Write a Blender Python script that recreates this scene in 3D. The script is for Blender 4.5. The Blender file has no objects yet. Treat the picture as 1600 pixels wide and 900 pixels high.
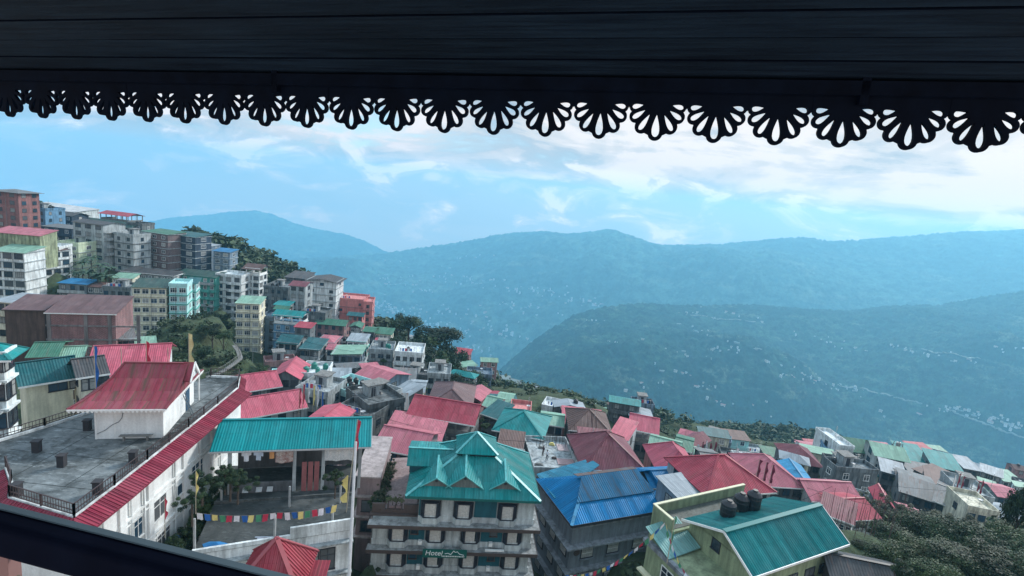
import bpy, math, random
import numpy as np
from mathutils import Vector, Matrix, noise
random.seed(7); rnd = random.random
def ru(a, b): return a + (b - a) * rnd()
SC = bpy.context.scene
COL = SC.collection
# ------------------------------------------------------------------ camera model (all placement is done in metres)
FPX = 800.0; PITCH = math.radians(10); ROLL = math.radians(6)
cF = np.array([0, math.cos(PITCH), -math.sin(PITCH)]); _r0 = np.array([1, 0, 0.]); _u0 = np.array([0, math.sin(PITCH), math.cos(PITCH)])
cR = math.cos(ROLL) * _r0 + math.sin(ROLL) * _u0; cU = -math.sin(ROLL) * _r0 + math.cos(ROLL) * _u0
def ray(x, y): return cF + (x - 800) / FPX * cR - (y - 450) / FPX * cU
def atz(x, y, z): v = ray(x, y); return v * (z / v[2])
def atY(x, y, Y): return ray(x, y) * Y
def proj(P):
    P = np.asarray(P, float); d = P @ cF
    return 800 + FPX * (P @ cR) / d, 450 - FPX * (P @ cU) / d
def on_plane(x, y, P, n): v = ray(x, y); return v * ((np.array(P) @ np.array(n)) / (v @ np.array(n)))

# ------------------------------------------------------------------ materials
def lin(c): return tuple(c) + (1.0,)
MATS = {}
class NT:
    def __init__(s, name):
        s.m = bpy.data.materials.new(name); s.m.use_nodes = True; s.n = s.m.node_tree.nodes; s.l = s.m.node_tree.links
        s.b = s.n['Principled BSDF']; s.out = s.n['Material Output']
    def add(s, t, **k):
        x = s.n.new(t)
        for a, b in k.items():
            if a in x.inputs: x.inputs[a].default_value = b
            else: setattr(x, a, b)
        return x
    def link(s, a, b): s.l.new(a, b)
    def coord(s, out='Object', scale=(1, 1, 1)):
        t = s.add('ShaderNodeTexCoord'); m = s.add('ShaderNodeMapping'); m.inputs['Scale'].default_value = scale
        s.link(t.outputs[out], m.inputs[0]); return m.outputs[0]
    def noise(s, vec, scale, detail=4, rough=.6):
        x = s.add('ShaderNodeTexNoise'); x.inputs['Scale'].default_value = scale; x.inputs['Detail'].default_value = detail; x.inputs['Roughness'].default_value = rough
        s.link(vec, x.inputs['Vector']); return x.outputs[0]
    def ramp(s, fac, stops):
        r = s.add('ShaderNodeValToRGB'); e = r.color_ramp.elements
        e[0].position, e[0].color = stops[0][0], lin(stops[0][1]); e[1].position, e[1].color = stops[-1][0], lin(stops[-1][1])
        for p, c in stops[1:-1]:
            q = e.new(p); q.color = lin(c)
        s.link(fac, r.inputs[0]); return r.outputs[0]
    def mix(s, fac, a, b, mode='MIX'):
        x = s.add('ShaderNodeMix', data_type='RGBA', blend_type=mode)
        for v, i in ((fac, 0), (a, 6), (b, 7)):
            if isinstance(v, (int, float)): x.inputs[i].default_value = v
            elif isinstance(v, tuple): x.inputs[i].default_value = lin(v)
            else: s.link(v, x.inputs[i])
        return x.outputs[2]
    def bump(s, h, st, dist=.05):
        x = s.add('ShaderNodeBump'); x.inputs['Strength'].default_value = st; x.inputs['Distance'].default_value = dist
        s.link(h, x.inputs['Height']); s.link(x.outputs[0], s.b.inputs['Normal'])
def G(v): return (v, v, v)
def wall(name, c, dirt=.5, rough=.85):
    k = 'wall_' + name
    if k in MATS: return MATS[k]
    t = NT(k); v = t.coord('Object'); vs = t.coord('Object', (1.3, 1.3, .16))
    n1 = t.noise(vs, 1.2, 5, .65); n2 = t.noise(v, .45, 5, .6); n3 = t.noise(v, 6, 3)
    d1 = t.ramp(n1, [(.36, G(1 - dirt)), (.6, G(1.))]); d2 = t.ramp(n2, [(.3, G(1 - dirt * .6)), (.62, G(1.05))])
    c1 = t.mix(1., tuple(c), d1, 'MULTIPLY'); c2 = t.mix(1., c1, d2, 'MULTIPLY')
    c3 = t.mix(1., c2, t.ramp(n3, [(.3, G(.9)), (.7, G(1.06))]), 'MULTIPLY')
    t.link(c3, t.b.inputs['Base Color']); t.b.inputs['Roughness'].default_value = rough; t.bump(n3, .25, .03)
    MATS[k] = t.m; return t.m
def brick(name, c, mortar=(.3, .28, .27)):
    k = 'brick_' + name
    if k in MATS: return MATS[k]
    t = NT(k); tc = t.add('ShaderNodeTexCoord'); sp = t.add('ShaderNodeSeparateXYZ'); t.link(tc.outputs['Object'], sp.inputs[0])
    ad = t.add('ShaderNodeMath', operation='ADD'); t.link(sp.outputs[0], ad.inputs[0]); t.link(sp.outputs[1], ad.inputs[1])
    cb = t.add('ShaderNodeCombineXYZ'); t.link(ad.outputs[0], cb.inputs[0]); t.link(sp.outputs[2], cb.inputs[1])
    b = t.add('ShaderNodeTexBrick'); t.link(cb.outputs[0], b.inputs['Vector']); b.inputs['Scale'].default_value = 1
    b.inputs['Brick Width'].default_value = .5; b.inputs['Row Height'].default_value = .2; b.inputs['Mortar Size'].default_value = .02
    b.inputs['Color1'].default_value = lin(c); b.inputs['Color2'].default_value = lin([x * .7 for x in c]); b.inputs['Mortar'].default_value = lin(mortar)
    n = t.noise(t.coord('Object', (1, 1, .3)), .8, 5)
    t.link(t.mix(1., b.outputs[0], t.ramp(n, [(.3, G(.6)), (.65, G(1.15))]), 'MULTIPLY'), t.b.inputs['Base Color']); t.b.inputs['Roughness'].default_value = .9
    MATS[k] = t.m; return t.m
def roofm(name, c, rust=.3, pitch=.25, rough=.5, fade=.35, st=.6, rustc=(.12, .07, .055)):
    """painted corrugated sheet: ribs along the slope (UV x in metres), weathering, rust"""
    k = 'roof_' + name
    if k in MATS: return MATS[k]
    t = NT(k); tc = t.add('ShaderNodeTexCoord'); uv = tc.outputs['UV']
    mp = t.add('ShaderNodeMapping'); t.link(uv, mp.inputs[0])
    w = t.add('ShaderNodeTexWave', wave_type='BANDS', bands_direction='X', wave_profile='SIN'); w.inputs['Scale'].default_value = .3142 / pitch
    t.link(mp.outputs[0], w.inputs[0])
    st2 = t.add('ShaderNodeMapping'); st2.inputs['Scale'].default_value = (2.2, .22, 1); t.link(uv, st2.inputs[0])
    n1 = t.noise(st2.outputs[0], 1.0, 6, .65); n2 = t.noise(t.coord('Object'), .35, 6, .65); n3 = t.noise(uv, 9, 3)
    base = t.mix(t.ramp(n2, [(.35, G(0)), (.7, G(fade))]), tuple(c), tuple(min(1, x * .75 + .16) for x in c))
    base = t.mix(1., base, t.ramp(n1, [(.3, G(.62)), (.6, G(1.05))]), 'MULTIPLY')
    # sheet joints across the slope and per sheet tint
    br = t.add('ShaderNodeTexBrick'); t.link(uv, br.inputs['Vector']); br.inputs['Scale'].default_value = 1; br.inputs['Brick Width'].default_value = .9; br.inputs['Row Height'].default_value = 1.9; br.squash = 1
    br.offset = 0; br.inputs['Mortar Size'].default_value = .02; br.inputs['Color1'].default_value = lin(G(1)); br.inputs['Color2'].default_value = lin(G(.62)); br.inputs['Mortar'].default_value = lin(G(.62))
    base = t.mix(.8, base, br.outputs[0], 'MULTIPLY')
    n5 = t.noise(t.coord('Object', (1, 1, 1)), .9, 8, .75)
    base = t.mix(t.ramp(n5, [(.52, G(0)), (.66, G(.45))]), base, tuple(x * .45 + .012 for x in c))
    r = t.mix(t.ramp(n1, [(.60 - .25 * rust, G(0)), (.72 - .2 * rust, G(min(1, rust * 1.8 + .12)))]), base, rustc)
    t.link(r, t.b.inputs['Base Color']); t.b.inputs['Roughness'].default_value = rough; t.b.inputs['Specular IOR Level'].default_value = .15
    t.bump(w.outputs[1], st, .06)
    MATS[k] = t.m; return t.m
def plain(name, c, rough=.6, metal=0, nz=0, scale=3, spec=.5):
    if name in MATS: return MATS[name]
    t = NT(name); t.b.inputs['Roughness'].default_value = rough; t.b.inputs['Metallic'].default_value = metal; t.b.inputs['Specular IOR Level'].default_value = spec
    n = t.noise(t.coord('Object'), scale, 4); a = nz if nz else .15
    t.link(t.mix(1., tuple(c), t.ramp(n, [(.3, G(1 - a)), (.7, G(1 + a * .5))]), 'MULTIPLY'), t.b.inputs['Base Color'])
    MATS[name] = t.m; return t.m
def glass(name='window_glass', c=(.02, .035, .05)):
    if name in MATS: return MATS[name]
    t = NT(name); t.b.inputs['Roughness'].default_value = .12
    n = t.noise(t.coord('Object', (1, 1, 1)), 1.3, 2)
    t.link(t.mix(t.ramp(n, [(.45, G(0)), (.7, G(.6))]), tuple(c), (.12, .13, .14)), t.b.inputs['Base Color'])
    MATS[name] = t.m; return t.m
def slabm(name, a, b, scale=.25, moss=(.02, .03, .02)):
    if name in MATS: return MATS[name]
    t = NT(name); v = t.coord('Object', (1, 1, 1)); n = t.noise(v, scale, 8, .7); n2 = t.noise(v, scale * 5, 8, .75); n4 = t.noise(t.coord('Object', (.5, 1.6, 1)), scale * 9, 6, .7)
    base = t.mix(t.ramp(n, [(.38, G(0)), (.62, G(1))]), tuple(a), tuple(b))
    base = t.mix(t.ramp(n2, [(.5, G(0)), (.64, G(.8))]), base, moss)
    base = t.mix(t.ramp(n4, [(.54, G(0)), (.66, G(.7))]), base, tuple(min(.7, x * 1.5) for x in b))
    t.link(base, t.b.inputs['Base Color']); t.b.inputs['Roughness'].default_value = .75; t.bump(n2, .5, .05)
    MATS[name] = t.m; return t.m

# ------------------------------------------------------------------ mesh builder
class MB:
    def __init__(s): s.v = []; s.f = []; s.m = []; s.uv = []
    def face(s, pts, mat=0, uv=None):
        i = len(s.v); s.v += [tuple(map(float, p)) for p in pts]; s.f.append(tuple(range(i, i + len(pts)))); s.m.append(mat)
        s.uv.append(uv)
        return s
    def box(s, a, b, mat=0):
        x0, y0, z0 = a; x1, y1, z1 = b
        if x0 > x1: x0, x1 = x1, x0
        if y0 > y1: y0, y1 = y1, y0
        if z0 > z1: z0, z1 = z1, z0
        i = len(s.v); s.v += [(x0, y0, z0), (x1, y0, z0), (x1, y1, z0), (x0, y1, z0), (x0, y0, z1), (x1, y0, z1), (x1, y1, z1), (x0, y1, z1)]
        for q in ((0, 3, 2, 1), (4, 5, 6, 7), (0, 1, 5, 4), (1, 2, 6, 5), (2, 3, 7, 6), (3, 0, 4, 7)):
            s.f.append(tuple(i + k for k in q)); s.m.append(mat); s.uv.append(None)
        return s
    def prism(s, poly, z0, z1, mat=0, topmat=None):
        n = len(poly); a = sum(poly[i][0] * poly[(i + 1) % n][1] - poly[(i + 1) % n][0] * poly[i][1] for i in range(n))
        if a < 0: poly = poly[::-1]
        i = len(s.v); s.v += [(p[0], p[1], z0) for p in poly] + [(p[0], p[1], z1) for p in poly]
        s.f.append(tuple(i + k for k in range(n))[::-1]); s.m.append(mat); s.uv.append(None)
        s.f.append(tuple(i + n + k for k in range(n))); s.m.append(mat if topmat is None else topmat); s.uv.append(None)
        for k in range(n):
            j = (k + 1) % n; s.f.append((i + k, i + j, i + n + j, i + n + k)); s.m.append(mat); s.uv.append(None)
        return s
    def bar(s, p0, p1, w, h, mat=0, up=(0, 0, 1)):
        p0 = Vector(p0); p1 = Vector(p1); d = (p1 - p0).normalized(); up = Vector(up)
        sd = d.cross(up)
        if sd.length < 1e-4: sd = d.cross(Vector((1, 0, 0)))
        sd.normalize(); u = sd.cross(d).normalized(); i = len(s.v)
        for p in (p0, p1):
            for a, b in ((-1, -1), (1, -1), (1, 1), (-1, 1)): s.v.append(tuple(p + sd * a * w / 2 + u * b * h / 2))
        for q in ((0, 1, 2, 3), (7, 6, 5, 4), (0, 4, 5, 1), (1, 5, 6, 2), (2, 6, 7, 3), (3, 7, 4, 0)):
            s.f.append(tuple(i + k for k in q)); s.m.append(mat); s.uv.append(None)
        return s
    def tube(s, p0, p1, r0, r1=None, n=8, mat=0, cap=True):
        r1 = r0 if r1 is None else r1; p0 = Vector(p0); p1 = Vector(p1); d = (p1 - p0).normalized()
        a = d.cross(Vector((0, 0, 1)))
        if a.length < 1e-3: a = Vector((1, 0, 0))
        a.normalize(); b = d.cross(a); i = len(s.v)
        for p, r in ((p0, r0), (p1, r1)):
            for k in range(n): t = 2 * math.pi * k / n; s.v.append(tuple(p + a * math.cos(t) * r + b * math.sin(t) * r))
        for k in range(n): j = (k + 1) % n; s.f.append((i + k, i + n + k, i + n + j, i + j)); s.m.append(mat); s.uv.append(None)
        if cap:
            s.f.append(tuple(i + k for k in range(n))); s.m.append(mat); s.uv.append(None)
            s.f.append(tuple(i + n + k for k in range(n))[::-1]); s.m.append(mat); s.uv.append(None)
        return s
    def lathe(s, c, prof, n=14, mat=0):
        i = len(s.v)
        for r, z in prof:
            for k in range(n): t = 2 * math.pi * k / n; s.v.append((c[0] + r * math.cos(t), c[1] + r * math.sin(t), c[2] + z))
        for q in range(len(prof) - 1):
            for k in range(n):
                j = (k + 1) % n; s.f.append((i + q * n + k, i + q * n + j, i + (q + 1) * n + j, i + (q + 1) * n + k)); s.m.append(mat); s.uv.append(None)
        s.f.append(tuple(i + (len(prof) - 1) * n + k for k in range(n))); s.m.append(mat); s.uv.append(None)
        s.f.append(tuple(i + k for k in range(n))[::-1]); s.m.append(mat); s.uv.append(None)
        return s
    def sheet(s, pts, t=.06, mat=0, ribs=0, ribh=.04, ribw=.05):
        """roof plane: first edge is the eave; UV in metres along the eave / up the slope"""
        P = [Vector(p) for p in pts]; e = (P[1] - P[0]).normalized(); nrm = Vector((0, 0, 0))
        for k in range(1, len(P) - 1): nrm += (P[k] - P[0]).cross(P[k + 1] - P[0])
        nrm.normalize(); up = nrm.cross(e)
        if nrm.z < 0: nrm = -nrm
        uv = [((p - P[0]).dot(e), (p - P[0]).dot(up)) for p in P]; off = (P[0].x * 1.37 + P[0].y) % 3
        s.face(P, mat, [(a + off, b) for a, b in uv])
        Q = [p - Vector((0, 0, t)) for p in P]; s.face(Q[::-1], mat, [(a + off, b) for a, b in uv][::-1])
        for k in range(len(P)):
            j = (k + 1) % len(P); s.face([P[k], Q[k], Q[j], P[j]], mat, [(0, 0)] * 4)
        if ribs:
            us = [a for a, b in uv]; x = min(us) + ribs * .5
            while x < max(us):
                hit = []
                for k in range(len(uv)):
                    (a0, b0), (a1, b1) = uv[k], uv[(k + 1) % len(uv)]
                    if (a0 - x) * (a1 - x) < 0: hit.append(b0 + (b1 - b0) * (x - a0) / (a1 - a0))
                if len(hit) >= 2 and max(hit) - min(hit) > .1:
                    a = P[0] + e * x + up * min(hit) + nrm * ribh * .4; b = P[0] + e * x + up * max(hit) + nrm * ribh * .4
                    i = len(s.v); s.bar(a, b, ribw, ribh, mat, nrm)
                    for q in range(6): s.uv[-1 - q] = [(x + off, 0), (x + off, 0), (x + off, 2), (x + off, 2)]
                x += ribs
        return s
    def mesh(s, name, mats):
        me = bpy.data.meshes.new(name); me.from_pydata(s.v, [], s.f)
        for m in (mats if isinstance(mats, (list, tuple)) else [mats]): me.materials.append(m)
        me.polygons.foreach_set('material_index', s.m)
        if any(u for u in s.uv):
            L = me.uv_layers.new(name='UVMap'); k = 0; d = []
            for fi, f in enumerate(s.f):
                u = s.uv[fi]
                for q in range(len(f)):
                    d += list(u[q]) if u and q < len(u) else [0, 0]
            L.data.foreach_set('uv', d)
        me.update(); return me
    def build(s, name, mats, parent=None, loc=None, rz=0):
        o = bpy.data.objects.new(name, s.mesh(name, mats)); COL.objects.link(o)
        if parent is not None: o.parent = parent
        if loc is not None: o.location = loc
        if rz: o.rotation_euler.z = rz
        return o
def tag(o, label=None, cat=None, group=None, kind=None):
    if label: o['label'] = label
    if cat: o['category'] = cat
    if group: o['group'] = group
    if kind: o['kind'] = kind
    return o
def empty(name, loc, rz=0, label=None, cat=None, group=None):
    o = bpy.data.objects.new(name, None); COL.objects.link(o); o.location = loc; o.rotation_euler.z = rz; o.empty_display_size = .2
    return tag(o, label, cat, group)
def inst(name, me, parent=None, loc=(0, 0, 0), rz=0, sc=None):
    o = bpy.data.objects.new(name, me); COL.objects.link(o)
    if parent is not None: o.parent = parent
    o.location = loc; o.rotation_euler.z = rz
    if sc is not None: o.scale = sc if isinstance(sc, tuple) else (sc, sc, sc)
    return o
def smooth(o):
    o.data.polygons.foreach_set('use_smooth', [True] * len(o.data.polygons)); return o

# ------------------------------------------------------------------ palette (albedo)
C = dict(white=(.80, .86, .86), cream=(.78, .75, .60), yellow=(.76, .73, .56), cyan=(.46, .78, .77), palegreen=(.60, .70, .50), grey=(.20, .235, .25), lgrey=(.44, .49, .50),
         dgrey=(.14, .15, .16), concrete=(.16, .18, .185), bluegrey=(.20, .28, .36), blue=(.16, .34, .52), navy=(.04, .07, .11), pink=(.66, .25, .24), dpink=(.38, .22, .22), mauve=(.29, .235, .26),
         green=(.42, .48, .30), tealwall=(.02, .13, .17), aqua=(.10, .42, .36), brown=(.13, .085, .07), moss=(.09, .10, .08))
def W(k, dirt=.45): return wall(k if dirt == .45 else k + '_worn', C[k], dirt)
RC = dict(pink=((.60, .12, .175), .2), red=((.46, .06, .095), .25), rose=((.60, .18, .23), .35), maroon=((.21, .055, .075), .2), teal=((.003, .27, .27), .08), dteal=((.008, .12, .135), .15), blue=((.003, .20, .44), .15), skyblue=((.03, .30, .55), .05),
          mint=((.26, .48, .36), .2), green=((.05, .20, .13), .25), dgreen=((.03, .09, .075), .25), grey=((.20, .215, .22), .35), steel=((.34, .40, .44), .12), dgrey=((.07, .075, .08), .3), brown=((.15, .085, .075), .3), mauve=((.17, .095, .10), .3), white=((.66, .68, .68), .1))
def RM(k):
    c, r = RC[k]; return roofm(k, c, r)
GL = glass(); WHT = plain('white_trim_paint', (.78, .8, .78), .55); DARKF = plain('dark_frame_paint', (.03, .035, .045), .5); CONC = plain('bare_concrete', (.2, .2, .19), .9, nz=.4, scale=2)
STEEL = plain('galvanised_steel', (.4, .42, .43), .4, .7); BLK = plain('black_plastic', (.012, .014, .018), .45); WOODD = plain('dark_wood', (.05, .04, .035), .6)
PANES = [GL, GL, glass('window_glass_pale', (.10, .11, .12)), plain('curtained_pane', (.30, .31, .30), .5, nz=.3, scale=4), plain('blue_pane', (.03, .07, .11), .25)]
CURT = plain('net_curtain', (.50, .49, .46), .9, nz=.25, scale=6)
BRN = plain('brown_trim', (.075, .055, .05), .7)

# ------------------------------------------------------------------ windows
_wc = {}
def win_mesh(w, h, style):
    k = (round(w, 1), round(h, 1), style, random.randrange(5))
    if k in _wc: return _wc[k]
    w, h = k[0], k[1]; f = MB(); t = .08
    f.box((-w / 2 - t, -.07, 0), (-w / 2, .0, h + t)); f.box((w / 2, -.07, 0), (w / 2 + t, .0, h + t)); f.box((-w / 2, -.07, h), (w / 2, .0, h + t)); f.box((-w / 2 - .12, -.14, -.09), (w / 2 + .12, 0, 0))
    n = max(1, int(round(w / .6)))
    for i in range(1, n): x = -w / 2 + w * i / n; f.box((x - .03, -.055, 0), (x + .03, 0, h))
    if h > 1.1: f.box((-w / 2, -.05, h * .68), (w / 2, 0, h * .68 + .05))
    GLV = PANES[k[3]]; p = MB().box((-w / 2, -.03, 0), (w / 2, -.004, h))
    fm = {'w': WHT, 'd': DARKF, 'g': CONC, 'b': BRN}[style]
    both = MB(); both.v = list(f.v); both.f = list(f.f); both.m = list(f.m); both.uv = list(f.uv); both.box((-w / 2, -.03, 0), (w / 2, -.004, h), 1)
    _wc[k] = (f.mesh('window', fm), p.mesh('pane', GLV), both.mesh('window', [fm, GLV])); return _wc[k]
def window(par, x, y, z, w, h, rz=0, style='w', near=False):
    a, b, c = win_mesh(w, h, style)
    if near:
        o = inst('window', a, par, (x, y, z), rz); inst('pane', b, o)
    else: o = inst('window', c, par, (x, y, z), rz)
    return o
HZ = .00020; CLOUD = 1.06; SUN = 2.6; EXPO = 0.6
# ------------------------------------------------------------------ generic building
BASES = []          # ground control points collected from the buildings
ROOFTOPS = []
def roof_polys(kind, Wd, D, rise, oh):
    z = -oh * rise / max(.1, (D / 2 if kind in ('gx', 'hip', 'pyr') else Wd / 2))
    a, b, c, d = (-oh, -oh, z), (Wd + oh, -oh, z), (Wd + oh, D + oh, z), (-oh, D + oh, z)
    if kind == 'gx':
        p, q = (-oh, D / 2, rise), (Wd + oh, D / 2, rise); return [[a, b, q, p], [c, d, p, q]], [(p, q)]
    if kind == 'gy':
        p, q = (Wd / 2, -oh, rise), (Wd / 2, D + oh, rise); return [[d, a, p, q], [b, c, q, p]], [(p, q)]
    if kind == 'pyr':
        t = (Wd / 2, D / 2, rise); return [[a, b, t], [b, c, t], [c, d, t], [d, a, t]], [(a, t), (b, t), (c, t), (d, t)]
    if kind == 'hip':
        if Wd >= D:
            p, q = (D / 2, D / 2, rise), (Wd - D / 2, D / 2, rise); return [[a, b, q, p], [b, c, q], [c, d, p, q], [d, a, p]], [(a, p), (b, q), (c, q), (d, p), (p, q)]
        p, q = (Wd / 2, Wd / 2, rise), (Wd / 2, D - Wd / 2, rise); return [[a, b, p], [b, c, q, p], [c, d, q], [d, a, p, q]], [(a, p), (b, p), (c, q), (d, q), (p, q)]
    if kind == 'sf':   # low at front, high at back
        return [[(-oh, -oh, 0), (Wd + oh, -oh, 0), (Wd + oh, D + oh, rise), (-oh, D + oh, rise)]], []
    if kind == 'sb':
        return [[(Wd + oh, D + oh, 0), (-oh, D + oh, 0), (-oh, -oh, rise), (Wd + oh, -oh, rise)]], []
    if kind == 'sl':
        return [[(-oh, D + oh, 0), (-oh, -oh, 0), (Wd + oh, -oh, rise), (Wd + oh, D + oh, rise)]], []
    if kind == 'sr':
        return [[(Wd + oh, -oh, 0), (Wd + oh, D + oh, 0), (-oh, D + oh, rise), (-oh, -oh, rise)]], []
def water_tank(loc, r=.6, h=1.3, col='black', where=''):
    m = BLK if col == 'black' else plain('green_plastic_tank', (.02, .2, .16), .5)
    o = MB().lathe((0, 0, 0), [(r, 0), (r, h * .3), (r * 1.04, h * .32), (r, h * .36), (r, h * .6), (r * 1.04, h * .63), (r, h * .66), (r, h * .8), (r * .6, h * .95), (r * .35, h), (r * .35, h * 1.06)], 14).build('water_tank', m, None, loc)
    return tag(o, f'{col} water tank on {where}', 'water tank', 'rooftop water tanks')
def solve_width(px, py, pxR, Y, yaw):
    A = atY(px, py, Y); u = np.array([math.cos(yaw), math.sin(yaw), 0]); w = 0.
    for i in range(4000):
        w += .05
        if proj(A + u * w)[0] >= pxR: break
    return A, w
def house(label, px, py, pxR, Y, D, fl=3, yaw=None, pyR=None, fh=2.8, wallc='grey', roof=('flat',), win=(3, 2, 2), ws='w', band=None, balc='', extra=5, cat='house', name='house', near=None,
          wz=(1.1, 1.2), tanks=0, tankc='black', cap=None, drop=0, dirt=.45, skipwin=0, group=None, mat=None, awn=None, open_top=False, ribs=0, wid=None):
    """px,py: left end of the front eave / wall top; pxR(,pyR): right end. Y = camera depth in metres."""
    A = atY(px, py, Y)
    if pyR is None: D *= .78; roof = roof[:2] + (roof[2] * .5,) + roof[3:] if len(roof) > 2 else roof
    else: D *= .9
    if pyR is not None:
        B = atz(pxR, pyR, A[2]); yaw = math.atan2(B[1] - A[1], B[0] - A[0]); Wd = math.hypot(B[0] - A[0], B[1] - A[1])
    else:
        yaw = math.radians(yaw or 0); A, Wd = solve_width(px, py, pxR, Y, yaw) if wid is None else (A, wid)
    oh = roof[3] if len(roof) > 3 else .5
    if roof[0] != 'flat':
        # eave pixel positions describe the roof; walls sit inside by the overhang
        ux, uy = math.cos(yaw), math.sin(yaw)
        A = A + np.array([ux * oh - uy * oh, uy * oh + ux * oh, 0]); Wd = max(2, Wd - 2 * oh); D = max(2, D - 2 * oh)
    zt = A[2] + (0.0 if roof[0] == 'flat' else oh * roof[2] / max(.1, (D / 2 if roof[0] in ('gx', 'hip', 'pyr') else Wd / 2)) if roof[0] in ('gx', 'gy', 'hip', 'pyr') else 0)
    H = fl * fh; near = (Y < 110) if near is None else near
    r = empty(name, (float(A[0]), float(A[1]), float(zt - H)), yaw, label, cat, group)
    wm = mat or W(wallc, dirt)
    m = MB(); ov = .0; top = H - (fh if open_top else 0)
    m.box((0, 0, -extra), (Wd, D, top))
    rise = roof[2] if len(roof) > 2 else 0
    if roof[0] == 'gx': m.face([(0, 0, H - .01), (0, D / 2, H + rise - .08), (0, D, H - .01)][::-1]); m.face([(Wd, 0, H - .01), (Wd, D / 2, H + rise - .08), (Wd, D, H - .01)])
    if roof[0] == 'gy': m.face([(0, 0, H - .01), (Wd, 0, H - .01), (Wd / 2, 0, H + rise - .08)]); m.face([(0, D, H - .01), (Wd, D, H - .01), (Wd / 2, D, H + rise - .08)][::-1])
    if roof[0] == 'sf': m.face([(0, 0, H - .01), (0, D, H - .01), (0, D, H + rise - .08)][::-1]); m.face([(Wd, 0, H - .01), (Wd, D, H - .01), (Wd, D, H + rise - .08)]); m.face([(0, D, H), (Wd, D, H), (Wd, D, H + rise - .1), (0, D, H + rise - .1)][::-1])
    if roof[0] == 'sb': m.face([(0, 0, H - .01), (Wd, 0, H - .01), (Wd, 0, H + rise - .1), (0, 0, H + rise - .1)])
    m.build('wall', wm, r)
    if open_top:
        pm = MB()
        n = max(2, int(Wd / 2.6))
        for i in range(n + 1):
            for yy in (.15, D - .15): xx = .15 + (Wd - .3) * i / n; pm.box((xx - .13, yy - .13, top), (xx + .13, yy + .13, H))
        pm.box((.02, .02, top), (Wd - .02, .12, top + .9)); pm.box((.02, .12, top), (.12, D - .02, top + .9)); pm.box((Wd - .12, .12, top), (Wd - .02, D - .02, top + .9))
        pm.build('veranda_post', WHT if wallc in ('white', 'cream', 'blue', 'cyan') else CONC, r)
    if roof[0] != 'flat':
        ps, caps = roof_polys(roof[0], Wd, D, rise, oh); rb = MB()
        for p in ps: rb.sheet([(x, y, z + H + .06) for x, y, z in p], .09, 0, ribs)
        ro = rb.build('roof', roof[1] if not isinstance(roof[1], str) else RM(roof[1]), r)
        if cap is not None or near:
            cm = MB()
            for p, q in caps: cm.bar((p[0], p[1], p[2] + H + .1), (q[0], q[1], q[2] + H + .1), .28, .07)
            if caps: cm.build('ridge_cap', cap or (roof[1] if not isinstance(roof[1], str) else RM(roof[1])), ro)
        if near:   # eave fascia
            fm = MB(); z = min(p[2] for q in ps for p in q) + H
            if roof[0] in ('gx', 'hip', 'pyr', 'sf'): fm.box((-oh, -oh - .04, z - .14), (Wd + oh, -oh - .005, z + .05))
            if fm.v: fm.build('fascia', WHT if wallc != 'brown' else BRN, ro)
    else:
        pm = MB(); hh = .8; t = .15; e = .12
        pm.box((-e, -e, H + .003), (Wd + e, D + e, H + .12))
        for a, b in (((-e, -e), (Wd + e, -e + t)), ((-e, D + e - t), (Wd + e, D + e)), ((-e, -e + t), (-e + t, D + e - t)), ((Wd + e - t, -e + t), (Wd + e, D + e - t))): pm.box((a[0], a[1], H + .12), (b[0], b[1], H + .12 + hh))
        pm.build('parapet', mat and CONC or W(wallc, .7), r)
        ROOFTOPS.append((r, Wd, D, H + .12, label))
    if band:
        bm = W(band) if isinstance(band, str) else band
        for k in range(0, fl + 1):
            z = k * fh
            if k == fl and roof[0] == 'flat': continue
            b = MB(); e = .28; b.box((-e, -e, z - .12), (Wd + e, -.003, z + .1)); b.box((-e, -.003, z - .12), (-.003, D + .1, z + .1)); b.box((Wd + .003, -.003, z - .12), (Wd + e, D + .1, z + .1)); b.build('floor_ledge', bm, r)
    w, h = wz; nf, nl, nr = win
    tf = fl - (1 if open_top else 0)
    vis = min(tf, 9)
    for k in range(tf - vis, tf):
        z = k * fh + .95
        for i in range(nf):
            x = Wd * (i + .5) / nf + (ru(-.1, .1) if skipwin else 0)
            if skipwin and rnd() < skipwin: continue
            ww = min(w if rnd() < .75 else w * 1.35, Wd / nf * .72) if skipwin else min(w, Wd / nf * .72); window(r, x, 0, z, ww, h, 0, ws, near)
        for i in range(nl):
            y = D * (i + .5) / nl
            if skipwin and rnd() < skipwin: continue
            window(r, 0, y, z, min(w, D / nl * .7), h, -math.pi / 2, ws, near)
        for i in range(nr):
            y = D * (i + .5) / nr
            if skipwin and rnd() < skipwin: continue
            window(r, Wd, y, z, min(w, D / nr * .7), h, math.pi / 2, ws, near)
        if balc and k > 0:
            for ch in balc:
                b = MB(); dp = 1.0; z0 = k * fh
                if ch == 'f': b.box((.1, -dp, z0 - .14), (Wd - .1, -.29 if band else -.003, z0)); b.box((.1, -dp, z0), (Wd - .1, -dp + .08, z0 + .85))
                if ch == 'F': b.box((Wd * .5, -dp, z0 - .14), (Wd - .1, -.003, z0)); b.box((Wd * .5, -dp, z0), (Wd - .1, -dp + .08, z0 + .85)); b.box((Wd * .5, -dp + .08, z0), (Wd * .5 + .08, -.003, z0 + .85))
                if ch == 'r': b.box((Wd + .003, .1, z0 - .14), (Wd + dp, D - .1, z0)); b.box((Wd + dp - .08, .1, z0), (Wd + dp, D - .1, z0 + .85))
                if ch == 'l': b.box((-dp, .1, z0 - .14), (-.003, D - .1, z0)); b.box((-dp, .1, z0), (-dp + .08, D - .1, z0 + .85))
                if b.v: b.build('balcony', wm if rnd() < .6 else W('lgrey', .45), r)
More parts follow.
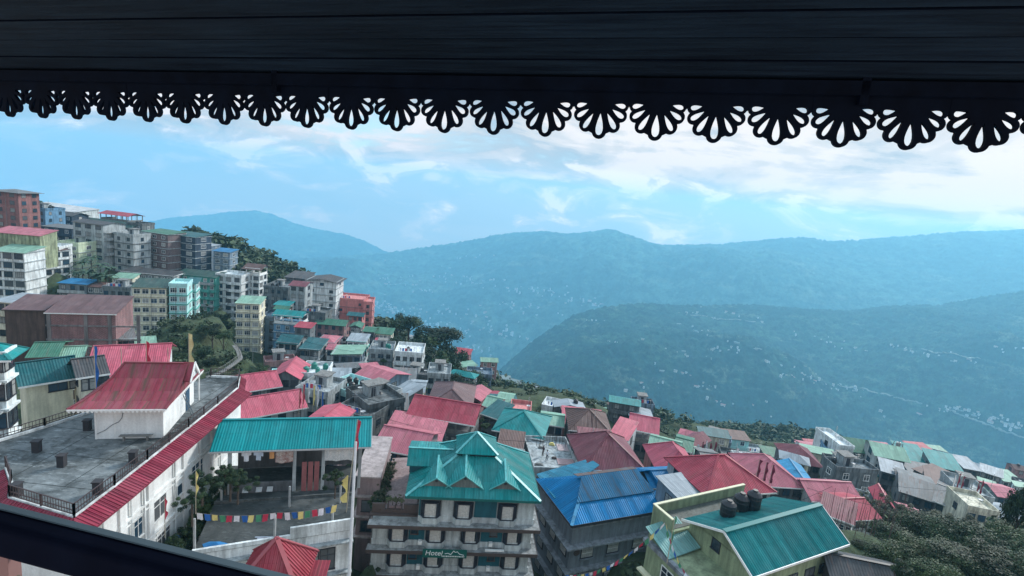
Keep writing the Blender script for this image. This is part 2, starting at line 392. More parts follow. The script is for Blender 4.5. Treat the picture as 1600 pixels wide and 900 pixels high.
    if fl >= 3 and near is False and rnd() < .9:   # downpipes and wires on the fronts
        p = MB(); x = Wd * ru(.3, .7); p.tube((x, -.32, -1), (x, -.32, H - .2), .06, n=5); p.build('drain_pipe', CONC, r)
    # tanks on flat roofs
    R = Matrix.Rotation(yaw, 3, 'Z')
    for i in range(tanks):
        rr = ru(.45, .65); q = R @ Vector((ru(.9, max(1, Wd - .9)) if tanks < 3 else .9 + (Wd - 1.8) * i / (tanks - 1), ru(.3, .8) * D if tanks < 3 else D * (.35 + .3 * (i % 2)), 0)) + Vector((A[0], A[1], zt + .12))
        water_tank(q, rr, ru(1.1, 1.4), tankc, 'the roof of the ' + ' '.join(label.replace(',', '').split()[:7]))
    for dx in (0, .5, 1):
        for dy in (0, .5, 1):
            q = R @ Vector((Wd * dx, D * dy, 0)) + Vector(A); BASES.append((q.x, q.y, zt - H - drop - .3))
    r['_w'] = 0; del r['_w']
    return r, Wd, D, H
# ================================================================== FOREGROUND: eave and railing of the viewpoint
def foreground():
    sp = .16; Y0 = 1.95
    vp = ray(-2984, 72); d = -vp / np.linalg.norm(vp); d = Vector(d)           # direction along the eave, left to right
    P0 = Vector(atY(12, 137, Y0)); hd = Vector((d.x, d.y, 0)).normalized(); n = Vector((hd.y, -hd.x, 0))  # n points back to the viewer
    if n.y > 0: n = -n
    upv = n.cross(d).normalized()
    if upv.z < 0: upv = -upv
    root = empty('roof_eave', P0, 0, 'dark boarded veranda ceiling with carved scalloped valance above the view', 'roof eave')
    # one carved pendant as a filled 2D curve with tear-shaped holes
    cu = bpy.data.curves.new('pendant', 'CURVE'); cu.dimensions = '2D'; cu.fill_mode = 'BOTH'; cu.extrude = .006
    lobes = [(0, .67, .13), (30, .62, .12), (-30, .62, .12), (55, .56, .11), (-55, .56, .11), (77, .50, .09), (-77, .50, .09)]
    def rad(th):
        best = float(np.interp(abs(th), [0, 30, 55, 77, 90], [.67, .62, .56, .50, .5])) - .065
        for a, ro, r in lobes:
            c = ro - r; dth = math.radians(th - a); q = r * r - (c * math.sin(dth)) ** 2
            if q >= 0 and abs(dth) < 1.2: best = max(best, c * math.cos(dth) + math.sqrt(q))
        return best
    pts = []
    for i in range(0, 181):
        th = -80 + 160 * i / 180; r = rad(th); t = math.radians(th); x = math.sin(t) * r; y = -math.cos(t) * r; x = max(-.5, min(.5, x)); pts.append((x * sp, y * sp))
    pts += [(.5 * sp, -.12 * sp), (.5 * sp, .45 * sp), (-.5 * sp, .45 * sp), (-.5 * sp, -.12 * sp)]
    def spl(P):
        s = cu.splines.new('POLY'); s.points.add(len(P) - 1); s.use_cyclic_u = True
        for q, p in zip(s.points, P): q.co = (p[0], p[1], 0, 1)
    spl(pts)
    for a, ro, r in lobes:
        t = math.radians(a); ri, re = (.22, .61) if a == 0 else (.25, ro - .05); wmax = .092 if a == 0 else .064; P = []
        for i in range(20):
            u = 2 * math.pi * i / 20; s_ = (1 - math.cos(u)) / 2; rr = ri + (re - ri) * s_; ww = wmax * math.sin(u) * (s_ ** .8 * .9 + .12)
            P.append(((math.sin(t) * rr + math.cos(t) * ww) * sp, (-math.cos(t) * rr + math.sin(t) * ww) * sp))
        spl(P)
    co = bpy.data.objects.new('pendant_tmp', cu); COL.objects.link(co); bpy.context.view_layer.update()
    me = bpy.data.meshes.new_from_object(co.evaluated_get(bpy.context.evaluated_depsgraph_get())); bpy.data.objects.remove(co)
    vs = [v.co.copy() for v in me.vertices]; fs = [tuple(p.vertices) for p in me.polygons]; bpy.data.meshes.remove(me)
    m = MB(); zz = Vector((0, 0, 1))
    for k in range(-3, 26):
        o = d * (k * sp) + n * random.uniform(-.0015, .0015); i0 = len(m.v)
        tilt = random.uniform(-.012, .012)
        for v in vs: m.v.append(tuple(o + d * (v.x * (1.0 if k % 1 else 1.0)) + upv * (v.y + v.x * tilt) + n * v.z))
        for f in fs: m.f.append(tuple(i0 + q for q in f)); m.m.append(0); m.uv.append(None)
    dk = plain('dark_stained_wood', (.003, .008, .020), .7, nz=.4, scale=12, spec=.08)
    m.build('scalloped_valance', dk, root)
    # fascia board above the pendants, small battens behind the joints
    top = .22 * sp
    fb = MB(); a = d * (-4 * sp) + upv * (top - .005); b = d * (27 * sp) + upv * (top - .005)
    fb.bar(a + upv * .01 + n * .012, b + upv * .01 + n * .012, .03, .035, 0, tuple(upv)); fb.build('fascia_board', dk, root)
    for k in (7.35, 18.2): p = d * (k * sp) + n * .012; MB().bar(p + upv * .0, p + upv * .11, .03, .02, 0, tuple(d)).build('batten', dk, root)
    # ceiling boards running parallel to the eave
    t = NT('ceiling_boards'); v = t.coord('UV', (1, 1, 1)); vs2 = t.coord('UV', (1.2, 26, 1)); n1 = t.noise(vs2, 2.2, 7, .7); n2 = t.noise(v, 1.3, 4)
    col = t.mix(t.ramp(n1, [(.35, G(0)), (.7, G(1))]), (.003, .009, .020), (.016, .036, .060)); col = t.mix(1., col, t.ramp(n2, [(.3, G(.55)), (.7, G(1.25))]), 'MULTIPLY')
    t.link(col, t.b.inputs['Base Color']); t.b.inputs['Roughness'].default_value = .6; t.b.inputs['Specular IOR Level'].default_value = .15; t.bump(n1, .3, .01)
    s = (n * math.cos(math.radians(13)) + Vector((0, 0, 1)) * math.sin(math.radians(13))).normalized(); nn = d.cross(s).normalized()
    if nn.z < 0: nn = -nn
    c0 = upv * (top + .025); cb = MB(); bw = .105
    for i in range(26):
        x0, x1 = -5 * sp, 30 * sp; w0 = i * bw + .003; w1 = (i + 1) * bw - .003; lift = nn * ((i % 2) * .002)
        P = [c0 + d * x0 + s * w0 + lift, c0 + d * x1 + s * w0 + lift, c0 + d * x1 + s * w1 + lift, c0 + d * x0 + s * w1 + lift]
        uv = [(x0 + i * 3.3, w0), (x1 + i * 3.3, w0), (x1 + i * 3.3, w1), (x0 + i * 3.3, w1)]
        cb.face(P[::-1], 0, uv[::-1]); Q = [p + nn * .03 for p in P]; cb.face(Q, 0, uv)
        for k in range(4): j = (k + 1) % 4; cb.face([P[k], P[j], Q[j], Q[k]], 1, [(0, 0)] * 4)
    x0, x1 = -6 * sp, 31 * sp; e = c0 + nn * .034
    cb.face([e + d * x0 - s * .2, e + d * x1 - s * .2, e + d * x1 + s * 2.8, e + d * x0 + s * 2.8], 1)
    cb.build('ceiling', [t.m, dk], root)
    # hand rail, lower left
    vp = ray(-3884, -183); d = Vector(-vp / np.linalg.norm(vp)); P = Vector(atY(0, 830, .85)); n = Vector((d.y, -d.x, 0)).normalized()
    if n.y > 0: n = -n
    up = n.cross(d).normalized(); up = up if up.z > 0 else -up
    rail = empty('railing', P, 0, 'dark painted veranda handrail crossing the lower left corner', 'railing')
    rm = plain('dark_rail_paint', (.004, .007, .018), .8, nz=.3, scale=9, spec=.03)
    prof = []; w, h, r = .045, .062, .012
    for cx, cy, a0 in ((w / 2 - r, h / 2 - r, 0), (-w / 2 + r, h / 2 - r, 90), (-w / 2 + r, -h / 2 + r, 180), (w / 2 - r, -h / 2 + r, 270)):
        for k in range(6): a = math.radians(a0 + 18 * k); prof.append((cx + r * math.cos(a), cy + r * math.sin(a)))
    mb = MB(); N = len(prof)
    for x in (-1.2, 1.6):
        for a, b in prof: mb.v.append(tuple(d * x + n * a + up * b))
    for k in range(N): j = (k + 1) % N; mb.f.append((k, j, N + j, N + k)); mb.m.append(0); mb.uv.append(None)
    mb.f.append(tuple(range(N))); mb.m.append(0); mb.uv.append(None); mb.f.append(tuple(range(N, 2 * N))[::-1]); mb.m.append(0); mb.uv.append(None)
    mb.build('handrail', rm, rail)
    rc = MB(); rc.bar(d * -1.2 - n * (w / 2 - .008) + up * (h / 2 + .0015), d * 1.6 - n * (w / 2 - .008) + up * (h / 2 + .0015), .011, .003, 0, tuple(up)); rc.build('rail_highlight_strip', plain('painted_rail_highlight', (.10, .16, .20), .5, spec=.3), rail)  # slim paler strip: bright sky highlight along the rail top, painted as colour
    bal = plain('pinkish_baluster_paint', (.28, .16, .15), .5)
    for x in (-.55, -.27, .012, .29, .57):
        b = MB(); b.box((-.011, -.011, -.9), (.011, .011, -h / 2 + .002)); b.build('baluster', bal, rail, d * x)
    b = MB(); b.bar(d * -1.2 + up * -.085, d * 1.6 + up * -.085, .012, .008); b.build('rail_wire', plain('olive_metal', (.13, .14, .11), .4), rail)
foreground()

# ================================================================== prayer flags, poles, small things
FLC = [plain('flag_white', (.7, .72, .75), .9), plain('flag_blue', (.02, .12, .4), .9), plain('flag_yellow', (.7, .6, .22), .9), plain('flag_green', (.06, .25, .13), .9), plain('flag_red', (.5, .04, .08), .9)]
ROPE = plain('rope', (.18, .17, .15), .9)
def flag_line(p0, p1, n, sag, size, label, start=0):
    p0 = Vector(p0); p1 = Vector(p1); r = empty('prayer_flag_line', p0, 0, label, 'prayer flags')
    pt = lambda t: (p1 - p0) * t + Vector((0, 0, -sag * 4 * t * (1 - t)))
    rp = MB()
    for i in range(n): rp.tube(pt(i / n), pt((i + 1) / n), .012, n=4, cap=False)
    rp.build('rope', ROPE, r)
    for i in range(n):
        a = pt((i + .12) / n); b = pt((i + .88) / n); f = MB(); k = 4; dn = size * ru(.85, 1.1); sw = Vector((ru(-.1, .1), ru(-.12, .12), 0))
        g = [[a + (b - a) * (x / k) + Vector((0, 0, -dn * y / k)) + sw * (y / k) + Vector((0, .04 * math.sin(x * 1.7 + i), 0)) * (y / k) for x in range(k + 1)] for y in range(k + 1)]
        for y in range(k):
            for x in range(k): f.face([g[y][x], g[y][x + 1], g[y + 1][x + 1], g[y + 1][x]])
        f.build('flag', FLC[(i + start) % 5], r)
def pole_flag(base, h, label, mat, fw=.5, f0=.35, r=.04, pm=None, lean=(0, 0)):
    """tall pole with a long vertical banner"""
    o = empty('flag_pole', base, 0, label, 'flag pole'); top = Vector((lean[0], lean[1], h))
    MB().tube((0, 0, 0), top, r, r * .6, 6).build('pole', pm or plain('bamboo_pole', (.34, .31, .24), .7), o)
    if mat is not None:
        f = MB(); n = 14; ph = ru(0, 6)
        L = [(top * (f0 + (1 - f0) * i / n) + Vector((r, 0, 0)), top * (f0 + (1 - f0) * i / n) + Vector((fw * (.82 + .18 * math.sin(i * .7 + ph)), .12 * math.sin(i * .9 + ph), -.1))) for i in range(n + 1)]
        for i in range(n): f.face([L[i][0], L[i][1], L[i + 1][1], L[i + 1][0]])
        f.build('banner', mat, o)
    return o

# ================================================================== WHITE HOTEL WITH ROOF TERRACE (left foreground)
def terrace_hotel():
    zT = -22.5
    T = [(-25.6, 28.4), (-25.75, 32), (-26.0, 35.5), (-26.4, 41), (-26.8, 46), (-27.2, 50.2), (-28.6, 53.2), (-31.6, 52.6), (-33.6, 48.5), (-35.9, 42.5), (-37.1, 38.8), (-38.3, 35.9), (-40.5, 32.9), (-44, 30.2), (-44, 26), (-34.2, 32.6), (-32.5, 31.2), (-31.0, 29.6)]
    root = empty('terrace_hotel', (-31, 40, -45), 0, 'white hotel with wide stained roof terrace edged by red tile coping at lower left', 'building')
    def L(p, z): return (p[0] + 31, p[1] - 40, z + 45)
    mb = MB(); poly = [(a + 31, b - 40) for a, b in T]; mb.prism(poly, -4, zT + 45 - .12); mb.build('wall', wall('white_hotel', (.80, .83, .82), .18), root)
    fl = MB(); fl.prism(poly, zT + 45 - .117, zT + 45); fl.build('terrace_floor', slabm('terrace_concrete', (.02, .028, .03), (.19, .215, .22), .2, (.014, .02, .02)), root)
    jn = MB()
    for y in (31.5, 35.2, 39.0, 43, 47): jn.box(L((-36.5 if y > 32 else -32, y), zT + .002), L((-26.4, y + .05), zT + .006))
    for x in (-29, -33): jn.box(L((x, 31.5), zT + .0025), L((x + .05, 51), zT + .0065))
    jn.build('floor_joint', plain('dark_joint', (.015, .02, .02), .9), root)
    # red tiled coping skirts with real ribs, white kerbs, railings
    tile = roofm('coping_tile', (.30, .035, .07), .1, .22, .5, .3, 1.0); kerb = W('white', .5); rl = plain('railing_brown', (.05, .035, .035), .5)
    def outset(i, dist, cl=len(T)):
        a = Vector(T[(i - 1) % cl]); b = Vector(T[i]); c = Vector(T[(i + 1) % cl]); e1 = (b - a).normalized(); e2 = (c - b).normalized()
        n1 = Vector((e1.y, -e1.x)); n2 = Vector((e2.y, -e2.x)); n = (n1 + n2).normalized(); k = dist / max(.4, n.dot(n1)); return b + n * k
    area = sum(T[i][0] * T[(i + 1) % len(T)][1] - T[(i + 1) % len(T)][0] * T[i][1] for i in range(len(T))); sgn = 1 if area > 0 else -1
    off = lambda i, d: outset(i, d * sgn)
    def run(idx, width, name='coping'):
        t = MB(); k = MB(); R = MB()
        for a, b in zip(idx, idx[1:]):
            A0, B0 = off(a, 0), off(b, 0); A1, B1 = off(a, width), off(b, width)
            P = [L((A1.x, A1.y), zT - .42), L((B1.x, B1.y), zT - .42), L((B0.x, B0.y), zT + .12), L((A0.x, A0.y), zT + .12)]
            t.sheet(P, .12, 0, ribs=.27, ribh=.05, ribw=.06)
            Ai, Bi = off(a, -.14), off(b, -.14); k.bar(L((Ai.x, Ai.y), zT + .09), L((Bi.x, Bi.y), zT + .09), .2, .2)
        t.build(name, tile, root); k.build('kerb', kerb, root)
    run([0, 1, 2, 3, 4, 5], 1.25); run([15, 16, 17, 0], 1.0); run([9, 10, 11, 12, 13], .8); run([5, 6, 7], .5)
    def rail(idx, hgt, sp=2.2):
        for a, b in zip(idx, idx[1:]):
            A, B = off(a, -.14), off(b, -.14); n = max(1, int((B - A).length / sp)); r = MB()
            for i in range(n + 1): p = A + (B - A) * i / n; r.box(tuple(Vector(L((p.x, p.y), zT)) + Vector((-.05, -.05, 0))), tuple(Vector(L((p.x, p.y), zT + hgt)) + Vector((.05, .05, 0))))
            for z in (hgt, hgt * .55, .28): r.bar(L((A.x, A.y), zT + z), L((B.x, B.y), zT + z), .06, .05)
            m = int((B - A).length / .22)
            for i in range(m): p = A + (B - A) * (i + .5) / m; r.bar(L((p.x, p.y), zT + .25), L((p.x, p.y), zT + hgt), .025, .025)
            r.build('railing', rl, root)
    rail([15, 16, 17, 0, 1, 2, 3, 4, 5, 6, 7], 1.0); rail([9, 10, 11, 12, 13], .85, 3)
    # right wall: string courses, pipes, windows. wall faces +x
    sc = MB()
    for z in (-25.6, -28.8, -32.0, -35.2):
        for i in (1, 2, 3, 4):
            A, B = off(i, .09), off(i + 1, .09); sc.bar(L((A.x, A.y), z), L((B.x, B.y), z), .18, .16); sc.bar(L((A.x, A.y), z - .5), L((B.x, B.y), z - .5), .1, .08)
    sc.build('string_course', wall('white_hotel', (.80, .83, .82), .18), root)
    for y, z0, z1 in ((30.5, -40, -23), (33.2, -40, -23.4), (34.6, -38, -24), (38.5, -40, -23), (42.3, -40, -23), (46, -40, -23)):
        x = np.interp(y, [28.4, 32, 35.5, 41, 46, 50.2], [-25.6, -25.75, -26, -26.4, -26.8, -27.2]) + .12
        MB().tube(L((x, y), z0), L((x, y), z1), .07, n=6).build('drain_pipe', kerb, root)
    pil = MB()
    for y in (32.3, 35.4, 40, 44.6): x = np.interp(y, [28.4, 32, 35.5, 41, 46, 50.2], [-25.6, -25.75, -26, -26.4, -26.8, -27.2]); a = L((x - .1, y - .25), -42); b = L((x + .16, y + .25), -22.95); pil.box(a, b)
    pil.build('pilaster', wall('white_hotel', (.80, .83, .82), .18), root)
    for y, z, w, h in ((34, -27.8, .9, 1.5), (34.2, -31.2, .7, .9), (36.6, -27.9, 1.5, 1.7), (37, -31.1, 1.6, 1.9), (37.2, -34.4, 1.2, 1.6), (39.3, -27.6, .7, .9), (40.9, -30.8, .7, .8), (42.0, -28.0, 1.7, 1.8), (45.3, -27.6, 1.6, 1.7), (48, -27.4, 1.4, 1.6), (42.3, -31.2, 1.7, 1.8), (45.5, -31, 1.3, 1.6)):
        x = np.interp(y, [28.4, 32, 35.5, 41, 46, 50.2], [-25.6, -25.75, -26, -26.4, -26.8, -27.2]); p = L((x, y), z); window(root, p[0] + .01, p[1], p[2], w, h, math.pi / 2 + .06, 'w', True)
    for a in np.linspace(0, 1, 12):
        pass
    # vent stacks standing on the terrace
    stub = plain('dark_stub', (.03, .03, .035), .8)
    for i, (px, py, s, lab) in enumerate(((440, 543, 1, 'short dark square stack on the terrace, close to the white rooftop room'), (186, 652, 1, 'short dark square stack near the curved red coping of the terrace'), (312, 725, 1, 'short dark square stack standing alone mid terrace'), (670, 705, 1, 'short dark square stack beside the right terrace railing'), (492, 860, 1, 'short dark square stack by the near corner railing'))):
        q = (px / 3.215, 500 + py / 3.215) if i < 5 else (px, py); p = atz(q[0], q[1] + 3, zT)
        o = MB().box((-.22, -.22, 0), (.22, .22, .85)).box((-.27, -.27, .85), (.27, .27, .93)).build('vent_stack', stub, None, tuple(p), .2); tag(o, lab, 'vent', 'square vent stacks on the roof terrace')
    p = atz(27, 775, zT); tag(MB().box((-.22, -.22, 0), (.22, .22, .85)).box((-.27, -.27, .85), (.27, .27, .93)).build('vent_stack', stub, None, tuple(p), .1), 'short dark square stack in the far left corner behind the front railing', 'vent', 'square vent stacks on the roof terrace')
    for bx in BASES[:0]: pass
    for x, y in T: BASES.append((x, y, -41 if x > -34 else -34))
    for y in (30, 36, 42, 48): BASES.append((-23.5, y, -38))
    # ---- rooftop room with curved pink-red roof
    A = atz(150, 686, zT); B = atz(255, 684, zT); yaw = math.atan2(B[1] - A[1], B[0] - A[0]); Wd = math.hypot(B[0] - A[0], B[1] - A[1]); D = 7.4; H = 3.0
    h = empty('rooftop_room', tuple(A), yaw, 'white rooftop room under flared pink-red sheet roof with white lace trim', 'rooftop building')
    MB().box((0, 0, 0), (Wd, D, H)).build('wall', wall('white_hotel', (.80, .83, .82), .18), h)
    MB().box((-.04, -.04, 0), (0.1, 0, H)).box((Wd - .1, -.04, 0), (Wd + .04, 0, H)).box((Wd * .27, -.03, 0), (Wd * .29, 0, H)).build('corner_trim', WHT, h)
    d = MB().box((Wd + .003, D * .70, 0), (Wd + .05, D * .70 + .95, 2.1)).build('door', plain('blue_door', (.03, .08, .14), .5), h); MB().box((Wd + .05, D * .7 + .1, 1.0), (Wd + .1, D * .7 + .14, 1.15)).build('handle', STEEL, d)
    # cable across the front wall
    cab = MB(); pts = [(1.9, -.05, 2.9), (1.95, -.05, 2.3), (1.85, -.05, 1.8), (1.6, -.05, 1.45), (1.2, -.05, 1.25), (.7, -.05, .8), (.1, -.05, .45)]
    for a, b in zip(pts, pts[1:]): cab.tube(a, b, .025, n=5)
    cab.build('cable', plain('grey_cable', (.12, .14, .16), .6), h)
    # roof: flared profile, eave rectangle, ridge and right gablet
    cth, sth = math.cos(-yaw), math.sin(-yaw)
    def loc(q, z): p = atz(q[0], q[1], z) - A; return Vector((p[0] * cth - p[1] * sth, p[0] * sth + p[1] * cth, p[2]))
    e0 = loc((112, 634), -19.5); e1 = loc((258, 640), -19.5); x0, x1, y0 = e0.x, e1.x, -1.0; y1 = D + .7; ze = 2.98; zr = 5.35; rx0, rx1 = loc((188, 574), -17.3).x, loc((286, 577), -17.3).x; ry = (y0 + y1) / 2 - .3
    rm = roofm('flared_roof', (.34, .055, .085), .5, .9, .5, .45, .5)
    R = MB(); S = [0, .25, .5, .75, 1]; Z = [0, .10, .28, .58, 1]
    def ring(k):
        s, z = S[k], ze + (zr - ze) * Z[k]; return [Vector((x0 + (rx0 - x0) * s, y0 + (ry - y0) * s, z)), Vector((x1 + (rx1 - x1) * s, y0 + (ry - y0) * s, z)), Vector((x1 + (rx1 - x1) * s, y1 + (ry - y1) * s, z)), Vector((x0 + (rx0 - x0) * s, y1 + (ry - y1) * s, z))]
    for k in range(4):
        a, b = ring(k), ring(k + 1)
        for i in range(4): j = (i + 1) % 4; R.sheet([a[i], a[j], b[j], b[i]] if (b[j] - b[i]).length > .01 else [a[i], a[j], b[i]], .07, 0, ribs=.62, ribh=.035, ribw=.05)
    ro = R.build('roof', rm, h)
    hc = MB()
    for i in range(4):
        for k in range(4): hc.bar(ring(k)[i] + Vector((0, 0, .04)), ring(k + 1)[i] + Vector((0, 0, .04)), .16, .07)
    hc.bar((rx0, ry, zr + .03), (rx1, ry, zr + .03), .2, .08); hc.build('ridge_cap', rm, ro)
    # gablet on the right hip: little gable roof with white barge boards
    gx = rx1 + .55; zb = zr - 1.25; hw = 1.15; g = MB()
    g.sheet([(rx1 - .1, ry - hw * .8, zb), (gx, ry - hw, zb), (gx, ry, zr + .12), (rx1 - .3, ry, zr + .12)], .06); g.sheet([(gx, ry + hw, zb), (rx1 - .1, ry + hw * .8, zb), (rx1 - .3, ry, zr + .12), (gx, ry, zr + .12)], .06)
    g.build('gablet_roof', rm, ro)
    bb = MB()
    for s in (-1, 1):
        bb.bar((gx + .03, ry + s * hw * 1.05, zb - .08), (gx + .03, ry, zr + .1), .05, .22, 0, (0, 0, 1))
        for i in range(9): t = (i + .5) / 9; p = Vector((gx + .03, ry + s * hw * (1 - t), zb + (zr - zb) * t - .16)); bb.bar(p + Vector((0, 0, .06)), p - Vector((0, 0, .1)), .05, .12)
    bb.build('barge_board', WHT, ro); MB().face([(gx - .1, ry - hw * .9, zb), (gx - .1, ry + hw * .9, zb), (gx - .1, ry, zr - .05)]).build('gable_panel', W('white', .3), ro)
    # white lace trim under the eaves
    lt = MB()
    def lace(a, b):
        n = int((b - a).length / .3); a = a + Vector((0, 0, -.06)); b = b + Vector((0, 0, -.06)); lt.bar(a, b, .05, .12)
        for i in range(n):
            c = a + (b - a) * (i + .5) / n; e = (b - a).normalized() * .13
            lt.face([c - e, c - e * .55 + Vector((0, 0, -.17)), c + Vector((0, 0, -.23)), c + e * .55 + Vector((0, 0, -.17)), c + e])
    E = ring(0); lace(E[0] + Vector((0, -.05, 0)), E[1] + Vector((0, -.05, 0))); lace(E[1] + Vector((.05, 0, 0)), E[2] + Vector((.05, 0, 0))); lt.build('lace_trim', WHT, ro)
    MB().tube((x1 - .25, y1 - .3, 0), (x1 - .25, y1 - .3, ze), .07).build('post', WHT, h)
    # ladder leaning on the right wall, bench in front
    la = empty('ladder', tuple(atz(300, 650, zT + .02)), yaw, 'metal ladder leaning against the side wall of the rooftop room', 'ladder'); q = MB()
    base = Vector((0, 0, 0)); top = Vector((-1.0, .2, 2.6)); o2 = Vector((.0, .42, 0))
    q.bar(base, top, .05, .05); q.bar(base + o2, top + o2, .05, .05)
    for i in range(1, 9): q.bar(base + (top - base) * i / 9, base + o2 + (top - base) * i / 9, .035, .035)
    q.build('ladder_frame', plain('ladder_metal', (.1, .13, .15), .5, .3), la)
    bn = empty('bench', tuple(atz(190, 686, zT)), yaw, 'low wooden bench in front of the rooftop room', 'bench')
    MB().box((0, -.5, .42), (2.3, -.15, .48)).build('seat', CONC, bn)
    for x in (.25, 1.9): MB().box((x, -.45, 0), (x + .1, -.2, .42)).build('leg', CONC, bn)
    # flag poles by the room
    zb = FLC
    for px, py0, py1, m, lab in ((150, 625, 535, 1, 'thin pole with tattered blue banner behind the pink roofed rooftop room'), (229, 575, 530, 4, 'thin pole with red banner rising behind the ridge of the rooftop room'), (190, 575, 540, None, 'bare thin pole behind the ridge of the rooftop room'), (263, 600, 540, None, 'bare dark pole right of the red banner behind the rooftop room')):
        p = atY(px, py0, 49); t = atY(px, py1, 49); pole_flag((p[0], p[1], p[2] - 1.5), t[2] - p[2] + 1.5, lab, zb[m] if m is not None else None, .35, .35, .05)
    p = atY(295, 570, 52); t = atY(295, 518, 52); pole_flag(tuple(p), t[2] - p[2], 'pole with long cream yellow banner against the dark trees', plain('flag_cream', (.62, .55, .28), .9), .5, .05, .04)
    # banner poles on the yard side
    for px, py0, py1, m, lab, YY in ((258, 840, 768, 4, 'thin pole with red and white banner by the white hotel side wall', 37), (306, 803, 728, 2, 'thin leaning pole with yellowish strip at the left end of the flag line', 36.2)):
        p = atY(px, py0, YY); t = atY(px, py1, YY); pole_flag(tuple(p), t[2] - p[2], lab, zb[m], .18, .45, .03)
terrace_hotel()

# ================================================================== YARD BUILDING WITH TURQUOISE SHED ROOF
def yard():
    zF = -29.0
    r = empty('yard_building', (-18, 38, -44), 0, 'white walled building with dark concrete yard and turquoise sheet roof over laundry', 'building')
    def L(p, z): return Vector((p[0] + 18, p[1] - 38, z + 44))
    P = [atz(300, 866, zF), atz(552, 826, zF), atz(548, 740, zF), atz(318, 737, zF)]
    P[0][0] = max(P[0][0], -25.2); P[3][0] = -25.9; P3 = P
    a, b, c, d = [(p[0], p[1]) for p in P]; c = (c[0], c[1] + 1.5); d = (d[0], d[1] + 1.5)
    MB().prism([(x + 18, y - 38) for x, y in (a, b, c, d)], -4, zF + 44 - .1).build('wall', W('white', .55), r)
    MB().prism([(x + 18, y - 38) for x, y in (a, b, c, d)], zF + 44 - .097, zF + 44).build('yard_floor', slabm('yard_concrete', (.025, .033, .035), (.075, .085, .085), .3, (.015, .022, .02)), r)
    pw = W('white', .6); pr = MB(); A, B = Vector(a), Vector(b); u = (B - A).normalized(); nn = Vector((u.y, -u.x))
    # front parapet: lower left run, stepped higher right run, ledge
    m1 = A + (B - A) * .58
    for (p, q, h) in ((A, m1, .35), (m1, B, 1.0)): pr.bar(L((p.x, p.y), zF + h / 2), L((q.x, q.y), zF + h / 2), .2, h)
    pr.build('parapet', pw, r)
    lg = MB()
    for z in (-.9, -3.8): p = A + nn * .25; q = B + nn * .25; lg.bar(L((p.x, p.y), zF + z), L((q.x, q.y), zF + z), .5, .14)
    lg.build('ledge', W('lgrey', .6), r)
    for t in (.72, .83): p = A + (B - A) * t; q = L((p.x, p.y), zF - 3.4); window(r, q.x, q.y, q.z, 1.1, 1.9, math.atan2(u.y, u.x), 'd', True)
    Cc, Dd = Vector(c), Vector(d)
    # inner low walls dividing the yard
    iw = MB(); 
    for t in (.5,): p = A + (Dd - A) * t; q = B + (Cc - B) * t; iw.bar(L((p.x, p.y), zF + .12), L((q.x, q.y), zF + .12), .15, .24)
    iw.build('kerb', slabm('yard_kerb', (.05, .06, .06), (.12, .13, .13), .6), r)
    # posts with sagging wires
    pm = plain('pale_post', (.36, .38, .38), .7)
    for q, h in (((346, 783), 1.9), ((452, 792), 2.0), ((531, 786), 1.9), ((304, 858), 2.6), ((429, 845), 2.3), ((519, 823), 2.0)):
        p = atz(q[0], q[1], zF); v = L(p, zF); MB().box(v + Vector((-.07, -.07, 0)), v + Vector((.07, .07, h))).build('post', pm, r)
    BASES.extend([(x, y, -40) for x, y in (a, b, (-10, 38), (-20, 30), (-11, 46))]); BASES.extend([(-12, 50, -39), (-20, 50, -38)])
    # shed
    A2 = atz(327, 706, -24.5); B2 = atz(580, 698, -24.5); yaw = math.atan2(B2[1] - A2[1], B2[0] - A2[0]); Wd = math.hypot(B2[0] - A2[0], B2[1] - A2[1])
    s = empty('laundry_shed', (A2[0], A2[1], zF + .05), yaw, 'open shed with long turquoise corrugated roof and clothes drying beneath', 'shed'); Hs = -24.5 - zF - .05
    R = MB(); R.sheet([(0, 0, Hs), (Wd, 0, Hs), (Wd, 3.15, Hs + 1.5), (0, 3.15, Hs + 1.5)], .06, 0, ribs=.235, ribh=.05, ribw=.08)
    R.sheet([(Wd, 6.0, Hs), (0, 6.0, Hs), (0, 3.15, Hs + 1.5), (Wd, 3.15, Hs + 1.5)], .06)
    rt = roofm('turquoise_shed', (.003, .31, .33), .0, .235, .4, .15, .5, (.2, .2, .2)); ro = R.build('roof', rt, s)
    MB().bar((0, 3.15, Hs + 1.53), (Wd, 3.15, Hs + 1.53), .3, .08).build('ridge_cap', rt, ro)
    MB().box((-.05, -.06, Hs - .16), (Wd + .05, -.005, Hs - .02)).bar((Wd + .03, 0, Hs - .06), (Wd + .03, 3.15, Hs + 1.42), .05, .12).build('gutter', plain('gutter_metal', (.42, .45, .46), .5), ro)
    for x in (1.5, 6.9, 9.4, 12.7): MB().box((x - .14, .35, 0), (x + .14, .63, Hs)).build('post', W('lgrey', .45), s)
    MB().box((1.2, 4.9, 0), (12.9, 5.0, Hs)).build('back_wall', W('dgrey', .45), s)
    for i, x in enumerate((7.55, 8.1, 8.65)): MB().box((x, .4, -.1), (x + .42, .48, 2.9)).build('red_plank', plain('red_planks', (.28, .1, .1), .7), s)
    MB().box((1.4, .5, 0), (7.0, .65, 1.0)).box((9.3, .5, 0), (12.8, .65, 1.1)).build('low_wall', W('dgrey', .5), s)
    Mr = Matrix.Translation(s.location) @ Matrix.Rotation(yaw, 4, 'Z')
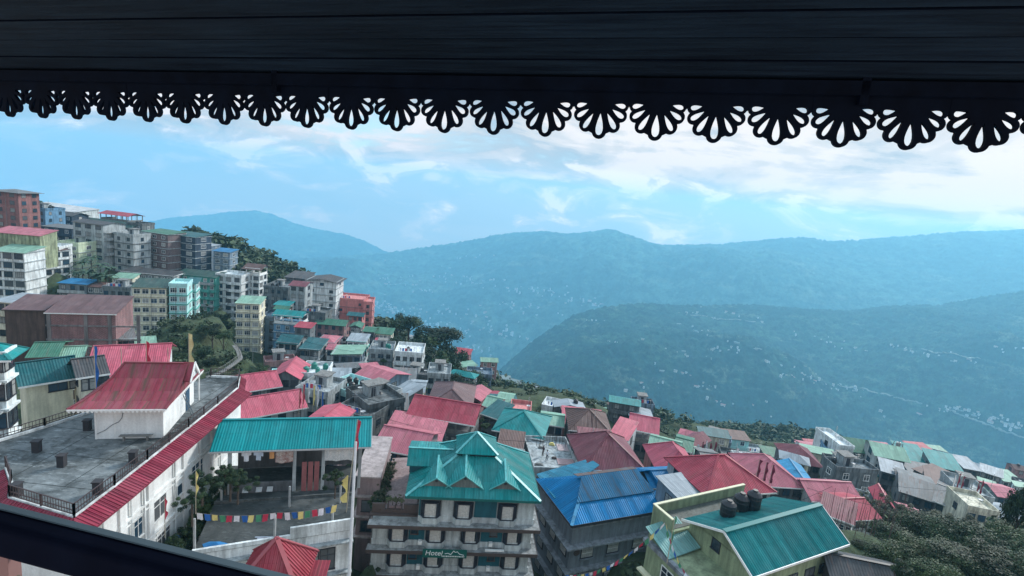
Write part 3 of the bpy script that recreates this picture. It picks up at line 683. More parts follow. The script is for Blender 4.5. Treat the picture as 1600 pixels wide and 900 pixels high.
    def cloth(x0, x1, z0, z1, mat, lab, y=.2, name='hanging_cloth', shirt=False):
        f = MB(); n = 8
        for i in range(n):
            a0 = x0 + (x1 - x0) * i / n; a1 = x0 + (x1 - x0) * (i + 1) / n
            g = lambda t, z: Vector((t, y + .05 * math.sin(t * 9 + z), z + (.06 * math.sin(t * 4))))
            zz = z0
            if shirt: zz = z0 if 2 <= i < 6 else z1 - (z1 - z0) * .45
            f.face([g(a0, zz), g(a1, zz), g(a1, z1), g(a0, z1)])
        o = f.build(name, mat, None); o.matrix_world = Mr @ Matrix.Translation((0, 0, 0)); tag(o, lab, 'laundry', None)
    wht = FLC[0]; pat = slabm('patterned_cloth', (.3, .14, .12), (.5, .46, .42), 3.0)
    cloth(2.5, 3.3, Hs - 1.1, Hs - .2, wht, 'white shirt hanging leftmost under the turquoise shed roof', shirt=True)
    cloth(3.5, 4.3, Hs - 1.1, Hs - .25, plain('pale_blue_cloth', (.5, .58, .68), .9), 'pale blue shirt hanging second from left under the turquoise roof', shirt=True)
    cloth(4.8, 5.2, Hs - 1.0, Hs - .2, plain('orange_cloth', (.6, .3, .12), .9), 'small orange cloth hanging beside the brown patterned blanket')
    cloth(5.3, 6.8, Hs - 1.4, Hs - .2, pat, 'brown and pale patterned blanket hanging in the turquoise shed')
    cloth(9.5, 12.3, Hs - 1.4, Hs - .15, slabm('speckled_cloth', (.45, .48, .48), (.7, .7, .68), 7.0), 'large white speckled sheet hanging right of the red planks')
    for x, lab in ((2.9, 'pale mat lying left of the others on the shed parapet'), (4.0, 'wide cream mat in the middle of the shed parapet'), (4.9, 'narrow pale mat at the right of the shed parapet')):
        o = MB().box((-.22, -.3, 0), (.28, .2, .04)).build('mat', plain('pale_mat', (.38, .40, .40), .9), None); o.matrix_world = Mr @ Matrix.Translation((x, 0, .62)) @ Matrix.Rotation(.5, 4, 'X'); tag(o, lab, 'mat')
    # the tall white pole bundle on the right with flags, flag line across the yard
    p = atY(545, 905, 39.5); t = atY(556, 690, 41.5)
    o = empty('flag_pole', tuple(p), 0, 'tall white metal post standing at the right corner of the yard', 'pole'); MB().tube((0, 0, 0), tuple(t - p), .13, .1, 8).build('pole', plain('white_pole', (.55, .57, .58), .5), o)
    p = atz(541, 800, zF); t = atY(551, 678, 41.2); o = pole_flag(tuple(p), float(t[2] - p[2]), 'pole wrapped in prayer banners at the right end of the turquoise shed roof', FLC[4], .35, .62, .05, lean=(float(t[0] - p[0]) * .6, float(t[1] - p[1]) * .1))
    f = MB(); n = 12
    for i in range(n):
        z0 = 1.0 + i * .22; z1 = z0 + .22; w0, w1 = .25 + .25 * math.sin(i * .9), .25 + .25 * math.sin(i * .9 + .9); f.face([(-.05 + .1, -.1, z0), (-.05 - w0, -.2, z0), (-.05 - w1, -.2, z1), (.05, -.1, z1)])
    f.build('banner', FLC[2], o)
    flag_line(atY(306, 801, 36.5), atY(432, 801, 38), 11, .25, .55, 'string of square prayer flags across the yard, left half')
    flag_line(atY(432, 801, 38), atY(528, 788, 39.5), 9, .2, .6, 'string of square prayer flags across the yard, right half', 4)
    # small things in the yard
    p = atz(272, 862, -31.2); b = empty('water_drum', tuple(p), 0, 'white plastic drum with blue lid beside the white hotel wall', 'drum'); MB().lathe((0, 0, 0), [(.42, 0), (.46, .5), (.42, 1.1)], 14).build('drum', W('lgrey', .3), b); MB().lathe((0, 0, 1.1), [(.48, 0), (.48, .08), (.3, .14)], 14).build('lid', FLC[1], b)
    MB().box((-25.0, 33.5, -34), (-22.5, 37, -31.3)).build('side_landing', W('dgrey', .5), None) if False else None
    p = atz(290, 832, -30.4); tag(MB().lathe((0, 0, 0), [(.2, 0), (.32, .18), (.34, .2), (.26, .1)], 12).build('wash_basin', WHT, None, tuple(p)), 'white wash basin lying by the hedge near the drum', 'basin')
    tarp = MB(); p = atz(338, 853, zF)
    for i in range(8):
        a0, a1 = i * math.pi / 4, (i + 1) * math.pi / 4; tarp.face([(0, 0, .35), (1.1 * math.cos(a0), .5 * math.sin(a0), .03), (1.1 * math.cos(a1), .5 * math.sin(a1), .03)])
    tag(tarp.build('tarpaulin', plain('blue_tarp', (.02, .19, .45), .5), None, tuple(p)), 'crumpled blue tarpaulin at the front of the yard', 'tarpaulin')
    p = atz(400, 846, zF); q = MB()
    for i in range(6): q.bar((ru(-.3, .3), i * .07, .05 + .05 * (i % 2)), (2.4 + ru(-.3, .3), i * .07 + .3, .05), .06, .06, i % 2)
    tag(q.build('plank_pile', [plain('red_planks', (.28, .1, .1), .7), plain('pale_blue_cloth', (.5, .58, .68), .9)], None, tuple(p), .1), 'small pile of red and pale planks by the yard parapet', 'planks')
    # pyramid roof pavilion at the bottom
    ap = atY(436, 845, 34.0); w = 4.2; pv = empty('pavilion', (ap[0] - w / 2, ap[1] - w / 2, ap[2] - 6.5), .12, 'small pavilion with ribbed pink-red pyramid roof at the bottom edge', 'pavilion')
    MB().box((.5, .5, -3), (w - .5, w - .5, 3.8)).build('wall', W('white', .4), pv); R = MB(); t = (w / 2, w / 2, 6.5); E = [(-.1, -.1, 3.9), (w + .1, -.1, 3.9), (w + .1, w + .1, 3.9), (-.1, w + .1, 3.9)]
    for i in range(4): R.sheet([E[i], E[(i + 1) % 4], t], .06, 0, ribs=.26, ribh=.06, ribw=.06)
    rr = R.build('roof', roofm('pavilion', (.38, .05, .075), .3, .26, .5, .4), pv); hc = MB()
    for e in E: hc.bar(Vector(e) + Vector((0, 0, .05)), Vector(t) + Vector((0, 0, .05)), .3, .07)
    hc.build('ridge_cap', roofm('pavilion_cap', (.48, .12, .14), .3, .5), rr)
    MB().sheet([(w * .75, w * .2, 3.3), (w + 1.2, w * .2, 3.3), (w + 1.2, w * .8, 3.9), (w * .75, w * .8, 3.9)], .06, 0, ribs=.26).build('side_roof', roofm('pavilion', (.38, .05, .075), .3), pv)
yard()
# ================================================================== TEAL-ROOFED HOTEL (centre)
def hotel():
    A = Vector((-8.8, 49.9, -32.5)); B = Vector((5.6, 51.5, -32.5)); u = (B - A).normalized(); yaw = math.atan2(u.y, u.x); base = -50.0
    r = empty('hotel', (A.x, A.y, base), yaw, 'grey and teal hotel with tiered turquoise roof, three dormers and bay windows', 'building')
    z = lambda v: v - base; y0 = .7; Dp = 10.4; X0, X1 = -3.6, 14.25; XT = 1.25
    teal = C['tealwall']; wt = wall('hotel_teal', (.012, .10, .13), .3); ww = wall('hotel_white', (.52, .57, .57), .45); wg = wall('hotel_grey', (.30, .33, .33), .45); led = wall('hotel_ledge', (.34, .36, .36), .6)
    m = MB(); m.box((X0, y0, 0), (X1 - .25, y0 + Dp, z(-35.75))); m.box((XT, y0, z(-35.75)), (X1 - .25, y0 + Dp, z(-32.2))); m.build('wall', wg, r)
    levels = [(-35.75, XT), (-38.73, X0), (-41.8, X0), (-44.8, X0), (-47.8, X0)]
    bays_top = [2.55, 6.15, 11.0]; bays = [-.75, 3.3, 7.2, 11.9]
    fr = plain('hotel_dark_frame', (.02, .022, .035), .5)
    for li, (zl, xs) in enumerate(levels):
        # ledge under this floor: sloping apron and dark fascia
        xa = X0 - .35
        b = MB(); b.box((xa, y0 - 1.05, z(zl) - .28), (X1 + .5, y0 - .0, z(zl) - .05)); b.box((X1 - .25, y0, z(zl) - .28), (X1 + .5, y0 + Dp, z(zl) - .05)); b.build('ledge', led, r)
        b = MB(); b.box((xa - .03, y0 - 1.1, z(zl) - .42), (X1 + .55, y0 - 1.052, z(zl) - .02)); b.box((X1 + .502, y0 - 1.05, z(zl) - .42), (X1 + .55, y0 + Dp, z(zl) - .02)); b.box((xa - .03, y0 - 1.05, z(zl) - .42), (xa, y0 + 1, z(zl) - .02)); b.build('ledge_fascia', BRN, r)
        BY = bays_top if li == 0 else bays
        # low white skirt following the bays
        sk = MB(); h0, h1 = z(zl) - .04, z(zl) + .62
        cur = xs + .0
        poly = [(xs, y0 - .003)]
        for bx in BY: poly += [(bx - 1.15, y0 - .12), (bx - .78, y0 - .62), (bx + .78, y0 - .62), (bx + 1.15, y0 - .12)]
        poly = [(xs, y0 + .05), (xs, y0 - .12)] + poly[1:] + [(X1 - .1, y0 - .12), (X1 - .1, y0 + .05)]
        sk.prism(poly, h0, h1); sk.build('skirt', ww, r)
        for bx in BY:    # bay windows, trapezoid plan
            bw = empty('bay_window', (bx, y0, h1), 0); bw.parent = r; H = 1.75
            f = MB(); pts = [(-1.0, -.02), (-.68, -.48), (.68, -.48), (1.0, -.02)]
            f.prism([(x * 1.08, y * 1.1) for x, y in pts], 0, .08); f.prism([(x * 1.08, y * 1.1) for x, y in pts], H - .02, H + .1)
            for x, y in pts: f.box((x - .07, y - .07, .08), (x + .07, y + .06, H - .02))
            for a, b2 in ((pts[0], pts[1]), (pts[2], pts[3])): c = ((a[0] + b2[0]) / 2, (a[1] + b2[1]) / 2); f.box((c[0] - .05, c[1] - .05, .08), (c[0] + .05, c[1] + .04, H - .02))
            f.build('frame', fr, bw)
            g = MB(); g.face([(pts[0][0], pts[0][1], .08), (pts[1][0], pts[1][1], .08), (pts[1][0], pts[1][1], H), (pts[0][0], pts[0][1], H)]); g.face([(pts[2][0], pts[2][1], .08), (pts[3][0], pts[3][1], .08), (pts[3][0], pts[3][1], H), (pts[2][0], pts[2][1], H)]); g.build('pane', GL, bw)
            cpts = MB(); n = 14; op = ru(0, .3) if rnd() < .3 else 0
            for i in range(n):
                xa2 = -.61 + (1.22 - op) * i / n; xb = -.61 + (1.22 - op) * (i + 1) / n; ya = -.44 + .03 * (i % 2); yb = -.44 + .03 * ((i + 1) % 2); cpts.face([(xa2, ya, .14), (xb, yb, .14), (xb, yb, H - .1), (xa2, ya, H - .1)])
            cpts.build('curtain', CURT, bw)
            MB().face([(-.61, -.455, .1), (.61, -.455, .1), (.61, -.455, .3), (-.61, -.455, .3)]).build('sill_panel', ww, bw)
            MB().face([(-.61, -.40, .1), (.61, -.40, .1), (.61, -.40, H), (-.61, -.40, H)]).build('reveal', GL, bw)
        # wall panels
        def panel(xa, xb, mt, nm): MB().box((xa, y0 - .05, h1 + .003), (xb, y0 - .003, h1 + 1.95)).build(nm, mt, r)
        if li == 0:
            panel(1.3, 1.45, wt, 'teal_panel'); panel(3.75, 5.0, ww, 'white_panel'); panel(7.35, 9.8, wt, 'teal_panel'); panel(12.2, 14.0, ww, 'white_panel')
        else:
            panel(-3.5, -1.95, ww, 'white_panel'); panel(.4, 2.1, wt, 'teal_panel'); panel(4.5, 6.0, ww, 'white_panel'); panel(8.35, 10.75, wt, 'teal_panel'); panel(13.1, 14.0, ww, 'white_panel')
            for x in (1.0, 9.75): window(r, x, y0 - .05, h1 + .75, .65, 1.05, 0, 'b', True)
            for x in (1.5, 9.3): MB().box((x, y0 - .5, h1 - .3), (x + .4, y0 - .13, h1 + .12)).build('air_conditioner', WHT, r)
            p = MB(); p.tube((5.2, y0 - .2, h0), (5.2, y0 - .2, h1 + 2), .05, n=6); p.build('drain_pipe', ww, r)
        for yy in (2.5, 5.5, 8.5): window(r, X1 - .25, yy, z(zl) + 1, 1.1, 1.3, math.pi / 2, 'd', True)
    # sign board
    s = MB().box((2.1, y0 - 1.25, z(-39.35)), (6.9, y0 - 1.16, z(-38.35))).build('sign_board', plain('sign_green', (.006, .10, .085), .5), r)
    cu = bpy.data.curves.new('t', 'FONT'); cu.body = 'Hotel'; cu.size = .82; cu.extrude = .01; cu.shear = .15; to = bpy.data.objects.new('t', cu); COL.objects.link(to); bpy.context.view_layer.update()
    me = bpy.data.meshes.new_from_object(to.evaluated_get(bpy.context.evaluated_depsgraph_get())); bpy.data.objects.remove(to); me.transform(Matrix.Translation((2.35, y0 - 1.265, z(-39.05))) @ Matrix.Rotation(math.pi / 2, 4, 'X')); me.materials.clear(); me.materials.append(WHT); inst('lettering', me, s)
    mt = MB(); L = [(4.5, .42), (4.85, .5), (5.15, .34), (5.45, .8), (5.65, .62), (5.85, .72), (6.1, .42), (6.6, .3)]
    for a, b in zip(L, L[1:]): mt.bar((a[0], y0 - 1.27, z(-39.25) + a[1]), (b[0], y0 - 1.27, z(-39.25) + b[1]), .03, .05)
    mt.build('mountain_emblem', WHT, s); sm = MB(); x = 4.2
    while x < 6.7: w = ru(.06, .13); sm.box((x, y0 - 1.275, z(-39.2)), (x + w, y0 - 1.262, z(-39.06))); x += w + .06
    sm.build('small_lettering', WHT, s)
    MB().box((8.9, y0 - 1.0, z(-38.62)), (11.0, y0 - .8, z(-38.45))).build('white_box', WHT, r)
    # ---------- roofs
    rt = roofm('hotel_turquoise', (.004, .28, .28), .10, .3, .42, .45, .7, (.05, .12, .11)); W0, D0 = 14.49, 10.0; E = [Vector((-.2, 0, z(-32.5))), Vector((W0, 0, z(-32.5))), Vector((W0, D0 + .6, z(-32.5))), Vector((-.2, D0 + .6, z(-32.5)))]
    cb = z(-29.45); cx0, cx1, cy0, cy1 = 5.0, 9.4, 3.6, 7.2; I = [Vector((cx0, cy0, cb)), Vector((cx1, cy0, cb)), Vector((cx1, cy1, cb)), Vector((cx0, cy1, cb))]
    R = MB()
    for i in range(4): j = (i + 1) % 4; R.sheet([E[i], E[j], I[j], I[i]], .08, 0, ribs=.34, ribh=.045, ribw=.06)
    ro = R.build('roof', rt, r); cp = plain('pale_turquoise_cap', (.10, .42, .42), .45, nz=.3, scale=2)
    h = MB()
    for i in range(4): h.bar(E[i] + Vector((0, 0, .05)), I[i] + Vector((0, 0, .05)), .34, .08)
    h.build('ridge_cap', cp, ro)
    # flared gutter edge
    MB().box((-.25, -.08, z(-32.72)), (W0 + .05, -.01, z(-32.46))).box((W0 + .01, -.08, z(-32.72)), (W0 + .07, D0 + .6, z(-32.46))).box((-.26, -.08, z(-32.72)), (-.2, D0 + .6, z(-32.46))).build('gutter', plain('dteal_trim', (.008, .12, .11), .5), ro)
    # raised left wing roof (higher gable slab behind left slope)
    q = MB(); q.sheet([(-.6, 4.0, z(-31.2)), (4.9, 4.0, z(-31.2)), (4.9, 5.4, z(-29.75)), (-.6, 5.4, z(-29.75))], .08, 0, ribs=.34); q.sheet([(4.9, 9.4, z(-30.9)), (-.6, 9.4, z(-30.9)), (-.6, 5.4, z(-29.75)), (4.9, 5.4, z(-29.75))], .08, 0, ribs=.34); q.build('wing_roof', rt, ro)
    MB().bar((-.62, 5.4, z(-29.7)), (4.9, 5.4, z(-29.7)), .25, .08).build('ridge_cap', cp, ro)
    MB().box((-.3, 4.5, z(-32.3)), (4.6, 9.0, z(-31.15))).build('wing_wall', wt, ro)
    # lantern: dark band and pyramid cap
    MB().box((cx0 + .25, cy0 + .2, cb - .4), (cx1 - .25, cy1 - .2, cb + .55)).build('lantern_wall', DARKF, ro)
    q = MB(); e = [Vector((cx0 - .15, cy0 - .35, cb + .42)), Vector((cx1 + .25, cy0 - .35, cb + .42)), Vector((cx1 + .25, cy1 + .3, cb + .42)), Vector((cx0 - .15, cy1 + .3, cb + .42))]; t0, t1 = Vector((7.1, 5.2, cb + 2.15)), Vector((7.2, 5.3, cb + 2.15))
    top = Vector((7.15, 5.2, cb + 2.2))
    for i in range(4): q.sheet([e[i], e[(i + 1) % 4], top], .07, 0, ribs=.3, ribh=.04)
    qo = q.build('lantern_roof', rt, ro); h = MB()
    for c in e: h.bar(c + Vector((0, 0, .05)), top + Vector((0, 0, .05)), .28, .08)
    h.build('ridge_cap', cp, qo)
    # three dormers on the front slope: small gables
    sl = (cb - z(-32.5)) / cy0   # slope of front plane
    zp = lambda y: z(-32.5) + sl * y
    for cx, w, yf, hh in ((2.95, 1.75, .9, 1.1), (6.05, 2.1, .9, 1.5), (10.5, 1.75, .9, 1.1)):
        zf = zp(yf) + .02; zt = zf + hh; yb = (zt - .42 * yf - z(-32.5)) / (sl - .42)
        d = MB(); P0, P1, T0 = Vector((cx - w, yf - .25, zf - .02)), Vector((cx + w, yf - .25, zf - .02)), Vector((cx, yf - .3, zt)); Bk = Vector((cx, yb, z(-32.5) + sl * yb + .02))
        d.sheet([P0, T0, Bk] if False else [P0 + Vector((0, 0, 0)), T0, Bk], .06, 0, ribs=0); d.sheet([T0, P1, Bk], .06)
        do = d.build('dormer_roof', rt, ro); MB().bar(T0 + Vector((0, 0, .04)), Bk + Vector((0, 0, .04)), .2, .07).bar(P0, T0, .07, .1).bar(P1, T0, .07, .1).build('ridge_cap', cp, do)
        g = MB(); g.face([(cx - w * .93, yf, zf - .02), (cx + w * .93, yf, zf - .02), (cx, yf, zt - .1)]); g.build('gable_panel', wall('dormer_panel', (.16, .19, .18), .4), do)
        MB().lathe((0, 0, 0), [(.16, -.03), (.16, .03)], 12).build('round_vent', DARKF, do, (cx, yf - .02, zt - .45)).rotation_euler.x = math.pi / 2
    # ---------- side terrace at the left of the hotel
    mv = wall('mauve_wall', (.30, .225, .23), .35); t = empty('mauve_terrace', (-12.6, 51.2, -52), yaw, 'mauve annex with red-brown roof terrace, hedge planters and flowers left of the hotel', 'building'); zt = 52 - 35.5
    poly = [(0, .3), (4.6, .3), (4.6, 12), (2.2, 12), (.4, 9)]
    MB().prism([(0.25, .9), (4.4, .9), (4.4, 12), (2.2, 12), (.5, 9)], -3, zt - .1).build('wall', mv, t); MB().prism([(0.1, .35), (4.58, .35), (4.58, 12.2), (.5, 11.5)], zt - .097, zt).build('terrace_floor', slabm('red_terrace', (.20, .135, .13), (.30, .235, .23), .5, (.12, .09, .085)), t)
    fl = MB(); fl.box((-.4, -.5, zt - .35), (5.0, .1, zt - .1)); fl.build('ledge', BRN, t)
    q = MB(); q.box((-.2, -.1, zt - .095), (5.0, .1, zt + .3)).box((3.2, -.12, zt + .3), (5.0, .12, zt + .95)).box((-.2, -.12, zt + .3), (1.2, .12, zt + .95))
    for x in (1.5, 2.3, 3.0): q.box((x - .07, -.1, zt + .3), (x + .07, .1, zt + .9))
    q.box((-.2, .12, zt - .095), (-.05, 9.5, zt + .35)); q.build('parapet', BRN, t)
    pots = []
    for i, x in enumerate((1.9, 2.65)): MB().box((x - .28, .15, zt), (x + .28, .6, zt + .55)).build('planter', mv, t)
    # mauve back block with slanted ledges
    k = MB(); k.box((-2.4, 3.0, -3), (.1, 12.5, 52 - 33.2)); k.build('back_wall', mv, t)
    for zz in (-33.1, -35.6, -38.2, -40.8): MB().box((-2.75, 2.6, 52 + zz - .1), (.2, 12.6, 52 + zz + .06)).build('ledge', wall('mauve_ledge', (.42, .36, .35), .4), t)
    for zz in (-37.6, -40.2): window(t, -1.2, 3.0, 52 + zz, 1.2, 1.3, 0, 'd', True)
    for x in (0, 4.5): 
        for y in (0, 11): BASES.append((-12.6 + x, 51 + y, -47))
    for x in (-8, -2, 5):
        for y in (50, 60): BASES.append((x, y, -49))
    global HOTEL_HEDGE
    HOTEL_HEDGE = (t, zt)
hotel()

# ================================================================== BLUE-ROOFED AND GREEN BUILDINGS (bottom right of centre)
def blue_building():
    ze = -38.0; A = atz(893, 822, ze); B = atz(1053, 795, ze); u = Vector((B[0] - A[0], B[1] - A[1], 0)); Wd = u.length; u.normalize(); yaw = math.atan2(u.y, u.x); Dd = 10.6
    r = empty('blue_roof_building', (A[0], A[1], -56), yaw, 'grey building under bright blue sheet roof with patched weathered middle and grilled windows', 'building'); z = lambda v: v + 56
    wl = wall('bluegrey_render', (.20, .235, .27), .35); MB().box((.7, .7, -2), (Wd - .7, Dd - .5, z(ze) + .1)).build('wall', wl, r)
    for zz, e in ((-38.5, .35), (-41.0, .9), (-44.4, .75), (-47.8, .75)):
        b = MB(); b.box((.7 - e, .7 - e, z(zz) - .35), (Wd - .7 + e, .697, z(zz) - .15)); b.box((.7 - e, .7, z(zz) - .35), (.697, Dd - .5, z(zz) - .15)); b.build('ledge', wall('bluegrey_ledge', (.28, .31, .34), .5), r)
    for zl in (-43.3, -46.7, -50.0):
        for i, x in enumerate((3.2, 7.0, 10.9)):
            w = window(r, x, .7, z(zl), 1.6, 1.35, 0, 'd', True); g = MB()
            for k in range(9): g.box((-.72 + k * .18, -.13, .05), (-.68 + k * .18, -.09, 1.3))
            g.box((-.75, -.14, .6), (.75, -.1, .66)); g.build('grille', WHT, w); MB().box((-1.0, -.3, -.25), (1.0, 0, -.1)).build('sill', wl, w)
        for y in (2.2, 5.2, 8.2):
            w = window(r, .7, y, z(zl), 1.5, 1.3, -math.pi / 2, 'd', True); g = MB()
            for k in range(8): g.box((-.66 + k * .18, -.13, .05), (-.62 + k * .18, -.09, 1.25))
            g.build('grille', WHT, w)
    MB().lathe((0, 0, 0), [(.35, -.05), (.45, .0), (.35, .05)], 16).build('round_crest', BRN, r, (1.7, .62, z(-42.4))).rotation_euler.x = math.pi / 2
    bl = roofm('bright_blue', (.003, .23, .52), .15, .28, .45, .12, .6, (.03, .07, .11)); old = roofm('weathered_blue', (.008, .17, .34), .5, .3, .7, .35, .7, (.055, .085, .12))
    zr = z(ze) + 2.6; e = [Vector((0, 0, z(ze))), Vector((Wd, 0, z(ze))), Vector((Wd, Dd, z(ze))), Vector((0, Dd, z(ze)))]; p, q = Vector((4.6, Dd / 2, zr)), Vector((Wd - .3, Dd / 2, zr))
    f = lambda a, b, t: a + (b - a) * t
    R = MB(); k = .48; a0, b0 = f(e[0], p, k), f(e[1], q, k)
    R.sheet([e[0], e[1], b0, a0], .08, 0, .32, .04); R.sheet([e[3], e[0], p], .08, 0, .32, .04); R.sheet([e[1], e[2], q], .08, 0, .32); R.sheet([e[2], e[3], p, q], .08, 0, .32)
    ro = R.build('roof', bl, r); R = MB(); up = Vector((0, 0, .18)); R.sheet([a0 + up * .6 - Vector((.4, .25, 0)), b0 + up * .6 - Vector((1.5, .25, 0)), q + up + Vector((-2, .4, 0)), p + up + Vector((-.4, .4, 0))], .08, 0, .32, .04); R.build('weathered_roof', old, ro)
    R = MB(); R.sheet([p + Vector((-1.0, .4, .22)), q + Vector((-2, .4, .22)), q + Vector((-2, 1.5, -.1)), p + Vector((-1.0, 1.5, -.1))], .05); R.build('weathered_ridge', roofm('rusty_ridge', (.13, .15, .17), .8, .3), ro)
    h = MB(); pal = plain('pale_blue_cap', (.06, .28, .48), .45, nz=.4, scale=2)
    h.bar(e[0] + Vector((0, 0, .06)), a0 + Vector((0, 0, .06)), .38, .08); h.build('ridge_cap', pal, ro)
    R = MB(); R.sheet([(0.3, Dd * .5, z(ze) + .3), (Wd * .62, Dd * .9, z(ze) + 1.6), (Wd * .62, Dd + 1.6, z(ze) + 1.2), (.5, Dd + .8, z(ze) + .2)], .06); R.build('lean_to_roof', roofm('bluegreen', (.01, .2, .32), .1), ro)
    MB().box((-.05, -.06, z(ze) - .2), (Wd + .05, -.01, z(ze) + .05)).box((-.06, -.06, z(ze) - .2), (-.01, Dd, z(ze) + .05)).build('gutter', DARKF, ro)
    for x in (1, Wd - 1):
        for y in (1, Dd): s = A + np.array([u.x * x - u.y * y, u.y * x + u.x * y, 0]); BASES.append((s[0], s[1], -52))
blue_building()
def green_building():
    ze = -28.0; A = atz(1066, 811, ze); Bk = atz(1208, 780, ze); N = atz(1176, 902, ze); F = atz(1327, 850, ze)
    u = Vector((F[0] - N[0], F[1] - N[1], 0)); Ln = u.length; u.normalize(); v = Vector((-u.y, u.x, 0)); yaw = math.atan2(u.y, u.x); Wd = (Vector(A) - Vector(N)).dot(v)
    r = empty('green_building', (N[0], N[1], -50), yaw, 'pale green building with steep dark turquoise gable roof at bottom centre right', 'building'); z = lambda t: t + 50
    L = lambda P: Vector(((Vector(P) - Vector(N)).dot(u), (Vector(P) - Vector(N)).dot(v), P[2] + 50))
    gw = wall('pale_green_wall', (.29, .36, .22), .45); MB().box((.8, .5, -4), (Ln - .5, Wd - .3, z(ze) + .1)).build('wall', gw, r)
    g = L(atz(1118, 834, -26)); yr = min(Wd * .55, max(2, g.y)); zr = g.z
    dt = roofm('dark_turquoise', (.003, .20, .21), .06, .22, .4, .3, .6, (.15, .18, .16)); R = MB(); a, b, c, d = (0, 0, z(ze)), (Ln, 0, z(ze)), (Ln, Wd, z(ze)), (0, Wd, z(ze)); p, q = (-.2, yr, zr), (Ln, yr, zr)
    R.sheet([a, b, q, p], .1, 0, .26, .035, .04); R.sheet([c, d, p, q], .1, 0, .26, .035, .04); ro = R.build('roof', dt, r)
    MB().bar((-.2, yr, zr + .05), (Ln, yr, zr + .05), .45, .09).build('ridge_cap', roofm('turquoise_cap', (.03, .26, .26), .1), ro)
    w = MB()
    w.bar((-.04, 0, z(ze) - .05), (-.24, yr, zr - .05), .06, .2); w.bar((-.04, Wd, z(ze) - .05), (-.24, yr, zr - .05), .06, .2); w.box((0, -.08, z(ze) - .18), (Ln, -.01, z(ze) + .02)); w.bar((Ln + .04, 0, z(ze) - .05), (Ln + .04, yr, zr - .05), .06, .2); w.build('barge_board', WHT, ro)
    MB().face([(.8, .3, z(ze)), (.8, Wd - .1, z(ze)), (.8, yr, zr - .15)][::-1]).build('gable_panel', gw, r); MB().face([(Ln - .5, .3, z(ze)), (Ln - .5, Wd - .1, z(ze)), (Ln - .5, yr, zr - .15)]).build('gable_panel', gw, r)
    # back-left flat section with parapets, tower-like stair head
    bx = MB(); bx.box((-1.2, Wd - .297, -4), (Ln - 1.5, Wd + 2.6, z(-28.9))); bx.build('rear_wall', gw, r)
    pp = MB(); pp.box((-1.2, Wd + 2.4, z(-28.897)), (Ln - 1.5, Wd + 2.62, z(-27.9))); pp.box((-1.22, Wd, z(-28.897)), (-1.0, Wd + 2.4, z(-27.9))); pp.build('parapet', gw, r)
    MB().box((-1.25, Wd + 2.38, z(-27.897)), (Ln - 1.5, Wd + 2.66, z(-27.8))).box((-1.26, Wd, z(-27.897)), (-.98, Wd + 2.38, z(-27.8))).build('parapet_cap', plain('cream_cap', (.62, .6, .42), .7), r)
    MB().box((-1.0, Wd, z(-28.897)), (Ln - 1.5, Wd + 2.38, z(-28.85))).build('deck', slabm('dark_deck', (.05, .06, .05), (.1, .11, .1), .5), r)
    # front-left projecting wing with small pale roof
    MB().box((-2.8, 1.3, -4), (.797, Wd + 1.0, z(-30.0))).build('wing_wall', gw, r)
    R = MB(); R.sheet([(-3.2, Wd - 2.1, z(-29.9)), (.6, Wd - 2.1, z(-29.6)), (.6, Wd + 1.2, z(-28.6)), (-3.2, Wd + 1.2, z(-28.9))], .08); R.build('wing_roof', roofm('pale_teal', (.16, .36, .34), .15), r)
    MB().box((-3.0, 1.0, z(-30.3)), (.79, 1.297, z(-30.0))).box((-3.3, 1.3, z(-30.35)), (-2.803, Wd + 1.2, z(-30.0))).build('ledge', wall('bluegrey_ledge', (.28, .31, .34), .5), r)
    for zz in (-33.4, -36.8): MB().box((-3.4, 1.0, z(zz)), (-2.803, Wd + 1.3, z(zz) + .18)).box((-2.8, .9, z(zz)), (.79, 1.297, z(zz) + .18)).build('ledge', plain('cream_cap', (.62, .6, .42), .7), r)
    for zz in (-32.8, -36.0):
        for y in (3.0, 6.0): window(r, -2.8, y, z(zz), 1.3, 1.5, -math.pi / 2, 'w', True)
        window(r, -1.1, 1.3, z(zz), 1.3, 1.5, 0, 'w', True)
    window(r, .8, 4.4, z(-28.9), .8, .9, -math.pi / 2, 'd', True)
    for x in (1.6, 3.8, 6.2, 8.6, 10.6):
        for zz in (-30.6, -33.6): window(r, x, .5, z(zz), 1.2, .8, 0, 'd', True)
    MB().box((6, -1.4, z(-31.4)), (Ln - .3, .497, z(-31.2))).build('canopy', plain('cream_cap', (.62, .6, .42), .7), r)
    for x in (0, Ln):
        for y in (0, Wd): s = Vector(N) + u * x + v * y; BASES.append((s.x, s.y, -44))
    # black tanks on concrete stand
    P = atY(1165, 806, 49.5); st = tag(MB().box((-1.4, -.7, -3), (1.4, .8, 1.3)).build('tank_stand', wall('mossy_stand', (.16, .17, .11), .6), None, tuple(P + np.array([0, .6, -.5])), .35), 'mossy concrete stand carrying two black tanks behind the green building', 'tank stand')
    for px, py, rr, h, lab in ((1156, 796, .72, 2.0, 'black water tank on the mossy stand, left one of the two'), (1176, 790, .68, 1.9, 'black water tank on the mossy stand, right one of the two'), (1137, 800, .68, 1.5, 'lower black water tank standing left of the mossy stand')):
        Y = 49.5 if px > 1140 else 48; p = atY(px, py, Y); o = water_tank(tuple(p - np.array([0, 0, .35])), rr, h); o['label'] = lab
    flag_line(atY(1040, 815, 46), atY(884, 898, 52), 22, 1.6, .45, 'long string of prayer flags running down left from the green building corner')
    flag_line(atY(1040, 815, 44), atY(1075, 900, 40), 9, .5, .35, 'short string of prayer flags down the green building wall', 2)
    p = atY(1042, 880, 44); t = atY(1033, 795, 44); o = pole_flag(tuple(p), float(t[2] - p[2]), 'leaning pole with wrapped green prayer cloth at the green building corner', FLC[3], .15, .3, .04)
green_building()
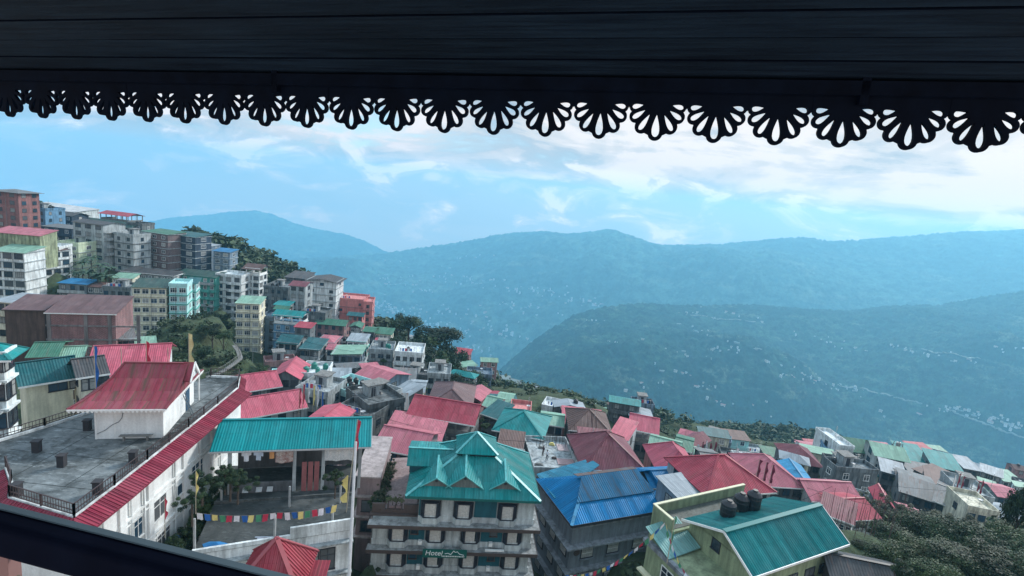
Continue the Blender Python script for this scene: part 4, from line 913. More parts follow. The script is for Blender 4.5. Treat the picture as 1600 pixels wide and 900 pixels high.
# ================================================================== HILLSIDE BUILDINGS, LEFT
h = house
h('red brick tower block with small pale roof at the far left of the hilltop', -22, 297, 28, 190, 14, 6, 0, wallc='dpink', mat=brick('tower', (.28, .075, .07)), roof=('hip', 'grey', 1.6, 1.2), win=(2, 1, 2), ws='d', wz=(1.6, 1.3), cat='building')
h('long building with pale corrugated half-transparent roof on the skyline behind the brick tower', 26, 320, 112, 262, 18, 2, -14, wallc='white', roof=('sf', 'white', 3.5, .4), win=(5, 1, 1), cat='building')
h('blue painted house right of the brick tower', 33, 325, 70, 208, 12, 4, 0, wallc='blue', roof=('flat',), win=(3, 1, 2), ws='d', tanks=2)
h('dark timber house with stepped slate roofs behind the blue house', 64, 333, 112, 222, 12, 3, -4, wallc='navy', roof=('gx', 'dgrey', 2.4, .6), win=(4, 1, 1))
h('long building with dark green roof below the skyline', 95, 343, 205, 228, 12, 3, -8, wallc='dgrey', roof=('gx', 'dgreen', 3.2, .6), win=(8, 1, 2), ws='g', cat='building')
h('open topped building with red gable roof at the skyline', 152, 333, 200, 236, 12, 3, -8, wallc='grey', roof=('gx', 'red', 2.2, .7), win=(4, 1, 2), open_top=True, cat='building')
h('small block with roof tanks on the skyline between red roof and brown brick block', 198, 350, 222, 226, 10, 3, 0, wallc='concrete', win=(2, 1, 1), tanks=2, cat='building')
h('balconied navy house with red rail left of the white terraced block', 62, 353, 112, 198, 10, 4, 2, wallc='navy', roof=('sf', 'grey', 1.0, .3), win=(3, 1, 1), balc='f', ws='w')
h('white terraced block with brown roof and stacked side balconies', 110, 346, 161, 190, 13, 5, -8, wallc='lgrey', roof=('gx', 'dgrey', 1.6, .5), win=(3, 1, 0), balc='r', ws='d', wz=(2.2, 1.4), cat='building')
h('pale concrete stepped block with blue tarp on its roof', 178, 366, 208, 192, 10, 5, -8, wallc='lgrey', win=(2, 1, 1), ws='d', band='dgrey', cat='building')
h('brown brick block with green roof shed and black tanks', 218, 361, 262, 202, 12, 6, -12, wallc='mauve', mat=brick('brownblock', (.16, .10, .105)), roof=('sf', 'green', 1.4, .4), win=(3, 1, 0), ws='w', wz=(1.5, 1.1), band='lgrey', cat='building')
h('charcoal block with white windows and green sheet roof', 264, 366, 305, 206, 12, 6, -10, wallc='navy', roof=('sf', 'dteal', 1.6, .4), win=(2, 1, 1), ws='w', wz=(2.4, 1.3), band='lgrey', cat='building')
h('slim slate-grey block with pale roof left of the blue roofed block', 308, 383, 331, 216, 10, 5, 2, wallc='bluegrey', roof=('hip', 'steel', 1.2, .4), win=(1, 1, 1), ws='w', cat='building')
h('grey block with blue sheet roof at the right end of the hilltop row', 330, 392, 360, 212, 10, 4, 2, wallc='bluegrey', roof=('sf', 'blue', 1.2, .6), win=(2, 1, 1), ws='w', wz=(1.8, 1.2), band='lgrey', cat='building')
h('long low building with pink-red roof and lime green wall at the left edge', -20, 362, 62, 158, 10, 2, 6, wallc='green', roof=('sf', 'rose', 2.6, .4), win=(0, 0, 0), dirt=.7, cat='building')
h('low pale building with mint roof at the left edge under the lime wall', -20, 392, 38, 150, 12, 7, 10, wallc='white', roof=('sf', 'mint', 2.2, .4), win=(3, 1, 0), ws='d', wz=(2.2, 1.6), balc='', band='lgrey', cat='building')
h('tall white corner block with tiled ledge roof and column of dark windows', 28, 390, 66, 168, 12, 7, -8, wallc='white', roof=('sf', 'brown', .8, .2), win=(0, 0, 3), ws='d', wz=(2.0, 1.5), band='lgrey', dirt=.25, cat='building')
h('white stair tower with dark windows beside the tall white corner block', 64, 388, 92, 171, 11, 7, 18, wallc='white', roof=('flat',), win=(2, 0, 1), ws='d', wz=(2.2, 1.7), band='lgrey', dirt=.25, cat='building')
h('cream-green block with broad white roof slab by the palms', 90, 380, 122, 182, 12, 5, 2, wallc='palegreen', win=(2, 1, 1), ws='w', wz=(1.9, 1.2), band='lgrey', dirt=.3, cat='building')
h('long grey terrace with white balcony rails above the yellow block', 186, 424, 270, 186, 9, 4, 2, wallc='grey', roof=('sf', 'dgrey', 1.6, .4), win=(8, 1, 1), ws='w', band='white', balc='f', cat='building')
h('aqua green balconied block with green roof behind the pale cyan block', 270, 428, 337, 192, 10, 6, 2, wallc='aqua', roof=('sf', 'dgreen', 2.0, .5), win=(6, 1, 1), ws='w', band='aqua', balc='f', cat='building')
h('white stained block with dark balconies right of the aqua block', 337, 430, 377, 196, 11, 6, 2, wallc='white', win=(3, 1, 1), ws='d', wz=(1.8, 1.5), band='lgrey', balc='F', cat='building')
h('block with red canted roof and white ledges next to the wooded ridge', 377, 420, 408, 202, 12, 6, 2, wallc='white', roof=('gx', 'brown', 2.6, 1.2), win=(2, 1, 2), ws='d', wz=(1.8, 1.4), band='white', cat='building', open_top=True)
h('low dark houses with blue tarpaulin roof left of the hip roof', 88, 442, 136, 162, 9, 3, 10, wallc='grey', roof=('sf', 'blue', .8, .4), win=(3, 1, 1), balc='f', ws='d')
h('grey tenement with brown hipped roof behind the brick mill', 133, 448, 165, 164, 9, 4, 12, wallc='grey', roof=('hip', 'brown', 1.8, .5), win=(3, 1, 1), ws='w')
h('small white house with mint roof left of the yellow block', 172, 434, 208, 174, 8, 2, 15, wallc='cream', roof=('sf', 'mint', 1.6, .4), win=(3, 1, 1), ws='w')
h('grey stepped tenement between brick mill and yellow block', 160, 451, 204, 160, 10, 7, 12, wallc='grey', win=(4, 1, 1), ws='d', band='dgrey', cat='building')
h('tall pale yellow block with dark green roof and six rows of white windows', 203, 449, 262, 150, 11, 7, 22, wallc='yellow', roof=('sf', 'dgreen', 2.6, .5), win=(4, 1, 1), ws='w', wz=(1.6, 1.3), band='cream', dirt=.3, cat='building')
h('pale cyan block with green ledges and white windows', 264, 447, 292, 154, 10, 7, 22, wallc='cyan', win=(2, 1, 1), ws='w', wz=(1.6, 1.3), band='aqua', dirt=.25, cat='building')
h('narrow pale cyan wing with dark green canopy roof', 288, 443, 309, 162, 9, 7, 22, wallc='cyan', roof=('sf', 'dteal', 1.4, .6), win=(1, 1, 2), ws='w', wz=(1.6, 1.3), band='aqua', dirt=.25, cat='building')
h('cream yellow block on concrete stilts with mint roof shed', 366, 474, 407, 162, 11, 6, 14, wallc='yellow', roof=('sf', 'mint', 1.6, .4), win=(3, 2, 1), ws='w', wz=(1.8, 1.3), band='cream', extra=14, dirt=.3, cat='building')
# big brick mill
h('long brick building with weathered mauve sheet roof and concrete columns', 68, 489, 182, 95, 12, 4, 19, wallc='mauve', mat=brick('mill', (.26, .105, .11)), roof=('sf', 'mauve', 3.2, .3), win=(0, 0, 0), fh=2.6, cat='building', extra=8, near=True)
h('darker end of the brick building under the same mauve roof, hung with nets', 2, 484, 70, 97, 11, 4, 19, wallc='brown', roof=('sf', 'mauve', 2.4, .3), win=(0, 0, 0), cat='building', extra=8, near=True)
# ---- middle cluster
h('big white block under wide dark grey warehouse roof', 474, 438, 529, 205, 16, 8, 3, wallc='white', roof=('gy', 'dgrey', 2.0, 1.2), win=(3, 1, 1), ws='d', wz=(1.4, 1.1), band='lgrey', dirt=.5, skipwin=.55, cat='building')
h('dark rear wing under the wide grey warehouse roof', 443, 433, 478, 214, 16, 4, 3, wallc='dgrey', roof=('sf', 'dgrey', 2.0, .5), win=(3, 1, 1), ws='g', cat='building')
h('grey tenement with red gable roof left of the white warehouse block', 450, 446, 478, 188, 12, 7, 3, wallc='lgrey', roof=('gx', 'maroon', 2.0, .5), win=(2, 2, 1), ws='d', wz=(1.6, 1.3), dirt=.6, cat='building')
h('worn grey tenement on the slope left of the red gable tenement', 412, 449, 450, 198, 14, 6, 3, wallc='grey', win=(4, 1, 1), ws='d', tanks=2, dirt=.6, cat='building')
h('tall salmon pink block with flat roof', 526, 468, 570, 214, 14, 6, 6, wallc='pink', win=(3, 1, 1), ws='d', wz=(.9, .9), band='dpink', skipwin=.7, dirt=.3, cat='building')
h('lower salmon pink wing at the right of the pink block', 568, 474, 582, 212, 12, 5, 10, wallc='pink', win=(1, 1, 1), ws='d', band='dpink', dirt=.3, cat='building')
h('blue hill house with white upper veranda and three small white gables on teal roof', 424, 493, 472, 165, 10, 6, 3, wallc='blue', roof=('gx', 'teal', 2.2, .6), win=(3, 3, 1), ws='w', band='lgrey', open_top=True, cat='building')
h('blue-grey tenement stepping down the slope left of the blue veranda house', 405, 497, 430, 172, 12, 7, 3, wallc='bluegrey', roof=('flat',), win=(2, 2, 1), ws='d', cat='building')
h('small hut with bright teal roof below the red gable tenement', 426, 476, 452, 180, 7, 2, 3, wallc='grey', roof=('sf', 'teal', 1.0, .4), win=(2, 1, 1))
h('dark hut with green gable roof above the blue veranda house', 426, 483, 450, 175, 7, 2, 3, wallc='maroon' if 'maroon' in C else 'brown', roof=('gx', 'green', 1.4, .5), win=(2, 1, 1))
h('concrete frame building under the white warehouse block', 470, 489, 508, 184, 10, 4, 3, wallc='concrete', win=(3, 1, 1), ws='g', tanks=1, open_top=False, balc='f', cat='building')
h('pink-brown tenement with green gable roof', 490, 506, 540, 182, 11, 4, 4, wallc='dpink', roof=('gx', 'green', 2.0, .7), win=(4, 1, 2), ws='d', dirt=.5, cat='building')
h('small pink house with teal roof in front of the salmon block', 541, 493, 568, 196, 8, 4, 4, wallc='pink', roof=('gx', 'dteal', 1.4, .6), win=(3, 1, 1), ws='d')
h('dark hut with green gable roof right of the pink-brown tenement', 545, 511, 564, 178, 8, 3, 5, wallc='dgrey', roof=('gy', 'green', 1.2, .5), win=(2, 1, 1))
h('low shop with red sheet roof below the blue veranda house', 458, 511, 486, 160, 7, 3, 3, wallc='grey', roof=('sf', 'red', 1.0, .4), win=(2, 1, 1), ws='d')
h('grey balconied tenement with dark teal gable roof in the middle of the slope', 430, 536, 466, 142, 11, 7, 3, wallc='lgrey', roof=('gx', 'dteal', 2.6, .6), win=(3, 3, 1), ws='d', band='concrete', balc='fl', dirt=.6, cat='building')
h('right wing of the grey balconied tenement with lower dark teal roof', 466, 545, 500, 140, 11, 6, 4, wallc='lgrey', roof=('sf', 'dteal', 1.8, .5), win=(4, 1, 2), ws='d', band='lgrey', dirt=.6, balc='f', cat='building')
h('brownish tenement with pink-red roof in the middle of the slope', 491, 535, 524, 150, 11, 7, 4, wallc='mauve', roof=('hip', 'rose', 1.6, .5), win=(3, 1, 1), ws='d', band='grey', balc='f', dirt=.5, cat='building')
h('small white house with two pink roofs beside the green roofed tenement', 508, 546, 536, 144, 7, 3, 4, wallc='white', roof=('gx', 'rose', 1.4, .4), win=(3, 1, 1), ws='d')
h('blue-grey tenement with pale green roof and blue tarpaulin awning', 516, 554, 566, 134, 11, 6, 8, wallc='bluegrey', roof=('sl', 'mint', 1.2, .6), win=(4, 2, 2), ws='d', band='lgrey', dirt=.4, balc='r', cat='building')
h('pale block with light blue roof behind the green roofed tenement', 540, 533, 572, 152, 10, 6, 6, wallc='white', roof=('sf', 'steel', .9, .4), win=(3, 1, 2), ws='d', band='aqua', cat='building')
h('terraced concrete house with clutter above the two pink roofs', 520, 538, 545, 158, 8, 4, 4, wallc='concrete', win=(2, 1, 1), ws='g', tanks=3)
h('small yellow house with green roof left of the tall trees', 584, 521, 613, 178, 8, 2, 4, wallc='yellow', roof=('sf', 'green', 1.6, .5), win=(4, 1, 1), ws='w')
h('dark house with green roof left of the yellow house', 566, 518, 586, 176, 9, 4, 4, wallc='dgrey', roof=('gx', 'green', 1.4, .4), win=(2, 1, 1), ws='d')
h('pale grey block with blue tank on flat roof', 577, 549, 613, 150, 11, 5, 8, wallc='lgrey', win=(3, 1, 2), ws='g', band='concrete', tanks=2, tankc='green', dirt=.6, skipwin=.4, cat='building')
h('small red roofed house above the pale grey flat-roofed block', 584, 535, 603, 162, 7, 3, 6, wallc='grey', roof=('gx', 'red', 1.2, .4), win=(2, 1, 1), ws='d')
h('white concrete block with open verandas and green net', 617, 553, 660, 146, 12, 5, 6, wallc='white', win=(4, 1, 1), ws='g', band='lgrey', balc='f', dirt=.6, cat='building', tanks=1)
h('plant-covered concrete terraces below the big trees', 668, 587, 703, 130, 10, 4, 6, wallc='lgrey', win=(3, 1, 1), ws='d', balc='f', dirt=.75, cat='building')
# ---- pink roofs between the white hotel and the slope
h('school-like hall with long pink roof behind the turquoise shed, nearest of the pink roofs', 374, 657, 482, 79, 9, 3, pyR=637, wallc='lgrey', roof=('gx', 'pink', 1.56, .5), win=(4, 1, 1), ws='d')
h('low pink roof at the right end of the nearest pink roofed hall', 478, 655, 532, 77, 6, 3, pyR=664, wallc='mauve', roof=('gy', 'pink', 0.72, .3), win=(2, 1, 1), ws='d')
h('grey walled building with long pink roof left of the tank-topped houses', 352, 618, 442, 90, 9, 4, pyR=604, wallc='grey', roof=('gx', 'pink', 1.56, .6), win=(5, 1, 2), ws='d', cat='building')
h('pink gable roof behind the grey walled pink roofed building', 420, 592, 470, 100, 10, 3, pyR=594, wallc='grey', roof=('gy', 'pink', 1.44, .5), win=(3, 1, 1), ws='d')
h('large pink gable roof behind the flared roof of the rooftop room', 128, 592, 262, 66, 14, 4, pyR=584, wallc='white', roof=('gx', 'pink', 2.16, .6), win=(5, 1, 1), ws='d', cat='building')
# flat tank houses
h('white washed house with flat mossy roof and row of tanks, left of the tank-topped group', 466, 588, 508, 104, 8, 3, pyR=590, wallc='white', win=(2, 1, 1), ws='d', tanks=4, tankc='green', dirt=.6)
h('low terrace house with dark parapet below the white washed tank house', 462, 612, 512, 93, 8, 2, pyR=620, wallc='lgrey', win=(3, 1, 1), ws='d', dirt=.8)
h('pale blue washed house with dark roof and row of black tanks', 508, 606, 546, 99, 8, 3, pyR=618, wallc='cyan', win=(2, 1, 1), ws='d', tanks=6, dirt=.7)
h('house with crowded black tank roof, right one of the tank-topped pair', 542, 620, 582, 95, 9, 3, pyR=634, wallc='lgrey', win=(3, 1, 1), ws='d', tanks=7, dirt=.75)
h('mossy walled courtyard house with laundry below the crowded tank roof', 520, 645, 575, 87, 7, 2, pyR=660, wallc='concrete', win=(3, 1, 1), ws='d', dirt=.8)
h('grey flat-roofed house right of the courtyard house', 576, 640, 632, 88, 10, 3, pyR=628, wallc='concrete', win=(3, 2, 1), ws='d', dirt=.8)
h('house with red roof and barred upper windows in the middle of the lower slope', 546, 590, 592, 112, 12, 3, pyR=606, wallc='bluegrey', roof=('gx', 'rose', 1.44, .5), win=(4, 1, 1), ws='d', wz=(1.4, 1.3))
h('shed with long steel-blue lean-to roof left of the red roofed barred house', 505, 600, 548, 110, 8, 2, pyR=600, wallc='dgrey', roof=('sf', 'steel', 1.08, .3), win=(2, 0, 0), ws='d')
h('low house with shining steel sheet roof tilted to the left', 590, 622, 616, 100, 9, 2, pyR=634, wallc='dgrey', roof=('sf', 'steel', 1.80, .3), win=(2, 1, 1), ws='d')
h('small house with brown-red lean-to roof above the steel roofed house', 570, 583, 600, 122, 6, 2, pyR=580, wallc='dgrey', roof=('sf', 'rose', 0.54, .3), win=(2, 0, 0), ws='d')
h('dark cluttered house with pale scrap roof between steel roof and trees', 610, 594, 650, 118, 8, 3, pyR=596, wallc='dgrey', roof=('sf', 'grey', 0.60, .4), win=(3, 1, 1), ws='d')
h('small white house half hidden by shrubs right of the steel roofed house', 636, 612, 664, 106, 8, 3, pyR=614, wallc='cream', roof=('gx', 'steel', 0.72, .4), win=(2, 1, 1), ws='d')
h('tin roofed hut among shrubs left of the long red roof', 606, 640, 640, 93, 7, 2, pyR=640, wallc='cream', roof=('sf', 'grey', 0.60, .4), win=(2, 1, 1), ws='d')
h('long red roofed house with open upper veranda behind the pink barrel roof', 634, 648, 742, 86, 9, 3, pyR=666, wallc='dgrey', roof=('gx', 'red', 1.68, .7), win=(6, 1, 1), ws='d', wz=(1.6, 1.4), open_top=True)
h('house with brown mossy hipped roof behind the long red roof', 664, 635, 738, 100, 15, 3, pyR=642, wallc='dgrey', roof=('hip', 'mauve', 2.02, .6), win=(4, 1, 2), ws='d')
h('house with worn rose roof at the right end of the brown mossy roof', 716, 620, 752, 112, 8, 3, pyR=628, wallc='dpink', roof=('gy', 'rose', 0.84, .4), win=(2, 1, 1), ws='d')
h('big rose-pink roofed house left of the turquoise hotel, front slope', 580, 700, 662, 72, 9, 3, pyR=716, wallc='mauve', roof=('gx', 'rose', 1.44, .5), win=(4, 1, 1), ws='d')
h('pale pink roofed rear part above the rose-pink house beside the turquoise hotel', 596, 678, 690, 80, 8, 3, pyR=690, wallc='grey', roof=('sf', 'rose', 0.84, .3), win=(4, 1, 1), ws='d')
# ---- right of the hotel, middle distance
h('small white house with mint roof behind the long red roof', 752, 634, 778, 106, 7, 2, pyR=640, wallc='white', roof=('gx', 'mint', 0.96, .4), win=(2, 1, 1), ws='d')
h('house with light mint gable roof, second from the brown mossy roof', 774, 630, 800, 114, 8, 2, pyR=634, wallc='dpink', roof=('gx', 'mint', 0.96, .5), win=(2, 1, 1), ws='d')
h('shed with dark teal lean-to roof right of the long red roof', 750, 646, 778, 98, 7, 2, pyR=656, wallc='dgrey', roof=('sf', 'dteal', 0.96, .4), win=(2, 1, 1), ws='d')
h('cream terrace house with pink wall right of the mint roofs', 796, 650, 828, 108, 8, 2, pyR=654, wallc='pink', win=(3, 1, 1), ws='d')
h('house with turquoise hipped roof behind the turquoise hotel', 768, 672, 850, 87, 11, 3, pyR=688, wallc='grey', roof=('hip', 'teal', 2.02, .6), win=(4, 1, 1), ws='d')
h('shack with pale patched mint roof left of the brown pyramid roof', 842, 662, 882, 98, 7, 2, pyR=668, wallc='lgrey', roof=('gx', 'mint', 0.72, .4), win=(3, 1, 1), ws='d')
h('building under construction with pale floor slab and rebar right of the turquoise hotel', 834, 738, 905, 76, 11, 4, pyR=740, wallc='lgrey', win=(3, 1, 1), ws='g', dirt=.7, cat='building')
h('shed roofed with rusty and pale sheets beside the turquoise hotel', 776, 696, 818, 80, 5, 2, pyR=702, wallc='dgrey', roof=('sf', 'brown', 0.72, .3), win=(2, 0, 0), ws='d')
h('house with bright pink long roof behind the brown pyramid roof', 878, 662, 944, 104, 7, 2, pyR=670, wallc='dpink', roof=('sf', 'pink', 1.32, .3), win=(3, 1, 1), ws='d')
h('house with dark brown pyramid roof', 888, 672, 958, 92, 11, 3, pyR=680, wallc='dgrey', roof=('pyr', 'brown', 2.16, .4), win=(3, 1, 1), ws='d', ribs=.8)
h('house with pink lean-to roof right of the brown pyramid roof', 950, 680, 982, 92, 8, 2, pyR=690, wallc='white', roof=('sf', 'pink', 1.08, .3), win=(2, 1, 1), ws='d')
h('big maroon roofed house behind the blue roofed building', 910, 734, 1012, 74, 12, 3, pyR=738, wallc='dpink', roof=('hip', 'maroon', 3.02, .5), win=(4, 2, 1), ws='d')
h('flat maroon painted rooftop block left behind the big maroon roof', 906, 700, 962, 84, 7, 3, pyR=706, wallc='dpink', roof=('sf', 'maroon', 0.84, .2), win=(3, 1, 1), ws='d')
h('red gabled house standing tall at the edge of the valley', 981, 670, 1030, 104, 9, 4, pyR=680, wallc='dgrey', roof=('gx', 'pink', 1.56, .5), win=(4, 2, 1), ws='d', open_top=True)
h('house with patched light green roof left of the pink hipped roofs', 1010, 702, 1062, 92, 8, 3, pyR=716, wallc='lgrey', roof=('gx', 'mint', 1.08, .5), win=(3, 1, 1), ws='d')
h('small house with green hut roof right of the patched green roof', 1052, 700, 1082, 98, 8, 3, pyR=708, wallc='grey', roof=('gx', 'green', 0.72, .4), win=(2, 1, 1), ws='d')
h('house with brown roof dropping towards the valley behind the green huts', 1052, 690, 1082, 118, 10, 3, pyR=704, wallc='dpink', roof=('gy', 'maroon', 1.08, .5), win=(2, 1, 2), ws='d')
h('house with pink-red hipped roof, left one of the neighbouring pair', 1030, 745, 1104, 76, 11, 3, pyR=752, wallc='dpink', roof=('hip', 'pink', 2.45, .5), win=(3, 1, 2), ws='d')
h('house with pink-red hipped roof, right and nearer one of the pair', 1104, 778, 1214, 64, 11, 3, pyR=770, wallc='lgrey', roof=('hip', 'red', 2.59, .5), win=(4, 2, 1), ws='d')
h('small annex with blue roof at the right end of the blue roofed building', 1018, 764, 1082, 70, 6, 3, pyR=760, wallc='bluegrey', roof=('gx', 'blue', 0.96, .4), win=(2, 1, 1), ws='d')
h('shed with pale steel roof between blue annex and green building', 1066, 786, 1112, 63, 6, 3, pyR=778, wallc='bluegrey', roof=('sf', 'steel', 0.48, .3), win=(2, 1, 1), ws='d')
# ---- right-hand lower town
h('low house with slate roof behind the pair of pink hipped roofs', 1100, 728, 1132, 92, 8, 2, pyR=732, wallc='grey', roof=('gx', 'grey', 0.84, .4), win=(2, 1, 1), ws='d')
h('hut with light green roof at the valley edge behind the slate roof', 1084, 714, 1112, 108, 6, 2, pyR=720, wallc='white', roof=('gx', 'mint', 0.72, .4), win=(2, 1, 1), ws='d')
h('house with broad rose roof beside the three dark red flags', 1188, 760, 1262, 84, 12, 3, pyR=764, wallc='dgrey', roof=('hip', 'rose', 2.16, .5), win=(4, 2, 1), ws='d')
h('white terrace house with clutter at the valley edge left of the rose roof', 1160, 735, 1196, 108, 8, 2, pyR=740, wallc='white', win=(3, 1, 1), ws='d', tanks=1)
h('house under sky-blue sheet roof', 1232, 752, 1276, 98, 9, 2, pyR=760, wallc='grey', roof=('gy', 'skyblue', 0.96, .3), win=(3, 1, 1), ws='d')
h('small block with dark window wall at the valley edge left of the maroon roofs', 1200, 720, 1228, 130, 8, 3, pyR=724, wallc='dgrey', roof=('sf', 'green', 0.72, .5), win=(3, 1, 1), ws='w')
h('house with maroon gabled roofs in front of the blue tall house', 1230, 722, 1288, 118, 11, 3, pyR=732, wallc='dgrey', roof=('hip', 'maroon', 2.02, .6), win=(4, 1, 1), ws='d')
h('tall narrow blue house leaning to the slope', 1290, 706, 1316, 140, 10, 5, pyR=712, wallc='blue', win=(2, 2, 1), ws='d', balc='f', cat='building')
h('white slab wall block between blue house and green roofed block', 1312, 700, 1334, 138, 12, 6, pyR=702, wallc='white', win=(1, 1, 2), ws='d', balc='r', cat='building', dirt=.5)
h('block with bright green roof at the valley edge', 1328, 706, 1372, 146, 12, 5, pyR=712, wallc='bluegrey', roof=('gx', 'green', 1.80, .7), win=(4, 2, 1), ws='w', wz=(1.8, 1.5), cat='building', mat=None)
h('hall with pale mint roof right of the bright green roof', 1366, 712, 1424, 138, 12, 4, pyR=724, wallc='lgrey', roof=('gx', 'mint', 1.56, 1.0), win=(3, 1, 1), ws='d', wz=(2, 1.6), cat='building')
h('small house with brown-red roof tucked between maroon and blue houses', 1256, 706, 1292, 150, 9, 3, pyR=712, wallc='white', roof=('gx', 'rose', 0.84, .5), win=(3, 1, 1), ws='d')
h('long hall with bright teal roof on the right valley edge', 1416, 720, 1462, 158, 12, 3, pyR=728, wallc='grey', roof=('sf', 'teal', 1.80, .6), win=(5, 1, 1), ws='d', cat='building')
h('second teal roofed hall, right of the long one on the valley edge', 1456, 728, 1508, 152, 11, 3, pyR=740, wallc='grey', roof=('sf', 'teal', 1.56, .6), win=(5, 1, 1), ws='d', cat='building')
h('brown roofed low house in front of the teal halls', 1424, 732, 1452, 138, 9, 2, pyR=746, wallc='dgrey', roof=('sf', 'brown', 0.84, .4), win=(2, 1, 1), ws='d')
h('dark walled house with flat pale roof on the right valley edge', 1506, 732, 1538, 160, 10, 4, pyR=738, wallc='dgrey', roof=('sf', 'steel', 0.72, .6), win=(4, 1, 1), ws='d', cat='building')
h('house with pale canted roof right of the dark walled house', 1530, 736, 1568, 166, 10, 4, pyR=748, wallc='grey', roof=('gx', 'white', 1.20, .6), win=(4, 1, 1), ws='d', cat='building')
h('white low houses at the far right edge of the town', 1568, 752, 1606, 178, 10, 3, pyR=758, wallc='white', roof=('sf', 'mint', 0.84, .5), win=(4, 1, 1), ws='d')
h('large grey shed roof, left one of the two long grey sheds', 1404, 768, 1466, 112, 16, 2, pyR=788, wallc='dgrey', roof=('gx', 'grey', 1.32, .5), win=(3, 1, 1), ws='d', cat='shed')
h('large grey shed roof, right one of the two long grey sheds', 1456, 782, 1520, 106, 15, 2, pyR=806, wallc='dgrey', roof=('gx', 'grey', 1.32, .5), win=(3, 1, 1), ws='d', cat='shed')
h('roof garden house with white pergola right of the long grey sheds', 1500, 772, 1552, 108, 10, 3, pyR=784, wallc='lgrey', win=(4, 1, 1), ws='d', dirt=.7, tanks=1)
h('cream walled house under the roof garden house', 1512, 796, 1560, 98, 8, 3, pyR=806, wallc='cream', win=(3, 1, 1), ws='d', dirt=.6)
h('hut with mint gable roof behind the tall bare poles', 1338, 758, 1372, 108, 9, 3, pyR=762, wallc='dgrey', roof=('gy', 'mint', 1.20, .4), win=(2, 1, 1), ws='d')
h('long pink roofed house behind the tall bare poles', 1268, 784, 1352, 82, 8, 3, pyR=788, wallc='lgrey', roof=('gx', 'rose', 1.44, .5), win=(5, 1, 1), ws='d')
h('pale house with blue window frames seen through the poles', 1278, 800, 1336, 72, 6, 3, pyR=822, wallc='lgrey', roof=('sf', 'maroon', 0.84, .3), win=(5, 1, 1), ws='w')
h('small red roofed house right of the tall bare poles', 1336, 814, 1380, 76, 8, 3, pyR=812, wallc='white', roof=('gx', 'red', 1.08, .5), win=(3, 1, 1), ws='w')
h('red roofed house half hidden by the pale trees', 1372, 792, 1402, 92, 8, 2, pyR=800, wallc='dgrey', roof=('gy', 'red', 0.96, .4), win=(2, 1, 1), ws='d')
h('small house with rose roof deep in the trees at lower right', 1416, 812, 1440, 92, 7, 2, pyR=818, wallc='dgrey', roof=('gx', 'rose', 0.72, .4), win=(2, 1, 1), ws='d')
h('house with red roof at the right edge below the valley houses', 1558, 776, 1602, 128, 9, 3, pyR=784, wallc='grey', roof=('gx', 'rose', 0.96, .5), win=(3, 1, 1), ws='d')
h('scrap roofed workshop in front of the mint hall', 1376, 736, 1418, 128, 9, 2, pyR=748, wallc='dgrey', roof=('sf', 'steel', 0.60, .4), win=(3, 1, 1), ws='d')
h('dark house with rusty sheet roof in front of the brown roofed low house', 1446, 752, 1492, 128, 10, 2, pyR=766, wallc='dgrey', roof=('sf', 'brown', 0.72, .4), win=(3, 1, 1), ws='d')
h('low concrete house below the bright green roofed block', 1306, 738, 1340, 122, 9, 2, pyR=744, wallc='concrete', win=(3, 1, 1), ws='d')
h('grey roofed house between scrap workshop and long grey sheds', 1400, 752, 1440, 122, 9, 2, pyR=764, wallc='grey', roof=('gx', 'dgrey', 0.84, .5), win=(3, 1, 1), ws='d')
h('long flat-roofed house with dark slate roof at the bottom below the green building', 1300, 915, 1440, 44, 6, 2, pyR=945, wallc='dgrey', roof=('gx', 'dgrey', 1.0, .5), win=(0, 0, 0), extra=3)
h('small pale house with corrugated roof at the right edge among trees', 1560, 808, 1604, 110, 8, 2, pyR=816, wallc='lgrey', roof=('gx', 'steel', 0.84, .4), win=(3, 1, 1), ws='d')
h('steel roofed house left of the red roof at the right edge', 1530, 764, 1562, 132, 8, 3, pyR=774, wallc='grey', roof=('sf', 'mint', 0.72, .4), win=(3, 1, 1), ws='d')
# ---- houses left of the terrace hotel
h('white balconied guest house with turquoise roof at the far left edge', -70, 566, 16, 47, 4, 5, 24, fh=2.9, wallc='white', roof=('hip', 'teal', 1.30, .9), win=(3, 1, 2), ws='d', wz=(1.6, 1.5), band='white', balc='f', dirt=.15, cat='building')
h('cream yellow building with long dark turquoise roof left of the rooftop room', 28, 606, 128, 54, 6.5, 4, pyR=590, fh=2.9, wallc='yellow', roof=('gx', 'dteal', 1.32, .7), win=(0, 0, 0), ws='d', wz=(2.6, 1.3), dirt=.2, cat='building')
h('lower wing with slate grey roof continuing the dark turquoise roof', 118, 592, 172, 55, 6, 3, pyR=584, wallc='cream', roof=('gx', 'dgrey', 1.08, .5), win=(3, 1, 1), ws='d', cat='building')
h('dark house with light green sheet roof behind the dark turquoise roof', 38, 560, 90, 66, 8, 3, pyR=558, wallc='brown', roof=('gx', 'green', 0.84, .5), win=(3, 1, 1), ws='w')
h('small lower light green roof attached right of the light green roofed house', 86, 562, 124, 68, 6, 3, pyR=560, wallc='brown', roof=('gx', 'mint', 0.72, .5), win=(2, 1, 1), ws='w')
h('shack with patched grey roof right of the brick building', 178, 531, 214, 100, 8, 2, pyR=528, wallc='dpink', roof=('sf', 'grey', 0.48, .4), win=(3, 1, 1), ws='d')
h('small hut with turquoise awning below the yellow block', 205, 544, 246, 104, 7, 2, pyR=541, wallc='dgrey', roof=('sf', 'mint', 0.48, .3), win=(3, 1, 1), ws='d')
h('white house with grey roof peeping at the left edge below the arcade', -14, 470, 20, 105, 9, 4, 2, wallc='cream', roof=('sf', 'steel', .8, .6), win=(2, 1, 1), ws='d', balc='f')

